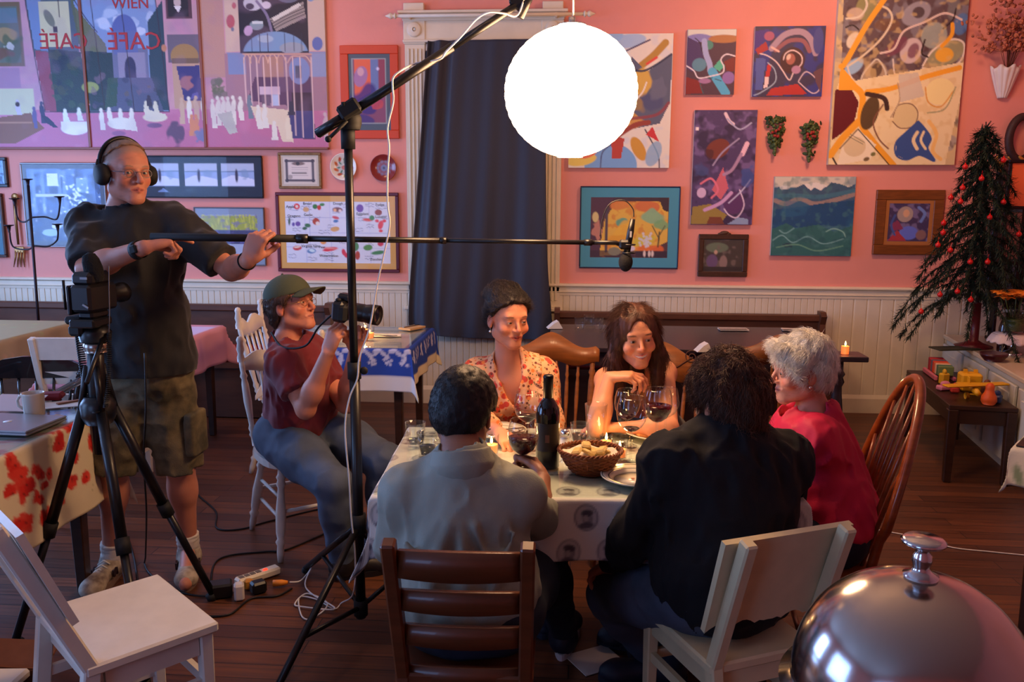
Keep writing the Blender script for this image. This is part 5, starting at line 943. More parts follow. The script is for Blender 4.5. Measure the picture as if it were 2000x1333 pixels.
# white panel chair of the man in black
PC_RZ = facing(-.46, 1); PC_C = V(.43, 2.24, 0)
chair('panel_back_chair', 'cream painted chair with a solid scalloped back panel under the man in black', PC_C, PC_RZ, 'panel', m_ych, w=.33, d=.38, h=.81, rake=.10, hs=.44)
# white chair in the left foreground
sA, sB, sC_, sD = PZ(105, 1197, .45), PZ(315, 1125, .45), PZ(408, 1222, .45), PZ(145, 1305, .45); cc = (sA+sB+sC_+sD)/4; fd = unit((sB+sC_)/2-(sA+sD)/2)
chair('white_chair', 'white painted wooden chair standing empty in the left foreground', (cc[0], cc[1], 0), facing(fd[0], fd[1]), 'panel', m_wch, w=np.linalg.norm(sB-sC_)+.02, d=np.linalg.norm(sB-sA)+.03, h=.86, rake=.16, hs=.455)
# cameraman's chair and the one behind it
CMC = V(-1.25, 3.73, 0)
chair('turned_chair', 'white painted chair with turned posts that the cameraman sits on', CMC, facing(.6, -.8), 'turned', m_wch, w=.42, d=.40, h=.95)
chair('turned_chair', 'white painted turned chair standing empty behind the cameraman', (-1.64, 4.84, 0), facing(1, .05), 'turned', m_wch, w=.42, d=.40, h=.98)
# oak chairs on the far side
chair('pressback_chair', 'golden oak chair with wavy crest behind the woman in the floral blouse', (-.10, 3.72, 0), facing(.03, -1), 'press', m_oak, w=.42, h=.95)
chair('pressback_chair', 'golden oak chair with scroll carving behind the smiling woman', (.36, 3.66, 0), facing(-.12, -1), 'scroll', m_oak, w=.42, h=.945)
chair('pressback_chair', 'golden oak chair with wavy crest at the dark table, beyond the white-haired woman', (1.0, 4.32, 0), facing(.1, 1), 'press', m_oak, w=.42, h=.96)
# hoop-back windsor chair of the white haired woman
def windsor(loc, rz, label):
    t = thing('windsor_chair', label, 'chair', loc, rz, 'chairs around the room'); n = 32; hs = .45; w, d = .46, .44
    G = [(w/2*math.copysign(abs(math.cos(a))**.8, math.cos(a)), d/2*math.copysign(abs(math.sin(a))**.8, math.sin(a))) for a in np.linspace(0, 2*PI, n, endpoint=False)]; MB().prism(G, (0, 0, hs-.02), (1, 0, 0), (0, 1, 0), .036).build('seat', m_cherry, t)
    for s in (-1, 1):
        for y0, y1 in ((.12, .19), (-.12, -.22)): b = MB(); turned(b, (s*.13, y0, hs-.03), (s*.21, y1, 0), .019); b.build('leg', m_cherry, t)
    b = MB(); b.tube([(-.175, .155, .17), (-.175, -.17, .17)], .01).tube([(.175, .155, .17), (.175, -.17, .17)], .01).tube([(-.175, 0, .17), (.175, 0, .17)], .01); b.build('stretchers', m_cherry, t)
    H = .60; rk = .15; hoop = lambda a: V(.235*math.cos(a)*(1-.14*(math.sin(a) < .2)), -.17-rk*max(0, math.sin(a))**1.0*1.0, hs-.01+H*max(0, math.sin(a))**.85)
    A = np.linspace(0, PI, 41); MB().tube([hoop(a) for a in A], .0155, 12).build('hoop', m_cherry, t)
    for k in range(7):
        x = (k-3)/3; top = x*.19; a = math.acos(np.clip(top/.235, -1, 1)); b = MB(); b.tube([V(x*.125, -.165, hs-.01), V(x*.155, -.165-rk*.45, hs+H*.45), hoop(a)], [.006, .0085, .005], 8); b.build('spindle', m_cherry, t)
    return t
windsor((.78, 2.77, 0), facing(-1, .10), 'varnished hoop-back chair with slim spindles behind the white-haired woman')
# ------------------------------------------------------------------ booth benches along the back wall
m_bench = mat('dark_bench_wood', (94, 58, 40), .4, var=.3, vscale=4, stretch=(1, 6, 6)); m_redc = mat('red_bench_cushion', (130, 26, 24), .6, bump=.002, bscale=40)
def bench(name, label, x0, x1, h, endr=True):
    t = thing(name, label, 'bench', ((x0+x1)/2, 6.1, 0)); y = 6.27
    MB().box(((x0+x1)/2, y, h/2+.15), (x1-x0, .03, h-.3)).build('back_panel', m_bench, t, True); MB().box(((x0+x1)/2, y-.015, h-.02), (x1-x0+.02, .06, .05), bev=.008).build('top_rail', m_bench, t, True)
    MB().box(((x0+x1)/2, y-.24, .40), (x1-x0, .46, .04)).build('seat_board', m_bench, t, True); MB().box(((x0+x1)/2, y-.24, .45), (x1-x0-.04, .45, .06), bev=.02).build('cushion', m_redc, t, True); MB().box(((x0+x1)/2, y-.42, .2), (x1-x0, .03, .38)).build('front_panel', m_bench, t, True)
    for x in (x0, x1):
        pl = [(-.0, 0), (.46, 0), (.46, .46), (.40, .52), (.16, .56), (.10, .62), (.09, h-.06), (.12, h+.0), (.08, h+.03), (0, h+.03)]
        MB().prism([(-a, z) for a, z in pl], (x, y+.02, 0), (0, 1, 0), (0, 0, 1), .04).build('end_panel', m_bench, t, True)
bench('booth_bench', 'long dark wooden booth bench with red cushion, left of the curtained window', ROOM_L+.1, P(640, 620, 6.2)[0], P(600, 600, 6.2)[2]); bench('booth_bench', 'long dark wooden booth bench right of the curtained window', P(1088, 620, 6.2)[0], P(1612, 620, 6.15)[0], P(1300, 614, 6.2)[2])
# ------------------------------------------------------------------ far tables
XA, YA = V(1, 0, 0), V(0, 1, 0)
def blue(p):
    p.C[:] = lin((226, 224, 226)); W, D = .80, .80
    p.rect(-.5, -.16, 1.3, 1.3, (34, 70, 168), 1, .01); p.rect(.03, .03, W-.03, D-.03, (216, 214, 220), 1, .01); p.rect(W+.16, -.5, W+.5, 1.3, (224, 214, 180), 1, .01); r2 = random.Random(8)
    for k in range(9):
        cx = .05+k*.09; 
        for sx, sy in ((cx, -.03),):
            for i in range(12): p.ell(sx+r2.gauss(0, .012), sy-i*.006, .008, .009, (206, 210, 236), 0, .9, .004)
            p.ell(sx+.03, sy+.015, .026, .015, (196, 200, 230), 20, .9, .004); p.ell(sx-.025, sy-.0, .02, .012, (196, 200, 230), -30, .9, .004)
        for i in range(12): p.ell(W+.03+i*.006, cx+r2.gauss(0, .012), .009, .008, (206, 210, 236), 0, .9, .004)
def pink(p): p.C[:] = lin((216, 150, 160)); p.rect(.03, .03, p.b[2]-.26, .77, (214, 196, 226), 1, .01)
def cream(p):
    p.C[:] = lin((160, 142, 104)); r2 = random.Random(5)  # cream ground darkened, the shade on it put into the colour
    for k in range(60): p.ell(r2.uniform(p.b[0], p.b[2]), r2.uniform(p.b[1], p.b[3]), .02, .012, r2.choice([(150, 170, 110), (196, 150, 120), (180, 160, 90)]), r2.uniform(0, 180), .6, .01)
BT = PZ(835, 640, .75); x1 = PZ(797, 682, .75)[0]; W_ = .80; b0 = V(x1-W_, 4.70, 0)
t = thing('cafe_table', 'small square table under the blue and white cloth, behind the cameraman', 'table', b0+V(W_/2, .4, 0)); table_frame(t, b0, XA, YA, W_, .80, .742, m_dwood, .055)
cloth('tablecloth', 'blue tablecloth with white grape pattern and white border on the table by the curtain', b0, XA, YA, W_, .80, (.22, .22, .25, .2), .745, blue, .008)
tag(MB().box(b0+V(W_/2, .4, .7515), (W_, .8, .005), bev=.0015).build('glass_top', glass_mat('table_glass')), 'glass sheet on the blue tablecloth', 'table glass')
pk = V(-3.06, 4.62, 0); PW = .70
t = thing('cafe_table', 'dark table under the pink tablecloth, behind the standing man', 'table', pk+V(PW/2, .4, 0)); table_frame(t, pk, XA, YA, PW, .85, .742, m_dwood, .055)
cloth('tablecloth', 'pink tablecloth hanging in a long point to the right of the standing man', pk, XA, YA, PW, .85, (.24, .24, .26, .2), .745, pink, .02, wave=.02)
c3 = V(-4.15, 4.7, 0); t = thing('cafe_table', 'table under the cream flowered cloth at the left photo edge', 'table', c3+V(.35, .4, 0)); table_frame(t, c3, XA, YA, .72, .85, .742, m_dwood, .055)
cloth('tablecloth', 'cream flowered tablecloth at the left photo edge', c3, XA, YA, .72, .85, (.24, .24, .3, .2), .745, cream, .02, wave=.02)
t5 = V(-.16, 4.86, 0); m_dk = mat('dark_glossy_tabletop', (44, 34, 42), .3)
t = thing('long_table', 'long dark glossy table in front of the right-hand booth bench', 'table', t5+V(.85, .45, 0)); table_frame(t, t5, XA, YA, 1.57, .92, .745, m_dk, .07)
# small black trestle table end carrying a candle
q = PZ(1650, 692, .74); t = thing('side_table', 'small black table on a turned post, carrying one lit candle', 'table', (q[0]-.03, q[1], 0)); MB().box((0, 0, .725), (.27, .18, .03), bev=.004).build('tabletop', m_dk, t); b = MB(); turned(b, (0, 0, .71), (0, 0, .06), .035); b.build('post', m_dk, t); MB().box((0, 0, .03), (.08, .34, .06), bev=.01).box((0, 0, .025), (.26, .07, .05), bev=.01).build('base', m_dk, t)
candle((q[0]+.0, q[1], .741), 'lit orange pillar candle on the small black table', 'pillar', (236, 120, 70), .045, .021, .9)
# folded napkins, cutlery, glasses on the far tables
m_nap = mat('white_napkin', (220, 214, 206), .85)
def nap(px, py, z, sx, sy, rz, label, tent=False, group=None):
    q = PZ(px, py, z); 
    if tent: o = MB().prism([(-sx/2, 0), (sx/2, 0), (sx*.2, .05), (-sx*.1, .035)], q, rotz(rz)@V(1, 0, 0), V(0, 0, 1), sy).build('napkin', m_nap)
    else:
        b = MB().box(q+V(0, 0, .005), (sx, sy, .008), rotz(rz), bev=.002); o = b.build('napkin', m_nap)
    return tag(o, label, 'napkin', group)
for px, py, rz, lb in ((1432, 645, .05, 'folded white napkin left of the chair crest on the long dark table'), (1556, 646, -.1, 'folded white napkin at the right end of the long dark table')):
    nap(px, py, .747, .19, .09, rz, lb); q = PZ(px, py, .757)
    for k in (-1, 1): tag(MB().bar(q+V(-.09, .02*k, .004), q+V(.09, .02*k+.01, .004), .008, .003).build('cutlery', mat('cutlery_steel')), 'piece of cutlery lying on a folded napkin on the long dark table', 'cutlery', 'cutlery on the long dark table')
nap(1083, 641, .747, .1, .08, .2, 'crumpled napkin at the left end of the long dark table', True); nap(1373, 686, .747, .09, .07, .2, 'standing folded napkin just right of the carved chair crest', True)
for k, (px, py) in enumerate(((1132, 640), (1150, 634), (1168, 640), (1180, 646))):
    t = tumbler(PZ(px, py+6, .7465), 'upturned glass on the long dark table behind the smiling woman hair', .085, .03, .034, 10); t['group'] = 'glasses on the long dark table'; t['label'] = 'clear glass in the cluster on the long dark table'
nap(752, 657, .755, .2, .07, .15, 'white folded napkin beside the candles on the blue table'); q = PZ(752, 655, .766); tag(MB().bar(q+V(-.1, .0, .002), q+V(.08, -.02, .002), .009, .003).build('knife', mat('cutlery_steel')), 'knife lying on the napkin beside the candles', 'cutlery')
q = PZ(805, 643, .757); tag(MB().box(q+V(0, 0, .008), (.1, .16, .014), rotz(-.5), bev=.003).build('napkin', mat('tan_napkin', (196, 160, 110), .8)), 'tan folded napkin at the far right corner of the blue table', 'napkin')
q = PZ(800, 638, .772); tag(MB().bar(q+V(-.03, -.06, .003), q+V(.05, .07, .003), .012, .003).build('fork', mat('cutlery_steel')), 'fork lying on the tan napkin at the table corner', 'cutlery')
for k, (px, py, lb) in enumerate(((697, 662, 'left lit candle of the three in glasses on the blue table'), (713, 656, 'middle lit candle of the three in glasses on the blue table'), (722, 663, 'right lit candle of the three in glasses on the blue table'))): candle(PZ(px, py, .7545), lb, h=.04, r=.026, watt=1.3)
for px, py, rz in ((112, 690, .1), (140, 684, .1)): nap(px, py, .747, .14, .16, rz, 'folded pale napkin on the pink tablecloth', False, 'napkins on the pink tablecloth')
# white slat chair at the pink table, black bentwood chair, dark red seat bag
chair('white_slat_chair', 'white slat-back chair at the pink table, left of the standing man', (-2.63, 4.40, 0), facing(-.1, 1), 'slat', m_wch, w=.42, d=.40, h=.88, rake=.08)
t = thing('bentwood_chair', 'black bentwood hoop chair at the left photo edge', 'chair', (-4.0, 4.45, 0)); A = np.linspace(0, PI, 25); m_bw = mat('black_bentwood', (20, 16, 20), .3)
MB().tube([(.2*math.cos(a), -.19-.05*math.sin(a), .44+.50*math.sin(a)**.7) for a in A], .014, 10).build('hoop', m_bw, t); MB().tube([(.12*math.cos(a), -.18-.04*math.sin(a), .44+.36*math.sin(a)**.7) for a in A], .01, 8).build('inner_hoop', m_bw, t); MB().lathe([(0, .43), (.2, .43), (.21, .445), (.2, .46), (0, .455)], seg=30).build('seat', m_bw, t)
for sx in (-1, 1):
    for sy in (-1, 1): MB().tube([(sx*.13, sy*.13, .43), (sx*.2, sy*.2, 0)], [.016, .011], 8).build('leg', m_bw, t)
q = P(30, 722, 4.3); t = tag(MB().ell((q[0], q[1], .54), (.17, .12, .09), None, 20, 12).build('cushion', mat('dark_red_cushion', (70, 16, 22), .9, bump=.006, bscale=22)), 'dark red cushion on the seat of the bentwood chair', 'cushion'); t.location = (-4.0-q[0]+.02, 4.45-q[1]+.03, 0)
# black stencilled arm chair
q = V(-2.78, 3.92, 0); t = thing('stencilled_armchair', 'black armchair with faint flower stencil on its rail, behind the mug', 'chair', q, facing(.15, -1)); m_lac = mat('black_lacquer', (14, 13, 16), .2, coat=.5); b = MB()
pl = [(-.27, 0), (.27, 0), (.25, .06), (.16, .10), (.06, .115), (-.06, .115), (-.16, .10), (-.25, .06)]; b.prism(pl, (0, -.23, .66), (1, 0, 0), (0, 0, 1), .025); cr = b.build('crest_rail', m_lac, t)
r2 = random.Random(3); b = MB()
for k in range(26): b.ell((r2.uniform(-.2, .2), -.2445, .70+r2.uniform(-.02, .04)), (r2.uniform(.006, .014), .001, r2.uniform(.005, .01)), seg=8, rings=4)
b.build('stencil', mat('faded_gold_stencil', (70, 62, 44), .6), cr); MB().prism([(x*1.0, y) for x, y in [(.25*math.cos(a), .23*math.sin(a)) for a in np.linspace(0, 2*PI, 26, endpoint=False)]], (0, 0, .44), (1, 0, 0), (0, 1, 0), .035).build('seat', m_lac, t)
for s in (-1, 1):
    MB().tube(spline([(s*.25, -.21, .66), (s*.27, -.05, .665), (s*.27, .13, .66), (s*.28, .2, .65)], 5), .019, 10).build('arm', m_lac, t); b = MB(); turned(b, (s*.265, .12, .65), (s*.23, .13, .45), .015); b.build('arm_post', m_lac, t); b = MB(); turned(b, (s*.24, -.2, .72), (s*.2, -.17, .45), .017); b.build('back_post', m_lac, t)
    for y in (-.16, .16): b = MB(); turned(b, (s*.18, y, .42), (s*.23, y*1.3, 0), .018); b.build('leg', m_lac, t)
for k in range(5): b = MB(); b.tube([((k-2)*.08, -.19, .45), ((k-2)*.09, -.23, .67)], .008, 8); b.build('spindle', m_lac, t)
# ------------------------------------------------------------------ poppy table (near left)
s2 = unit(V(-.02, 1, 0)); s1 = V(s2[1], -s2[0], 0); PWd, PD = 1.15, 1.25; C_ = V(-1.915, 3.20, 0); Op = C_-s1*PWd-s2*PD
def poppy(p):
    p.C[:] = lin((220, 208, 180)); r2 = random.Random(12); W = PWd
    for k in range(440):
        x, y = r2.uniform(-.2, W+.4), r2.uniform(-.2, PD+.3)
        if x > W+.29: continue
        s_ = r2.uniform(.022, .038)
        for i in range(4): a = r2.uniform(0, 6); p.ell(x+s_*.5*math.cos(a), y+s_*.5*math.sin(a), s_*.8, s_*.55, r2.choice([(206, 36, 28), (190, 30, 30), (220, 56, 44)]), r2.uniform(0, 180), .95, .004)
        p.ell(x, y, .005, .005, (90, 20, 20), 0, .8, .004)
    for k in range(70): x, y = r2.uniform(-.2, W+.3), r2.uniform(-.2, PD+.3); p.line([(x, y), (x+r2.uniform(-.05, .05), y+r2.uniform(-.05, .05))], .004, (160, 160, 110), .6, False)
    p.rect(0, 0, W, PD, (150, 160, 166), .55, .01)
t = thing('side_table', 'table under the poppy cloth at the left, carrying laptop and mug', 'table', Op+s1*PWd/2+s2*PD/2); table_frame(t, Op, s1, s2, PWd, PD, .742, m_dwood)
cloth('tablecloth', 'cream tablecloth printed with red poppies on the near left table', Op, s1, s2, PWd, PD, (.2, .36, .3, .3), .747, poppy, .009, wave=.01)
R4 = np.stack([s1, s2, V(0, 0, 1)], 1); tag(MB().box(Op+s1*PWd/2+s2*PD/2+V(0, 0, .7545), (PWd, PD, .006), R4, bev=.002).build('glass_top', glass_mat('table_glass')), 'glass sheet on the poppy tablecloth', 'table glass')
z4 = .758; lp = PZ(50, 832, z4); t = thing('laptop', 'closed silver laptop on the poppy table', 'laptop', lp); m_al = mat('aluminium', (170, 172, 178), .35, metal=.8); RL = rotz(-.05)
MB().box((-.06, -.02, .006), (.33, .23, .010), RL, bev=.004).build('base', m_al, t); MB().box((-.06, -.02, .016), (.33, .23, .008), RL, bev=.004).build('lid', m_al, t); b = MB(); b.lathe([(0, 0), (.014, 0), (.014, .001), (0, .001)], (-.055, -.02, .0202), 20).ell((-.05, -.003, .0208), (.006, .003, .0005)); b.build('fruit_logo', mat('logo_white', (226, 230, 236), .3), t)
tag(MB().box(PZ(108, 806, z4)+V(.03, -.16, .004), (.05, .21, .006), rotz(-.3)).build('folded_paper', mat('buff_paper', (190, 160, 120), .8)), 'folded buff paper sticking out beside the laptop', 'paper')
mg = PZ(68, 812, z4); t = thing('mug', 'pale ceramic mug with its handle to the left beside the laptop', 'mug', mg); m_mug = mat('mug_ceramic', (206, 190, 174), .25); MB().lathe([(0, 0), (.034, 0), (.037, .004), (.04, .085), (.042, .092), (.039, .092), (.036, .084), (.034, .008), (0, .008)], seg=36).build('cup', m_mug, t); MB().tube([(-.036, 0, .075), (-.056, 0, .076), (-.066, 0, .058), (-.062, 0, .036), (-.037, 0, .022)], .0055, 8).build('handle', m_mug, t)
q = PZ(20, 800, z4); tag(MB().box(q+V(0, .03, .02), (.2, .14, .002), rotx(.25)).build('loose_paper', mat('pinkish_paper', (206, 180, 176), .8)), 'tilted pinkish paper at the left photo edge behind the laptop', 'paper')
q = PZ(118, 792, z4); tag(MB().box(q+V(0, 0, .003), (.17, .12, .003), rotz(.5)).build('loose_paper', mat('white_paper')), 'white paper lying right of the mug', 'paper'); q = PZ(95, 785, z4); tag(MB().box(q+V(0, .02, .02), (.1, .07, .03), rotz(.3), bev=.012).build('red_napkin', mat('red_cloth', (120, 24, 34), .8)), 'crumpled red napkin behind the mug', 'napkin')
q = PZ(134, 790, z4); tag(MB().bar(q+V(-.03, -.03, .008), q+V(.03, .05, .008), .02, .006).build('pen', mat('tan_pen', (150, 96, 60), .5)), 'tan marker lying on the white paper', 'pen')
# ------------------------------------------------------------------ candelabra and giant fork
t = thing('candelabra', 'tall wrought iron floor candelabra with four curling arms by the left wall', 'candelabra', (P(70, 600, 5.85)[0], 5.85, 0)); yk = 5.85; m_iron = mat('wrought_iron', (34, 22, 28), .4, metal=.5); x0 = P(70, 600, yk)[0]
MB().tube([(x0, yk, .02), P(55, 362, yk)], .010, 8).build('stem', m_iron, t, True)
def cup(px, py): return P(px, py, yk)
for pts in ([(68, 480), (90, 482), (108, 470), (113, 450)], [(68, 480), (50, 488), (22, 482), (18, 452)], [(62, 425), (85, 424), (108, 428), (117, 396)], [(62, 425), (45, 434), (32, 428), (29, 400)]):
    b = MB(); b.tube(spline([cup(*q)+V(0, .02*math.sin(i), 0) for i, q in enumerate(pts)], 6), .006, 8); e = cup(*pts[-1]); b.lathe([(0, 0), (.006, 0), (.012, .03), (.014, .045), (.034, .05), (.036, .056), (0, .056)], e-V(0, 0, .01), 16); b.build('arm', m_iron, t, True)
b = MB(); b.lathe([(0, 0), (.006, 0), (.012, .03), (.014, .045), (.034, .05), (.036, .056), (0, .056)], P(55, 365, yk), 16); b.build('top_cup', m_iron, t, True)
b = MB()
for k in range(3): a = k*2*PI/3+.5; b.tube(spline([(x0, yk, .3), (x0+.1*math.cos(a), yk+.08*math.sin(a), .2), (x0+.2*math.cos(a), yk+.16*math.sin(a), .03), (x0+.23*math.cos(a), yk+.18*math.sin(a), .02)], 6), .008, 8)
b.build('tripod_base', m_iron, t, True)
yf_ = WY-.03; t = thing('wall_fork', 'giant decorative fork hanging on the wall behind the candelabra', 'wall ornament', (P(38, 500, yf_)[0], WY-.02, P(38, 525, yf_)[2])); m_br = mat('tarnished_brass', (150, 110, 66), .35, metal=.7); b = MB()
b.tube([P(29, 385, yf_), P(31, 430, yf_), P(36, 478, yf_)], [.018, .012, .009], 10).ell(P(29, 385, yf_), (.03, .01, .03)); b.build('handle', m_br, t, True); b = MB(); b.box(P(38, 488, yf_), (.085, .012, .05), bev=.006)
for k in range(4): b.tube([P(31+k*5.2, 490, yf_), P(30+k*5.4, 505, yf_), P(27+k*7, 522, yf_)], [.008, .007, .003], 8)
b.build('tines', m_br, t, True)
# cardboard box in the left corner
q = PZ(10, 1290, .02); t = thing('cardboard_box', 'open cardboard box with white paper inside, behind the white chair', 'box', (-1.72, 2.02, 0)); m_cb = mat('cardboard', (120, 70, 42), .8, var=.15, vscale=20); b = MB(); 
for s in (-1, 1): b.box((s*.2, 0, .12), (.006, .3, .24)); b.box((0, s*.15, .12), (.4, .006, .24))
b.box((0, 0, .005), (.4, .3, .006)); b.build('carton', m_cb, t); MB().box((0, .19, .255), (.38, .1, .005), rotx(.5)).build('flap', m_cb, t)
tag(MB().box((-1.72, 2.02, .245), (.34, .24, .03), rotz(.1)@rotx(-.08), bev=.008).build('paper_stack', mat('white_paper')), 'white papers lying in the cardboard box', 'paper')
# ================================================================== implicit-surface modelling for people
class Cone:
    def __init__(s, a, b, ra, rb, k=.02, cap=False, flat=None):
        s.a = np.asarray(a, float); s.b = np.asarray(b, float); s.ra, s.rb, s.k, s.cap = ra, rb, k, cap; s.flat = flat
        s.c = (s.a+s.b)/2; s.R = np.linalg.norm(s.b-s.a)/2+max(ra, rb)
    def __call__(s, p):
        ba = s.b-s.a; L = ba@ba+1e-12; h = ((p-s.a)@ba)/L; hc = np.clip(h, 0, 1); q = p-s.a-hc[..., None]*ba
        if s.flat is not None:      # flattened cross-section: flat = (axis, factor)
            ax, f = s.flat; t = q@ax; q = q+ax*((f-1)*t)[..., None]; d = np.linalg.norm(q, axis=-1)-(s.ra+(s.rb-s.ra)*hc); d = d/max(1, f*.8)
        else: d = np.linalg.norm(q, axis=-1)-(s.ra+(s.rb-s.ra)*hc)
        if s.cap: d = np.maximum(d, (h-1)*math.sqrt(L))
        return d
class Ell:
    def __init__(s, c, r, M=None, k=.02, cut=None):
        s.c = np.asarray(c, float); s.r = np.asarray(r, float); s.M = np.eye(3) if M is None else np.asarray(M, float); s.k = k; s.R = max(s.r); s.cut = cut
    def __call__(s, p):
        q = (p-s.c)@s.M; k0 = np.linalg.norm(q/s.r, axis=-1); k1 = np.linalg.norm(q/s.r**2, axis=-1)+1e-9; d = k0*(k0-1)/k1
        if s.cut is not None: d = np.maximum(d, (p-s.cut[0])@s.cut[1])
        return d
class RBox:
    def __init__(s, c, h, M=None, r=.01, k=.02): s.c = np.asarray(c, float); s.h = np.asarray(h, float)-r; s.M = np.eye(3) if M is None else np.asarray(M, float); s.r = r; s.k = k; s.R = np.linalg.norm(s.h)+r
    def __call__(s, p):
        q = np.abs((p-s.c)@s.M)-s.h; return np.linalg.norm(np.maximum(q, 0), axis=-1)+np.minimum(q.max(-1), 0)-s.r
def sdf_eval(P_, add, sub, post, cen, rad):
    d = None
    for it in add:
        if cen is not None and np.linalg.norm(it.c-cen)-it.R > rad+.07: continue
        e = it(P_)
        if d is None: d = e
        else: h = np.clip(.5+.5*(d-e)/it.k, 0, 1); d = d*(1-h)+e*h-it.k*h*(1-h)
    if d is None: return None
    for it in sub:
        if cen is not None and it.R < 9 and np.linalg.norm(it.c-cen)-it.R > rad+.05: continue
        e = -it(P_); h = np.clip(.5-.5*(d-e)/it.k, 0, 1); d = d*(1-h)+e*h+it.k*h*(1-h)
    if post is not None: d = post(P_, d)
    return d
def iso(add, sub=(), res=.006, box=None, post=None):
    """surface-nets mesh of the implicit body -> verts, quads"""
    lo = np.min([i.c-i.R for i in add], 0)-.02 if box is None else np.asarray(box[0], float); hi = np.max([i.c+i.R for i in add], 0)+.02 if box is None else np.asarray(box[1], float)
    n = np.ceil((hi-lo)/res).astype(int)+1; F = np.full(n, 1., np.float32); B = 14
    for i0 in range(0, n[0], B):
        for j0 in range(0, n[1], B):
            for k0 in range(0, n[2], B):
                i1, j1, k1 = min(i0+B, n[0]), min(j0+B, n[1]), min(k0+B, n[2]); c = lo+res*np.array([(i0+i1-1)/2, (j0+j1-1)/2, (k0+k1-1)/2]); rad = res*B*.87
                dmin = min(float(it(c[None, :])[0]) if True else 9 for it in add if True) if len(add) < 4 else min((np.linalg.norm(it.c-c)-it.R) for it in add)
                if dmin > rad+.03: continue
                dc = sdf_eval(c[None, :], add, sub, None, c, rad)
                if dc is None: continue
                if dc[0] > rad+.035: continue
                if dc[0] < -rad-.035: F[i0:i1, j0:j1, k0:k1] = -1; continue
                g = np.stack(np.meshgrid(lo[0]+res*np.arange(i0, i1), lo[1]+res*np.arange(j0, j1), lo[2]+res*np.arange(k0, k1), indexing='ij'), -1)
                d = sdf_eval(g, add, sub, post, c, rad)
                if d is not None: F[i0:i1, j0:j1, k0:k1] = d
    ins = F < 0; cs = [(a, b, c) for a in (0, 1) for b in (0, 1) for c in (0, 1)]; m = [x-1 for x in n]
    cnt = sum(ins[a:a+m[0], b:b+m[1], c:c+m[2]].astype(np.int8) for a, b, c in cs); idx = np.argwhere((cnt > 0) & (cnt < 8)); vid = np.full(m, -1, np.int64); vid[tuple(idx.T)] = np.arange(len(idx))
    acc = np.zeros((len(idx), 3)); w = np.zeros(len(idx))
    for a, b, c in cs:
        for ax in range(3):
            if (a, b, c)[ax]: continue
            e = [a, b, c]; e[ax] = 1; f0 = F[idx[:, 0]+a, idx[:, 1]+b, idx[:, 2]+c]; f1 = F[idx[:, 0]+e[0], idx[:, 1]+e[1], idx[:, 2]+e[2]]; x = (f0 < 0) != (f1 < 0)
            t = np.where(x, f0/(f0-f1+1e-12), 0); p = np.tile(np.array([a, b, c], float), (len(idx), 1)); p[:, ax] = t; acc += p*x[:, None]; w += x
    v = lo+(idx+acc/np.maximum(w, 1)[:, None])*res; quads = []
    for ax in range(3):
        sl0 = [slice(0, n[i]-1) for i in range(3)]; sl1 = list(sl0); sl1[ax] = slice(1, n[ax]); A = ins[tuple(sl0)]; Bb = ins[tuple(sl1)]; e = np.argwhere(A != Bb); o1, o2 = [(1, 2), (2, 0), (0, 1)][ax]
        e = e[(e[:, o1] > 0) & (e[:, o2] > 0)]; d1 = np.eye(3, dtype=int)[o1]; d2 = np.eye(3, dtype=int)[o2]; q = np.stack([vid[tuple((e-d1-d2).T)], vid[tuple((e-d2).T)], vid[tuple(e.T)], vid[tuple((e-d1).T)]], 1)
        fl = A[tuple(e.T)]; q[~fl] = q[~fl][:, ::-1]; quads.append(q)
    q = np.vstack(quads); q = q[(q >= 0).all(1)]; return v, q
def smooth_v(v, q, it=1, lam=.5):
    for _ in range(it):
        s = np.zeros_like(v); c = np.zeros(len(v))
        for a, b in ((0, 1), (1, 2), (2, 3), (3, 0)): np.add.at(s, q[:, a], v[q[:, b]]); np.add.at(s, q[:, b], v[q[:, a]]); np.add.at(c, q[:, a], 1); np.add.at(c, q[:, b], 1)
        v = v*(1-lam)+lam*s/np.maximum(c, 1)[:, None]
    return v
def qmesh(name, v, q, material, parent=None, colors=None, org=None):
    me = bpy.data.meshes.new(name); vv = v-(org if org is not None else 0)
    me.vertices.add(len(vv)); me.vertices.foreach_set('co', vv.astype(np.float32).ravel()); me.loops.add(q.size); me.loops.foreach_set('vertex_index', q.astype(np.int32).ravel()); me.polygons.add(len(q)); me.polygons.foreach_set('loop_start', (np.arange(len(q))*4).astype(np.int32)); me.polygons.foreach_set('use_smooth', np.ones(len(q), bool)); me.update(calc_edges=True); me.materials.append(material)
    if colors is not None:
        a = me.color_attributes.new('Col', 'FLOAT_COLOR', 'POINT'); c = np.ones((len(v), 4), np.float32); c[:, :3] = colors; a.data.foreach_set('color', c.ravel())
    o = bpy.data.objects.new(name, me); COL.objects.link(o)
    if parent is not None: o.parent = parent
    return o
def skin_mat(name):
    m = mat(name, rough=.5, attr=True, bump=.0006, bscale=350); b = m.node_tree.nodes['Principled BSDF']; b.inputs['Subsurface Weight'].default_value = .12; b.inputs['Subsurface Radius'].default_value = (.02, .008, .004); b.inputs['Subsurface Scale'].default_value = .3; return m
m_skin = skin_mat('skin')
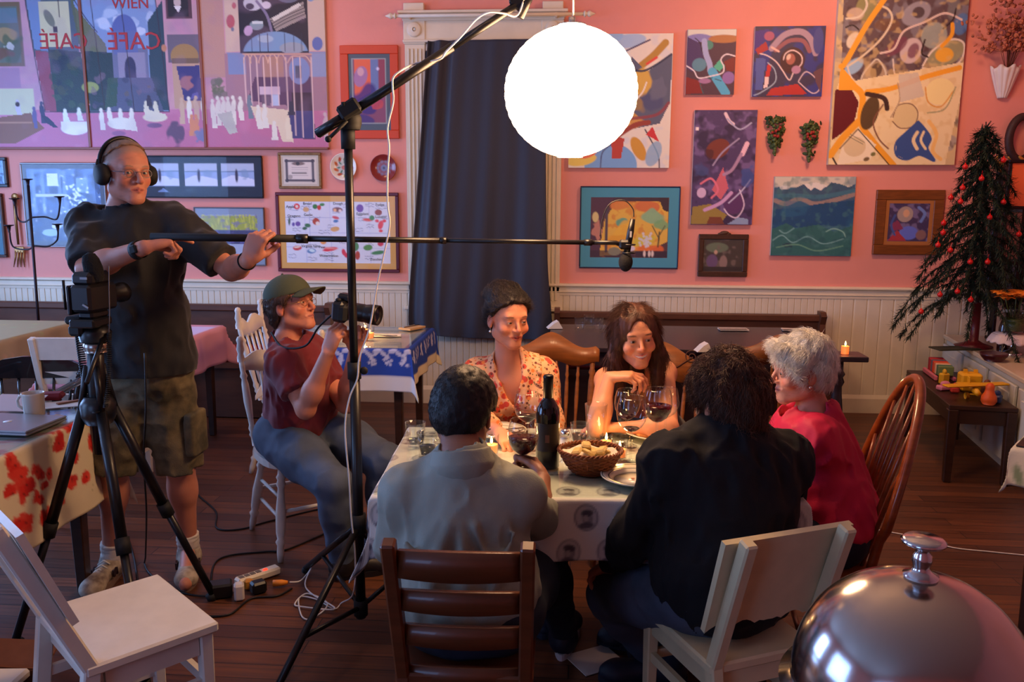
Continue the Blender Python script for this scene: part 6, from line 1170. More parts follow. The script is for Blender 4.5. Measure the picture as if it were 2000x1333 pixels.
def hand_items(w, f, n, side, curls=(30, 35, 40, 45), thumb=(.5, .5, .2), sc=1., spread=4., k=.006, tcurl=.3):
    """w wrist, f direction wrist->knuckles, n palm normal, side +1 right hand / -1 left; thumb = components along (thumb side, forward, palm normal)"""
    f = unit(f); n = unit(np.asarray(n, float)-f*(np.asarray(n, float)@f)); t = np.cross(f, n)*side; it = []; kn = []; pl = .088*sc
    for i, off in enumerate((.029, .010, -.009, -.027)):
        kb = w+f*(pl*(1, 1.03, .99, .92)[i])+t*off*sc; kn.append(kb); it.append(Cone(w+t*off*.55*sc+f*.012*sc, kb, .0135*sc, .0105*sc, .012, flat=None))
    it.append(Ell(w+f*.048*sc-n*.002, (.035*sc, .043*sc, .014*sc), np.stack([t, f, n], 1), .012)); it.append(Ell(w+f*.03*sc+t*.024*sc+n*.008*sc, (.015*sc, .026*sc, .013*sc), np.stack([t, f, n], 1), .012))
    L = ((.043, .026, .021), (.047, .029, .022), (.044, .027, .021), (.034, .021, .019))
    for i in range(4):
        a = math.radians(curls[i]) if np.ndim(curls[i]) == 0 else None; cl = curls[i] if a is None else (curls[i]*.8, curls[i]*1.1, curls[i]*.8); th = 0; p = kn[i]; sp = math.radians(spread*(1.5-i)); r0 = (.0092, .0094, .009, .008)[i]*sc
        for j in range(3):
            th += math.radians(cl[j]); d = (f*math.cos(sp)+t*math.sin(sp))*math.cos(th)+n*math.sin(th); q = p+d*L[i][j]*sc; it.append(Cone(p, q, r0*(1, .92, .86)[j], r0*(.92, .86, .78)[j], k)); p = q
    d = unit(t*thumb[0]+f*thumb[1]+n*thumb[2]); p0 = w+f*.018*sc+t*.018*sc; p1 = p0+d*.044*sc; d2 = unit(d+(f*.5-t*.25*1+n*tcurl)*.8); p2 = p1+d2*.032*sc; d3 = unit(d2+n*tcurl*.6+f*.2); p3 = p2+d3*.026*sc
    it += [Cone(p0, p1, .0145*sc, .0115*sc, .012), Cone(p1, p2, .0108*sc, .0098*sc, k), Cone(p2, p3, .0098*sc, .0082*sc, k)]
    return it, [np.array(k_) for k_ in kn]
class HeadF:
    def __init__(s, o, face, up=(0, 0, 1), sc=1., roll=0.):
        y = unit(face); z = unit(np.asarray(up, float)-y*(np.asarray(up, float)@y)); x = np.cross(y, z); c, n = math.cos(roll), math.sin(roll); x, z = x*c+z*n, z*c-x*n
        s.M = np.stack([x, y, z], 1); s.o = np.asarray(o, float); s.s = sc
    def w(s, *p): return s.o+s.M@(np.array(p, float)*s.s)
    def loc(s, p): return ((p-s.o)@s.M)/s.s
    def E(s, c, r, k=.01, R=None): return Ell(s.w(*c), np.array(r)*s.s, s.M if R is None else s.M@R, k*s.s)
    def C(s, a, b, ra, rb, k=.01): return Cone(s.w(*a), s.w(*b), ra*s.s, rb*s.s, k*s.s)
def head_items(H, fem=False, ears=True, smile=0., eyes=.0, jaw=1., nose=1., cheek=1., age=0.):
    a = []; s = []; jw = .95 if fem else 1.*jaw
    a += [H.E((0, -.018, .038), (.076, .096, .084), .02), H.E((0, .028, .04), (.066, .062, .066), .02), H.E((0, .022, -.02), (.062*jw**.5, .066, .075), .03)]
    a += [H.C((-.050*jw, .000, -.062), (-.016*jw, .066, -.098), .020, .017, .03), H.C((.050*jw, .000, -.062), (.016*jw, .066, -.098), .020, .017, .03), H.E((0, .073, -.098), (.021*jw, .017, .016), .02)]
    a += [H.E((-.040, .058, -.028), (.022*cheek, .022, .022), .025), H.E((.040, .058, -.028), (.022*cheek, .022, .022), .025), H.E((0, .066, -.062), (.030, .026, .032), .02)]
    a += [H.C((-.036, .079, .024), (.036, .079, .024), .011 if fem else .0145, .011 if fem else .0145, .02)]
    for x in (-1, 1): s.append(H.E((x*.0315, .097, .002), (.016, .014, .011), .012))
    b = []; n_ = nose*(.86 if fem else 1)
    b += [H.C((0, .090, .010), (0, .090+.022*n_, -.026), .0065, .0095*n_, .010), H.E((0, .090+.018*n_, -.032), (.010*n_, .011, .0085), .008), H.E((-.012*n_, .094, -.033), (.0075, .010, .0065), .007), H.E((.012*n_, .094, -.033), (.0075, .010, .0065), .007)]
    wd = .027+.004*smile; dz = .007*smile
    b += [H.C((-wd, .082, -.062+dz), (0, .0935, -.0585), .0028, .0052, .004), H.C((wd, .082, -.062+dz), (0, .0935, -.0585), .0028, .0052, .004), H.C((-wd*.9, .083, -.0645+dz), (0, .0925, -.0685-.003*smile), .0028, .0060, .004), H.C((wd*.9, .083, -.0645+dz), (0, .0925, -.0685-.003*smile), .0028, .0060, .004)]
    for x in (-1, 1):
        b.append(H.E((x*.0315, .0775, .001), (.0148, .0148, .0135), .006))
        if ears: b.append(H.E((x*(.0785), -.006, -.006), (.007, .017, .031), .006, rotz(x*.35)@rotx(-.2))); ears and b.append(H.E((x*.079, -.004, -.028), (.006, .009, .011), .006))
        if smile: b.append(H.E((x*.044, .066, -.034), (.018, .016, .014), .015))
    s2 = []
    for x in (-1, 1):
        s2.append(H.E((x*.0315, .095, .001), (.0125, .016, .0052-.0028*eyes), .002)); s2.append(H.E((x*.0865, -.0, -.002), (.006, .009, .018), .003, rotz(x*.35)))
        s2.append(H.E((x*.007, .101, -.0405), (.0035, .005, .003), .002))
    # mouth slit following the smile
    s2.append(H.C((-wd*.85, .088, -.0632+dz), (0, .100, -.0632-.001*smile), .0014+.0016*smile, .0016+.0028*smile, .002)); s2.append(H.C((wd*.85, .088, -.0632+dz), (0, .100, -.0632-.001*smile), .0014+.0016*smile, .0016+.0028*smile, .002))
    return a, s, b, s2
def two_stage(a, s, b, s2):
    """features b added after sockets s are carved; returned as one callable set"""
    return a+b, s, s2
class Person:
    def __init__(s, label, J, sex='m', skin=(196, 140, 112), hs=1., face=(0, -1, 0), up=(0, 0, 1), roll=0., lips=None, brow=(60, 40, 30), build=1., **hk):
        s.J = {k: np.asarray(v, float) for k, v in J.items()}; s.label = label; s.fem = sex == 'f'; s.skin = skin; s.build = build; s.H = HeadF(s.J['head'], face, up, hs, roll); s.hk = hk; s.lips = lips or (176, 92, 84); s.brow = brow; s.hands = []; s.hz = []
        J = s.J; s.rt = unit(J['shR']-J['shL']); s.mid = (J['shR']+J['shL'])/2; s.up = unit(s.mid-J['pel']); s.fw = unit(np.cross(s.up, s.rt)); s.rt = np.cross(s.fw, s.up); s.Mt = np.stack([s.rt, s.fw, s.up], 1)
    def torso(s, g=0., belly=0., low=True):
        J, M, b = s.J, s.Mt, s.build; T = np.linalg.norm(s.mid-J['pel']); f = .92 if s.fem else 1.; ch = s.mid-s.up*T*.24+s.fw*.01; wa = J['pel']+s.up*T*.38+s.fw*.01; sw = np.linalg.norm(J['shR']-J['shL'])
        it = [Ell(ch, (sw*.50+g, .118*f*b+g, .17+g), M, .05), Ell(ch+s.up*.05, (sw*.47+g, .098*f+g, .12+g), M, .05), Ell(wa, ((.135 if s.fem else .155)*b+g, (.10+belly)*f*b+g, .16+g), M, .06)]
        if low: it += [Ell(J['pel']+s.up*.02, (.168*b*(1.02 if s.fem else 1)+g, .118*b+g, .13+g), M, .06)]
        it += [Cone(s.mid-s.up*.02, J['shL']-s.up*.008, .060+g, .056*f+g, .04), Cone(s.mid-s.up*.02, J['shR']-s.up*.008, .060+g, .056*f+g, .04), Cone(s.mid-s.up*.02, J['neck']+s.up*.01, .062+g, .050*f+g, .04)]
        if s.fem: it += [Ell(ch+s.rt*q*.075+s.fw*.085+s.up*.0, (.062+g, .058+g, .060+g), M, .035) for q in (-1, 1)]
        return it
    def neck(s, g=0.):
        f = .86 if s.fem else 1.; return [Cone(s.J['neck']-s.up*.01, s.H.w(0, -.018, -.055), .058*f+g, .052*f+g, .03)]
    def arm(s, q, g=0., upto=1., fore=None, cap=False, r=1.):
        """upto: fraction of the upper arm; fore: fraction of the forearm"""
        J = s.J; f = (.86 if s.fem else 1.)*r; a, e, w = J['sh'+q], J['el'+q], J['wr'+q]; it = []
        e2 = a+(e-a)*upto; it.append(Cone(a, e2, .052*f+g, (.052+(.040-.052)*upto)*f+g, .035, cap=cap and fore is None))
        if fore is None and upto < 1: return it
        it.append(Cone(e, e+(w-e)*.35, .040*f+g, .041*f+g, .02)) if fore is None or fore > .35 else None
        fo = 1. if fore is None else fore; w2 = e+(w-e)*fo; it.append(Cone(e+(w-e)*.3*min(1, fo), w2, .041*f+g, (.041+(.0265-.041)*max(0, (fo-.3)/.7))*f+g, .03, cap=cap)); return it
    def leg(s, q, g=0., calf=True, upto=None, cap=False):
        J = s.J; h, k, a = J['hip'+q], J['kn'+q], J['an'+q]; f = s.build*(.96 if s.fem else 1.); it = [Cone(h, h+(k-h)*.5, .092*f+g, .078*f+g, .05), Cone(h+(k-h)*.45, k, .08*f+g, .057*f+g, .03)]
        if upto is None:
            d = a-k; back = unit(np.cross(np.cross(d, (k-h)+V(1e-3, 0, 0)), d)); back = -back; it += [Cone(k, k+d*.35, .056*f+g, .054*f+g, .03), Cone(k+d*.3, a, .052*f+g, .036*f+g, .03)]
            if not g: it.append(Ell(k+d*.3+back*.016, (.042*f, .042*f, .10), align(d), .04))
        elif upto > 0: d = a-k; it += [Cone(k, k+d*upto, .057*f+g, (.057-.006*upto)*f+g, .03, cap=cap)]
        return it
    def hand(s, q, f, n, sc=None, **kw):
        sc = sc or (.90 if s.fem else 1.); it, kn = hand_items(s.J['wr'+q], f, n, 1 if q == 'R' else -1, sc=sc, **kw); s.hands += it; c = np.mean([i.c for i in it], 0); s.hz.append((c-.115, c+.115)); return kn
    def body(s, legs=True, feet=True):
        J = s.J; a, sb, b, s2 = head_items(s.H, s.fem, **s.hk); base = s.torso(-.004)+s.neck()+s.arm('L')+s.arm('R')
        if legs: base += s.leg('L')+s.leg('R')
        if legs and feet:
            for q in 'LR': base.append(Cone(J['an'+q]+V(0, 0, -.03), J['to'+q], .034, .026, .03))
        parts = []; add = base+s.hands; v, qd = iso(add, [], .0075, None)
        hb = (s.H.w(0, 0, 0)-.155*s.H.s, s.H.w(0, 0, 0)+.155*s.H.s)
        def inside(pt, bx, m=0.): return ((pt > np.array(bx[0])+m) & (pt < np.array(bx[1])-m)).all(-1)
        boxes = [hb]+s.hz; cen = v[qd].mean(1); keep = np.ones(len(qd), bool)
        for bx in boxes: keep &= ~inside(cen, bx, .008)
        parts.append((v, qd[keep])); sub = sb
        nb = [i for i in base if np.linalg.norm(i.c-s.H.o)-i.R < .3]
        def post(P_, d):     # facial features go on after the eye sockets are carved
            for it in b: e = it(P_); h = np.clip(.5+.5*(d-e)/it.k, 0, 1); d = d*(1-h)+e*h-it.k*h*(1-h)
            for it in s2: e = -it(P_); h = np.clip(.5-.5*(d-e)/it.k, 0, 1); d = d*(1-h)+e*h+it.k*h*(1-h)
            return d
        hv, hq = iso(nb+a, sub, .0030, hb, post); parts.append((hv, hq))
        for bx in s.hz:
            ad = [i for i in base+s.hands if np.linalg.norm(i.c-(bx[0]+bx[1])/2)-i.R < .26]; parts.append(iso(ad, [], .0036, bx))
        V_, Q_, n0 = [], [], 0
        for vv, qq in parts: V_.append(vv); Q_.append(qq+n0); n0 += len(vv)
        V_ = np.vstack(V_); Q_ = np.vstack(Q_); used = np.zeros(len(V_), bool); used[Q_.ravel()] = True; mp = np.cumsum(used)-1; V_ = V_[used]; Q_ = mp[Q_]
        col = np.tile(lin(s.skin), (len(V_), 1)); L = s.H.loc(V_); nz = noise3(V_*38)[:, None]*.06+noise3(V_*9)[:, None]*.05; col = col*(1+nz); hd = (np.abs(L) < .16).all(1)
        def paint(mask, c, a=1.): nonlocal col; m = (np.clip(mask, 0, 1)*a*hd)[:, None]; col = col*(1-m)+lin(c)*m
        X, Y, Z_ = L.T; sm = s.hk.get('smile', 0); red = tuple(np.clip(np.array(s.skin)*np.array([1.02, .80, .78]), 0, 255))
        for x in (-1, 1): paint(1-np.hypot((X-x*.045)/.024, (Z_+.03)/.02), red, .7); paint((1-np.hypot((X-x*.08)/.02, (Z_+.006)/.04))*2, red, .5)
        paint((1-np.hypot(X/.016, (Z_+.03)/.016))*(Y > .085), red, .6)
        lipw = .028+.006*sm; lz = -.0632+.007*sm*(X/.03)**2; paint((1-np.hypot(X/lipw, (Z_-lz)/(.0105*(1-.45*np.abs(X)/lipw))))*4*(Y > .078), s.lips, .9)
        paint((1-np.hypot(X/(lipw*.85), (Z_-lz)/(.0022+.002*sm)))*4*(Y < .0965)*(Y > .078), (226, 216, 204) if sm > .5 else (80, 30, 30), .9)
        for x in (-1, 1):
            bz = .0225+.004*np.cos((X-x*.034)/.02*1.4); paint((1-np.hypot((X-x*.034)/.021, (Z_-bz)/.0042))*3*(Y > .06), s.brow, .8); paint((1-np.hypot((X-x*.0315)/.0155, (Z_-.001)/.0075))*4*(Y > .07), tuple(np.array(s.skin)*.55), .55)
        if s.hk.get('age', 0): paint((noise3(L*V(60, 60, 200))-.2)*(Y > .03)*2, tuple(np.array(s.skin)*.86), .4)
        if getattr(s, 'stubble', None): paint(((-.035-Z_)*60)*(Y > .0)*(.6+.4*noise3(L*300)), s.stubble, .3)
        if getattr(s, 'scalp', None): paint(((Z_-(.865*Y-.0))*40), s.scalp, .8)
        o = qmesh('person', V_, Q_, m_skin, None, col, org=s.J['pel']*V(1, 1, 0)); o.location = s.J['pel']*V(1, 1, 0); s.org = s.J['pel']*V(1, 1, 0); s.o = o; ROOT[o.name] = Matrix.Translation(Vector(s.org)); tag(o, s.label, 'person')
        ic = getattr(s, 'iris', (70, 50, 36)); gz = getattr(s, 'gaze', (0, 0))
        for x in (-1, 1):
            c = s.H.w(x*.0315, .0775, .001); r = .0128*s.H.s; u = MB().ell(c, r, None, 20, 14); vv = np.vstack(u.v); d = (vv-c)@s.H.M; d /= np.linalg.norm(d, axis=1)[:, None]; g = unit(V(gz[0], 1, gz[1])); an = np.degrees(np.arccos(np.clip(d@g, -1, 1))); cc = np.where(an[:, None] < 15, lin((8, 8, 8)), np.where(an[:, None] < 33, lin(ic), lin((176, 164, 154)))); u.build('eye', mat('eye_surface', rough=.1, attr=True), o, True, colors=cc)
        return o
    def cloth(s, name, add, sub=(), material=None, res=.007, amp=.004, fr=(13, 13, 8), seed=0, label=None, hem=None, ridge=True, colors=None):
        fr = np.array(fr, float)
        def post(P_, d):
            if amp:
                n1 = noise3(P_*fr+seed)+.5*noise3(P_*fr*2.3+seed*2); n1 = (1-2.2*np.abs(n1)) if ridge else n1; d = d-amp*n1*.8-amp*.6*noise3(P_*fr*.5+9+seed)
            if hem is not None: d = np.maximum(d, (P_-hem[0])@hem[1])
            return d
        v, q = iso(add, list(sub), res, None, post); c = None if colors is None else colors(v); o = qmesh(name, v, q, material, s.o, c, org=s.org)
        if label: o['label'] = label
        return o
    def hair(s, name, add, sub=(), material=None, amp=.004, fr=(40, 40, 40), res=.004, plane=None, strands=0, comb=None, slen=.03, sr=.0011, seed=1, label=None, smat=None, lift=.25, jit=.35, mask=None):
        H = s.H
        def post(P_, d):
            L = H.loc(P_); d = d-amp*(noise3(L*np.array(fr)+seed)+.5*noise3(L*np.array(fr)*2.1+seed))
            if plane is not None:
                for p0, nn in plane: d = np.maximum(d, ((L-np.array(p0))@unit(nn)+.006*noise3(L*70))*H.s)
            return d
        v, q = iso(add, list(sub), res*H.s, None, post); o = qmesh(name, v, q, material, s.o, None, org=s.org)
        if label: o['label'] = label
        if strands:
            strands = int(strands*2.4); sr = sr*.5
            rg = np.random.RandomState(seed); fn = np.cross(v[q[:, 2]]-v[q[:, 0]], v[q[:, 3]]-v[q[:, 1]]); fn /= np.linalg.norm(fn, axis=1)[:, None]+1e-12; fc = v[q].mean(1); ok = np.arange(len(q)) if mask is None else np.where(mask(H.loc(fc)))[0]; sel = rg.choice(ok, min(strands, len(ok)), replace=False); C0 = fc[sel]; N0 = fn[sel]; L = H.loc(C0)
            D = comb(L) @ H.M.T; D = D+rg.normal(0, jit, D.shape); D = D-N0*(D*N0).sum(1)[:, None]; D /= np.linalg.norm(D, axis=1)[:, None]+1e-9
            ln = slen*rg.uniform(.6, 1.3, len(sel))[:, None]; P0 = C0-N0*.003; P1 = C0+D*ln*.5+N0*ln*lift*.35; P2 = C0+D*ln+N0*ln*lift*.15-V(0, 0, 1)*ln*.12; S = np.cross(D, N0); VV = []
            for Pk, r in ((P0, sr), (P1, sr), (P2, sr*.2)):
                for a in (0, 2.094, 4.188): VV.append(Pk+(S*math.cos(a)+N0*math.sin(a))*r)
            VV = np.stack(VV, 1).reshape(-1, 3); base = np.arange(len(sel))*9; F = []
            for k in (0, 3):
                for j in range(3): F.append(np.stack([base+k+j, base+k+(j+1) % 3, base+k+3+(j+1) % 3, base+k+3+j], 1))
            o2 = qmesh('hair_strands', VV, np.vstack(F), smat or material, o, None, org=s.org); return o, o2
        return o
def hair_mat(name, c1, c2=None, rough=.56): return mat(name, c1, rough, col2=tuple(np.array(c1)*.5+np.array(c2 or np.array(c1)*.55)*.5), vscale=45, stretch=(1, 1, .25), bump=.0012, bscale=150)
# ================================================================== the people
def cap_items(H, t=.012, top=.0, back=.0): return [H.E((0, -.018, .040+top/2), (.077+t, .097+t+back, .084+t+top), .03), H.E((0, .026, .045), (.067+t, .062+t*.7, .064+t), .03), H.E((0, -.05, -.01), (.066+t*.8, .058+t+back, .07), .04)]
HP = [((0, .086, .074), (0, .66, -.75))]                                      # ordinary hairline plane
def down(L): return np.stack([L[:, 0]*2, -np.abs(L[:, 1])*0-.5*np.ones(len(L)), -1.5*np.ones(len(L))], 1)
def crown(L): q = L-np.array([.0, -.05, .11]); return q/np.linalg.norm(q, axis=1)[:, None]+np.array([0, .2, -.3])
def shoes(p, q, material, sole, lab=None, laces=True, r=.047):
    J = p.J; a, t = J['an'+q], J['to'+q]; g = V(t[0]-a[0], t[1]-a[1], 0); L = np.linalg.norm(g); d = g/L; sd = V(d[1], -d[0], 0); z0 = 0.0; heel = a*V(1, 1, 0)-d*.055; toe = heel+d*.29; M = np.stack([sd, d, V(0, 0, 1)], 1)
    up = [Ell(heel+d*.06+V(0, 0, .05), (.040, .062, .048), M, .03), Cone(heel+d*.06+V(0, 0, .055), heel+d*.225+V(0, 0, .036), .040, .036, .03), Ell(heel+d*.235+V(0, 0, .032), (.046, .058, .034), M, .03), Cone(a*V(1, 1, 0)+V(0, 0, .06), a*V(1, 1, 0)+d*.0+V(0, 0, .115), .045, .043, .03, cap=True)]
    o = p.cloth('shoe', up, (), material, .006, .0, hem=(V(0, 0, .012), V(0, 0, -1)))
    n = 30; pl = []
    for k in range(n):
        u = k/n*2*PI; w = .044+.006*math.sin(u) if math.sin(u) > 0 else .038; pl.append((w*math.cos(u), .145+.15*math.sin(u)))
    MB().prism(pl, heel+V(0, 0, .0125), sd, d, .024).build('sole', sole, o).location = -Vector(p.org)
    if laces:
        b = MB()
        for k in range(5): c = heel+d*(.125+k*.022)+V(0, 0, .098-k*.0095); b.tube([c-sd*.024-V(0, 0, .012), c+V(0, 0, .003), c+sd*.024-V(0, 0, .012)+d*.008], .003, 6)
        b.build('laces', mat('shoe_lace', (214, 210, 200), .7), o).location = -Vector(p.org)
    return o
m_blackT = mat('black_cotton', (17, 16, 20), .8, bump=.0004, bscale=260, sheen=.15); m_darkj = mat('dark_jeans', (26, 32, 50), .8, bump=.0006, bscale=500, var=.3, vscale=9); m_denim = mat('blue_denim', (80, 92, 112), .8, bump=.0008, bscale=400, var=.35, vscale=7)
m_shirt = mat('grey_green_shirt', (138, 142, 130), .7, bump=.0006, bscale=300); m_navyjk = mat('black_navy_jacket', (10, 11, 18), .92, bump=.0004, bscale=260); m_pinkjk = mat('magenta_jacket', (190, 16, 66), .65, bump=.0004, bscale=260); m_maroonT = mat('maroon_tshirt', (112, 24, 34), .8, bump=.0004, bscale=260, sheen=.2)
# ---- 1. man in grey shirt, back to the camera ---------------------------------
J = dict(pel=V(-.262, 2.06, .55), head=P(906, 808, 2.21), neck=P(903, 900, 2.10), shL=P(797, 962, 2.11), shR=P(1008, 968, 2.13), elL=P(775, 1062, 2.14), wrL=P(798, 1085, 2.36), elR=P(1046, 1014, 2.30), wrR=P(1052, 936, 2.475),
    hipL=V(-.35, 2.10, .53), hipR=V(-.17, 2.10, .53), knL=V(-.40, 2.52, .50), knR=V(-.08, 2.52, .49), anL=V(-.50, 2.70, .09), anR=V(-.02, 2.80, .09), toL=V(-.54, 2.86, .03), toR=V(.0, 2.96, .03))
p = Person('man in grey-green shirt seen from behind, holding up a glass of red wine', J, skin=(150, 98, 74), face=(.22, 1, -.30), up=(.03, .1, 1), hs=.93)
gh = P(1022, 822, 2.50); HG = wine_glass(gh-V(0, 0, .158*GS*1.06), 'wine glass of red wine held up by the man in the grey shirt', .62, sc=GS*1.06)
stem = np.array(HG.location)+V(0, 0, .045*GS)
p.J['wrR'] = stem+V(.062, -.085, -.005)
p.hand('R', stem+V(.03, .01, .0)-p.J['wrR'], V(-1, .1, .1), curls=(62, 70, 78, 84), thumb=(.35, .8, .6), spread=3); p.hand('L', V(.2, 1, -.25), V(0, 0, -1), curls=(12, 14, 16, 18)); p.body()
nk = p.J['neck']; p.cloth('shirt', p.torso(.016, low=True)+p.arm('L', .016, fore=.12, cap=True)+p.arm('R', .018, fore=.30, cap=True)+[Cone(nk-p.up*.02, nk-p.up*.006, .066, .062, .02, cap=True)]+[Cone(*[p.mid+p.rt*x+p.up*z*.68-p.fw*.126*math.sqrt(1-(x/.24)**2) for x, z in q], .007, .013, .022) for q in (((0, -.09), (.01, -.36)), ((.035, -.10), (.07, -.28)), ((-.03, -.09), (-.09, -.33)), ((-.14, -.15), (-.05, -.38)), ((.13, -.14), (.07, -.34)))], [Cone(nk+p.up*.0, nk+p.up*.10, .053, .056, .004)], m_shirt, .006, .007, (13, 13, 8), 3, hem=(p.J['pel']-V(0, 0, .12), V(0, 0, -1)))
b = MB(); cc = p.mid+p.up*-.085-p.fw*.12
p.cloth('shirt_collar', [Cone(nk-p.up*.004, nk+p.up*.032, .086, .074, .01, cap=True)], [Cone(nk-p.up*.03, nk+p.up*.10, .060, .060, .003)], m_shirt, .004, .001, (20, 20, 20))
p.cloth('trousers', [Ell(p.J['pel']-V(0, 0, .02), (.178, .13, .12), None, .05)]+p.leg('L', .012)+p.leg('R', .012), (), m_darkj, .008, .004, (9, 9, 9), 5); m_navyshoe = mat('navy_shoe', (24, 26, 44), .6); m_sole = mat('white_rubber_sole', (206, 206, 206), .6)
for q in 'LR': shoes(p, q, m_navyshoe, m_sole, laces=False)
hm = hair_mat('black_short_hair', (14, 11, 11)); H = p.H
p.hair('hair', cap_items(H, .013, .004), [H.E((s_*.085, .0, -.012), (.02, .026, .034), .01) for s_ in (-1, 1)], hm, .0025, (55, 55, 55), plane=[((0, .083, .064), (0, .62, -.78)), ((0, -.08, -.066), (0, 0, -1))], strands=2600, comb=crown, slen=.009, sr=.0008, jit=.4, lift=.1)
m_stud = mat('gem_stud', (236, 236, 240), .05, metal=1.)
for s_ in (-1, 1): e = MB().ell(H.w(s_*.083, -.002, -.038), .0042, None, 10, 8).build('earring', m_stud, p.o); e.location = -Vector(p.org); e['label'] = 'sparkling stud earring'
# ---- 2. man in black jacket ------------------------------------------------------
f2 = unit(V(-.42, 1, 0)); r2_ = V(f2[1], -f2[0], 0); pc = PC_C*V(1, 1, 0)+f2*.0
J = dict(pel=pc+V(.0, 0, .55), head=P(1418, 784, 2.34), neck=P(1425, 868, 2.30), shL=P(1310, 905, 2.24), shR=P(1528, 900, 2.40), elL=P(1243, 1040, 2.30), wrL=P(1192, 1104, 2.50), elR=P(1530, 1015, 2.58), wrR=P(1400, 925, 2.70),
    hipL=pc+f2*.03-r2_*.09+V(0, 0, .53), hipR=pc+f2*.03+r2_*.09+V(0, 0, .53), knL=P(1192, 1165, 2.58), knR=pc+f2*.44+r2_*.10+V(0, 0, .5), anL=PZ(1270, 1275, .09), anR=PZ(1390, 1235, .09), toL=PZ(1240, 1245, .03), toR=PZ(1370, 1205, .03))
p = Person('man in black jacket with tousled brown hair seen from behind, hand on his knee', J, skin=(190, 138, 110), face=(-.55, .85, -.15), hs=.93, build=1.04)
p.hand('L', P(1150, 1120, 2.60)-p.J['wrL'], V(.1, .2, -1), curls=(28, 34, 38, 42), thumb=(.8, .6, .2)); p.hand('R', V(-.6, .7, -.2), V(0, 0, -1)); p.body(); nk = p.J['neck']
p.cloth('jacket', p.torso(.034, low=True)+p.arm('L', .020, fore=.86, cap=True)+p.arm('R', .020, fore=.9, cap=True)+[Cone(nk-p.up*.03, nk+p.up*.045, .074, .064, .02, cap=True)], [Cone(nk+p.up*.02, nk+p.up*.12, .055, .058, .004)], m_navyjk, .007, .012, (14, 14, 7), 8, hem=(p.J['pel']-V(0, 0, .10), V(0, 0, -1)))
p.cloth('jacket_collar', [Cone(nk+p.up*.0, nk+p.up*.052, .080, .066, .01, cap=True)], [Cone(nk-p.up*.03, nk+p.up*.12, .062, .058, .003)], m_navyjk, .005, .001, (20, 20, 20))
p.cloth('jeans', [Ell(p.J['pel']-V(0, 0, .02), (.182, .14, .12), p.Mt, .05)]+p.leg('L', .014)+p.leg('R', .014), (), m_denim, .008, .004, (9, 9, 9), 2)
for q in 'LR': shoes(p, q, m_navyshoe, m_navyshoe, laces=False)
H = p.H; hm = hair_mat('dark_brown_wavy_hair', (98, 58, 36), (46, 28, 20))
p.hair('hair', cap_items(H, .013, .014, .004)+[H.E((0, -.072, -.06), (.054, .036, .045), .03)], [H.E((s_*.100, .010, -.015), (.02, .022, .03), .01) for s_ in (-1, 1)], hm, .009, (34, 34, 26), plane=[((0, .10, .060), (0, .70, -.70)), ((0, -.08, -.118), (0, 0, -1))], strands=5200, comb=crown, slen=.036, sr=.0013, jit=.6, lift=.35)
# ---- 3. white-haired woman in magenta -------------------------------------------
J = dict(pel=V(.86, 2.76, .55), head=P(1566, 724, 2.80), neck=P(1594, 815, 2.80), shL=P(1594, 862, 2.66), shR=P(1572, 850, 2.96), elL=P(1610, 985, 2.64), wrL=P(1530, 1000, 2.72), elR=P(1560, 950, 3.02), wrR=P(1500, 950, 2.98),
    hipL=V(.82, 2.67, .53), hipR=V(.82, 2.85, .53), knL=V(.42, 2.62, .50), knR=V(.42, 2.86, .50), anL=V(.34, 2.64, .09), anR=V(.34, 2.86, .09), toL=V(.22, 2.64, .03), toR=V(.22, 2.87, .03))
p = Person('white-haired woman in magenta jacket sitting in profile at the right table end', J, 'f', skin=(206, 146, 122), face=(-1, -.10, -.08), hs=.91, build=1.1, jaw=1.05, smile=.35, eyes=.4, age=1, nose=1.1, brow=(150, 130, 120)); p.gaze = (.0, -.1)
p.hand('L', V(-.9, .3, -.3), V(0, .1, -1)); p.hand('R', V(-.9, -.3, -.3), V(0, 0, -1)); p.body(); nk = p.J['neck']
p.cloth('jacket', p.torso(.022, .02)+p.arm('L', .022, fore=.85, cap=True)+p.arm('R', .022, fore=.85, cap=True)+[], [Cone(nk+p.up*.055+p.fw*.02, nk+p.up*.15, .086, .1, .004), Cone(nk+p.up*.03+p.fw*.06, nk+p.fw*.14-p.up*.16, .05, .012, .006)], m_pinkjk, .007, .011, (14, 14, 8), 4, hem=(p.J['pel']-V(0, 0, .12), V(0, 0, -1)))
p.cloth('trousers', [Ell(p.J['pel']-V(0, 0, .02), (.14, .185, .12), None, .05)]+p.leg('L', .016)+p.leg('R', .016), (), m_darkj, .009, .004, (9, 9, 9), 5)
for q in 'LR': shoes(p, q, m_navyshoe, m_navyshoe, laces=False)
H = p.H; hm = hair_mat('white_hair', (252, 247, 236), (232, 222, 202), .6)
def sweep(L): return np.stack([L[:, 0]*3, .9-6*np.maximum(0, -L[:, 1]), -.6-3*np.maximum(0, -L[:, 1])], 1)
p.hair('hair', cap_items(H, .005, .012, -.006)+[H.E((0, .078, .098), (.05, .03, .02), .02), H.E((s_ := .070, .028, .02), (.012, .022, .045), .02), H.E((-.070, .028, .02), (.012, .022, .045), .02)], [H.E((s_*.094, -.0, -.018), (.022, .022, .026), .01) for s_ in (-1, 1)], hm, .006, (26, 40, 40), plane=[((0, .100, .066), (0, .74, -.67)), ((0, -.08, -.098), (0, .1, -1))], strands=5200, comb=sweep, slen=.034, sr=.0012, jit=.35, lift=.28)
e = MB().ell(H.w(-.082, .0, -.045), .005, None, 10, 8).build('earring', m_stud, p.o); e.location = -Vector(p.org)
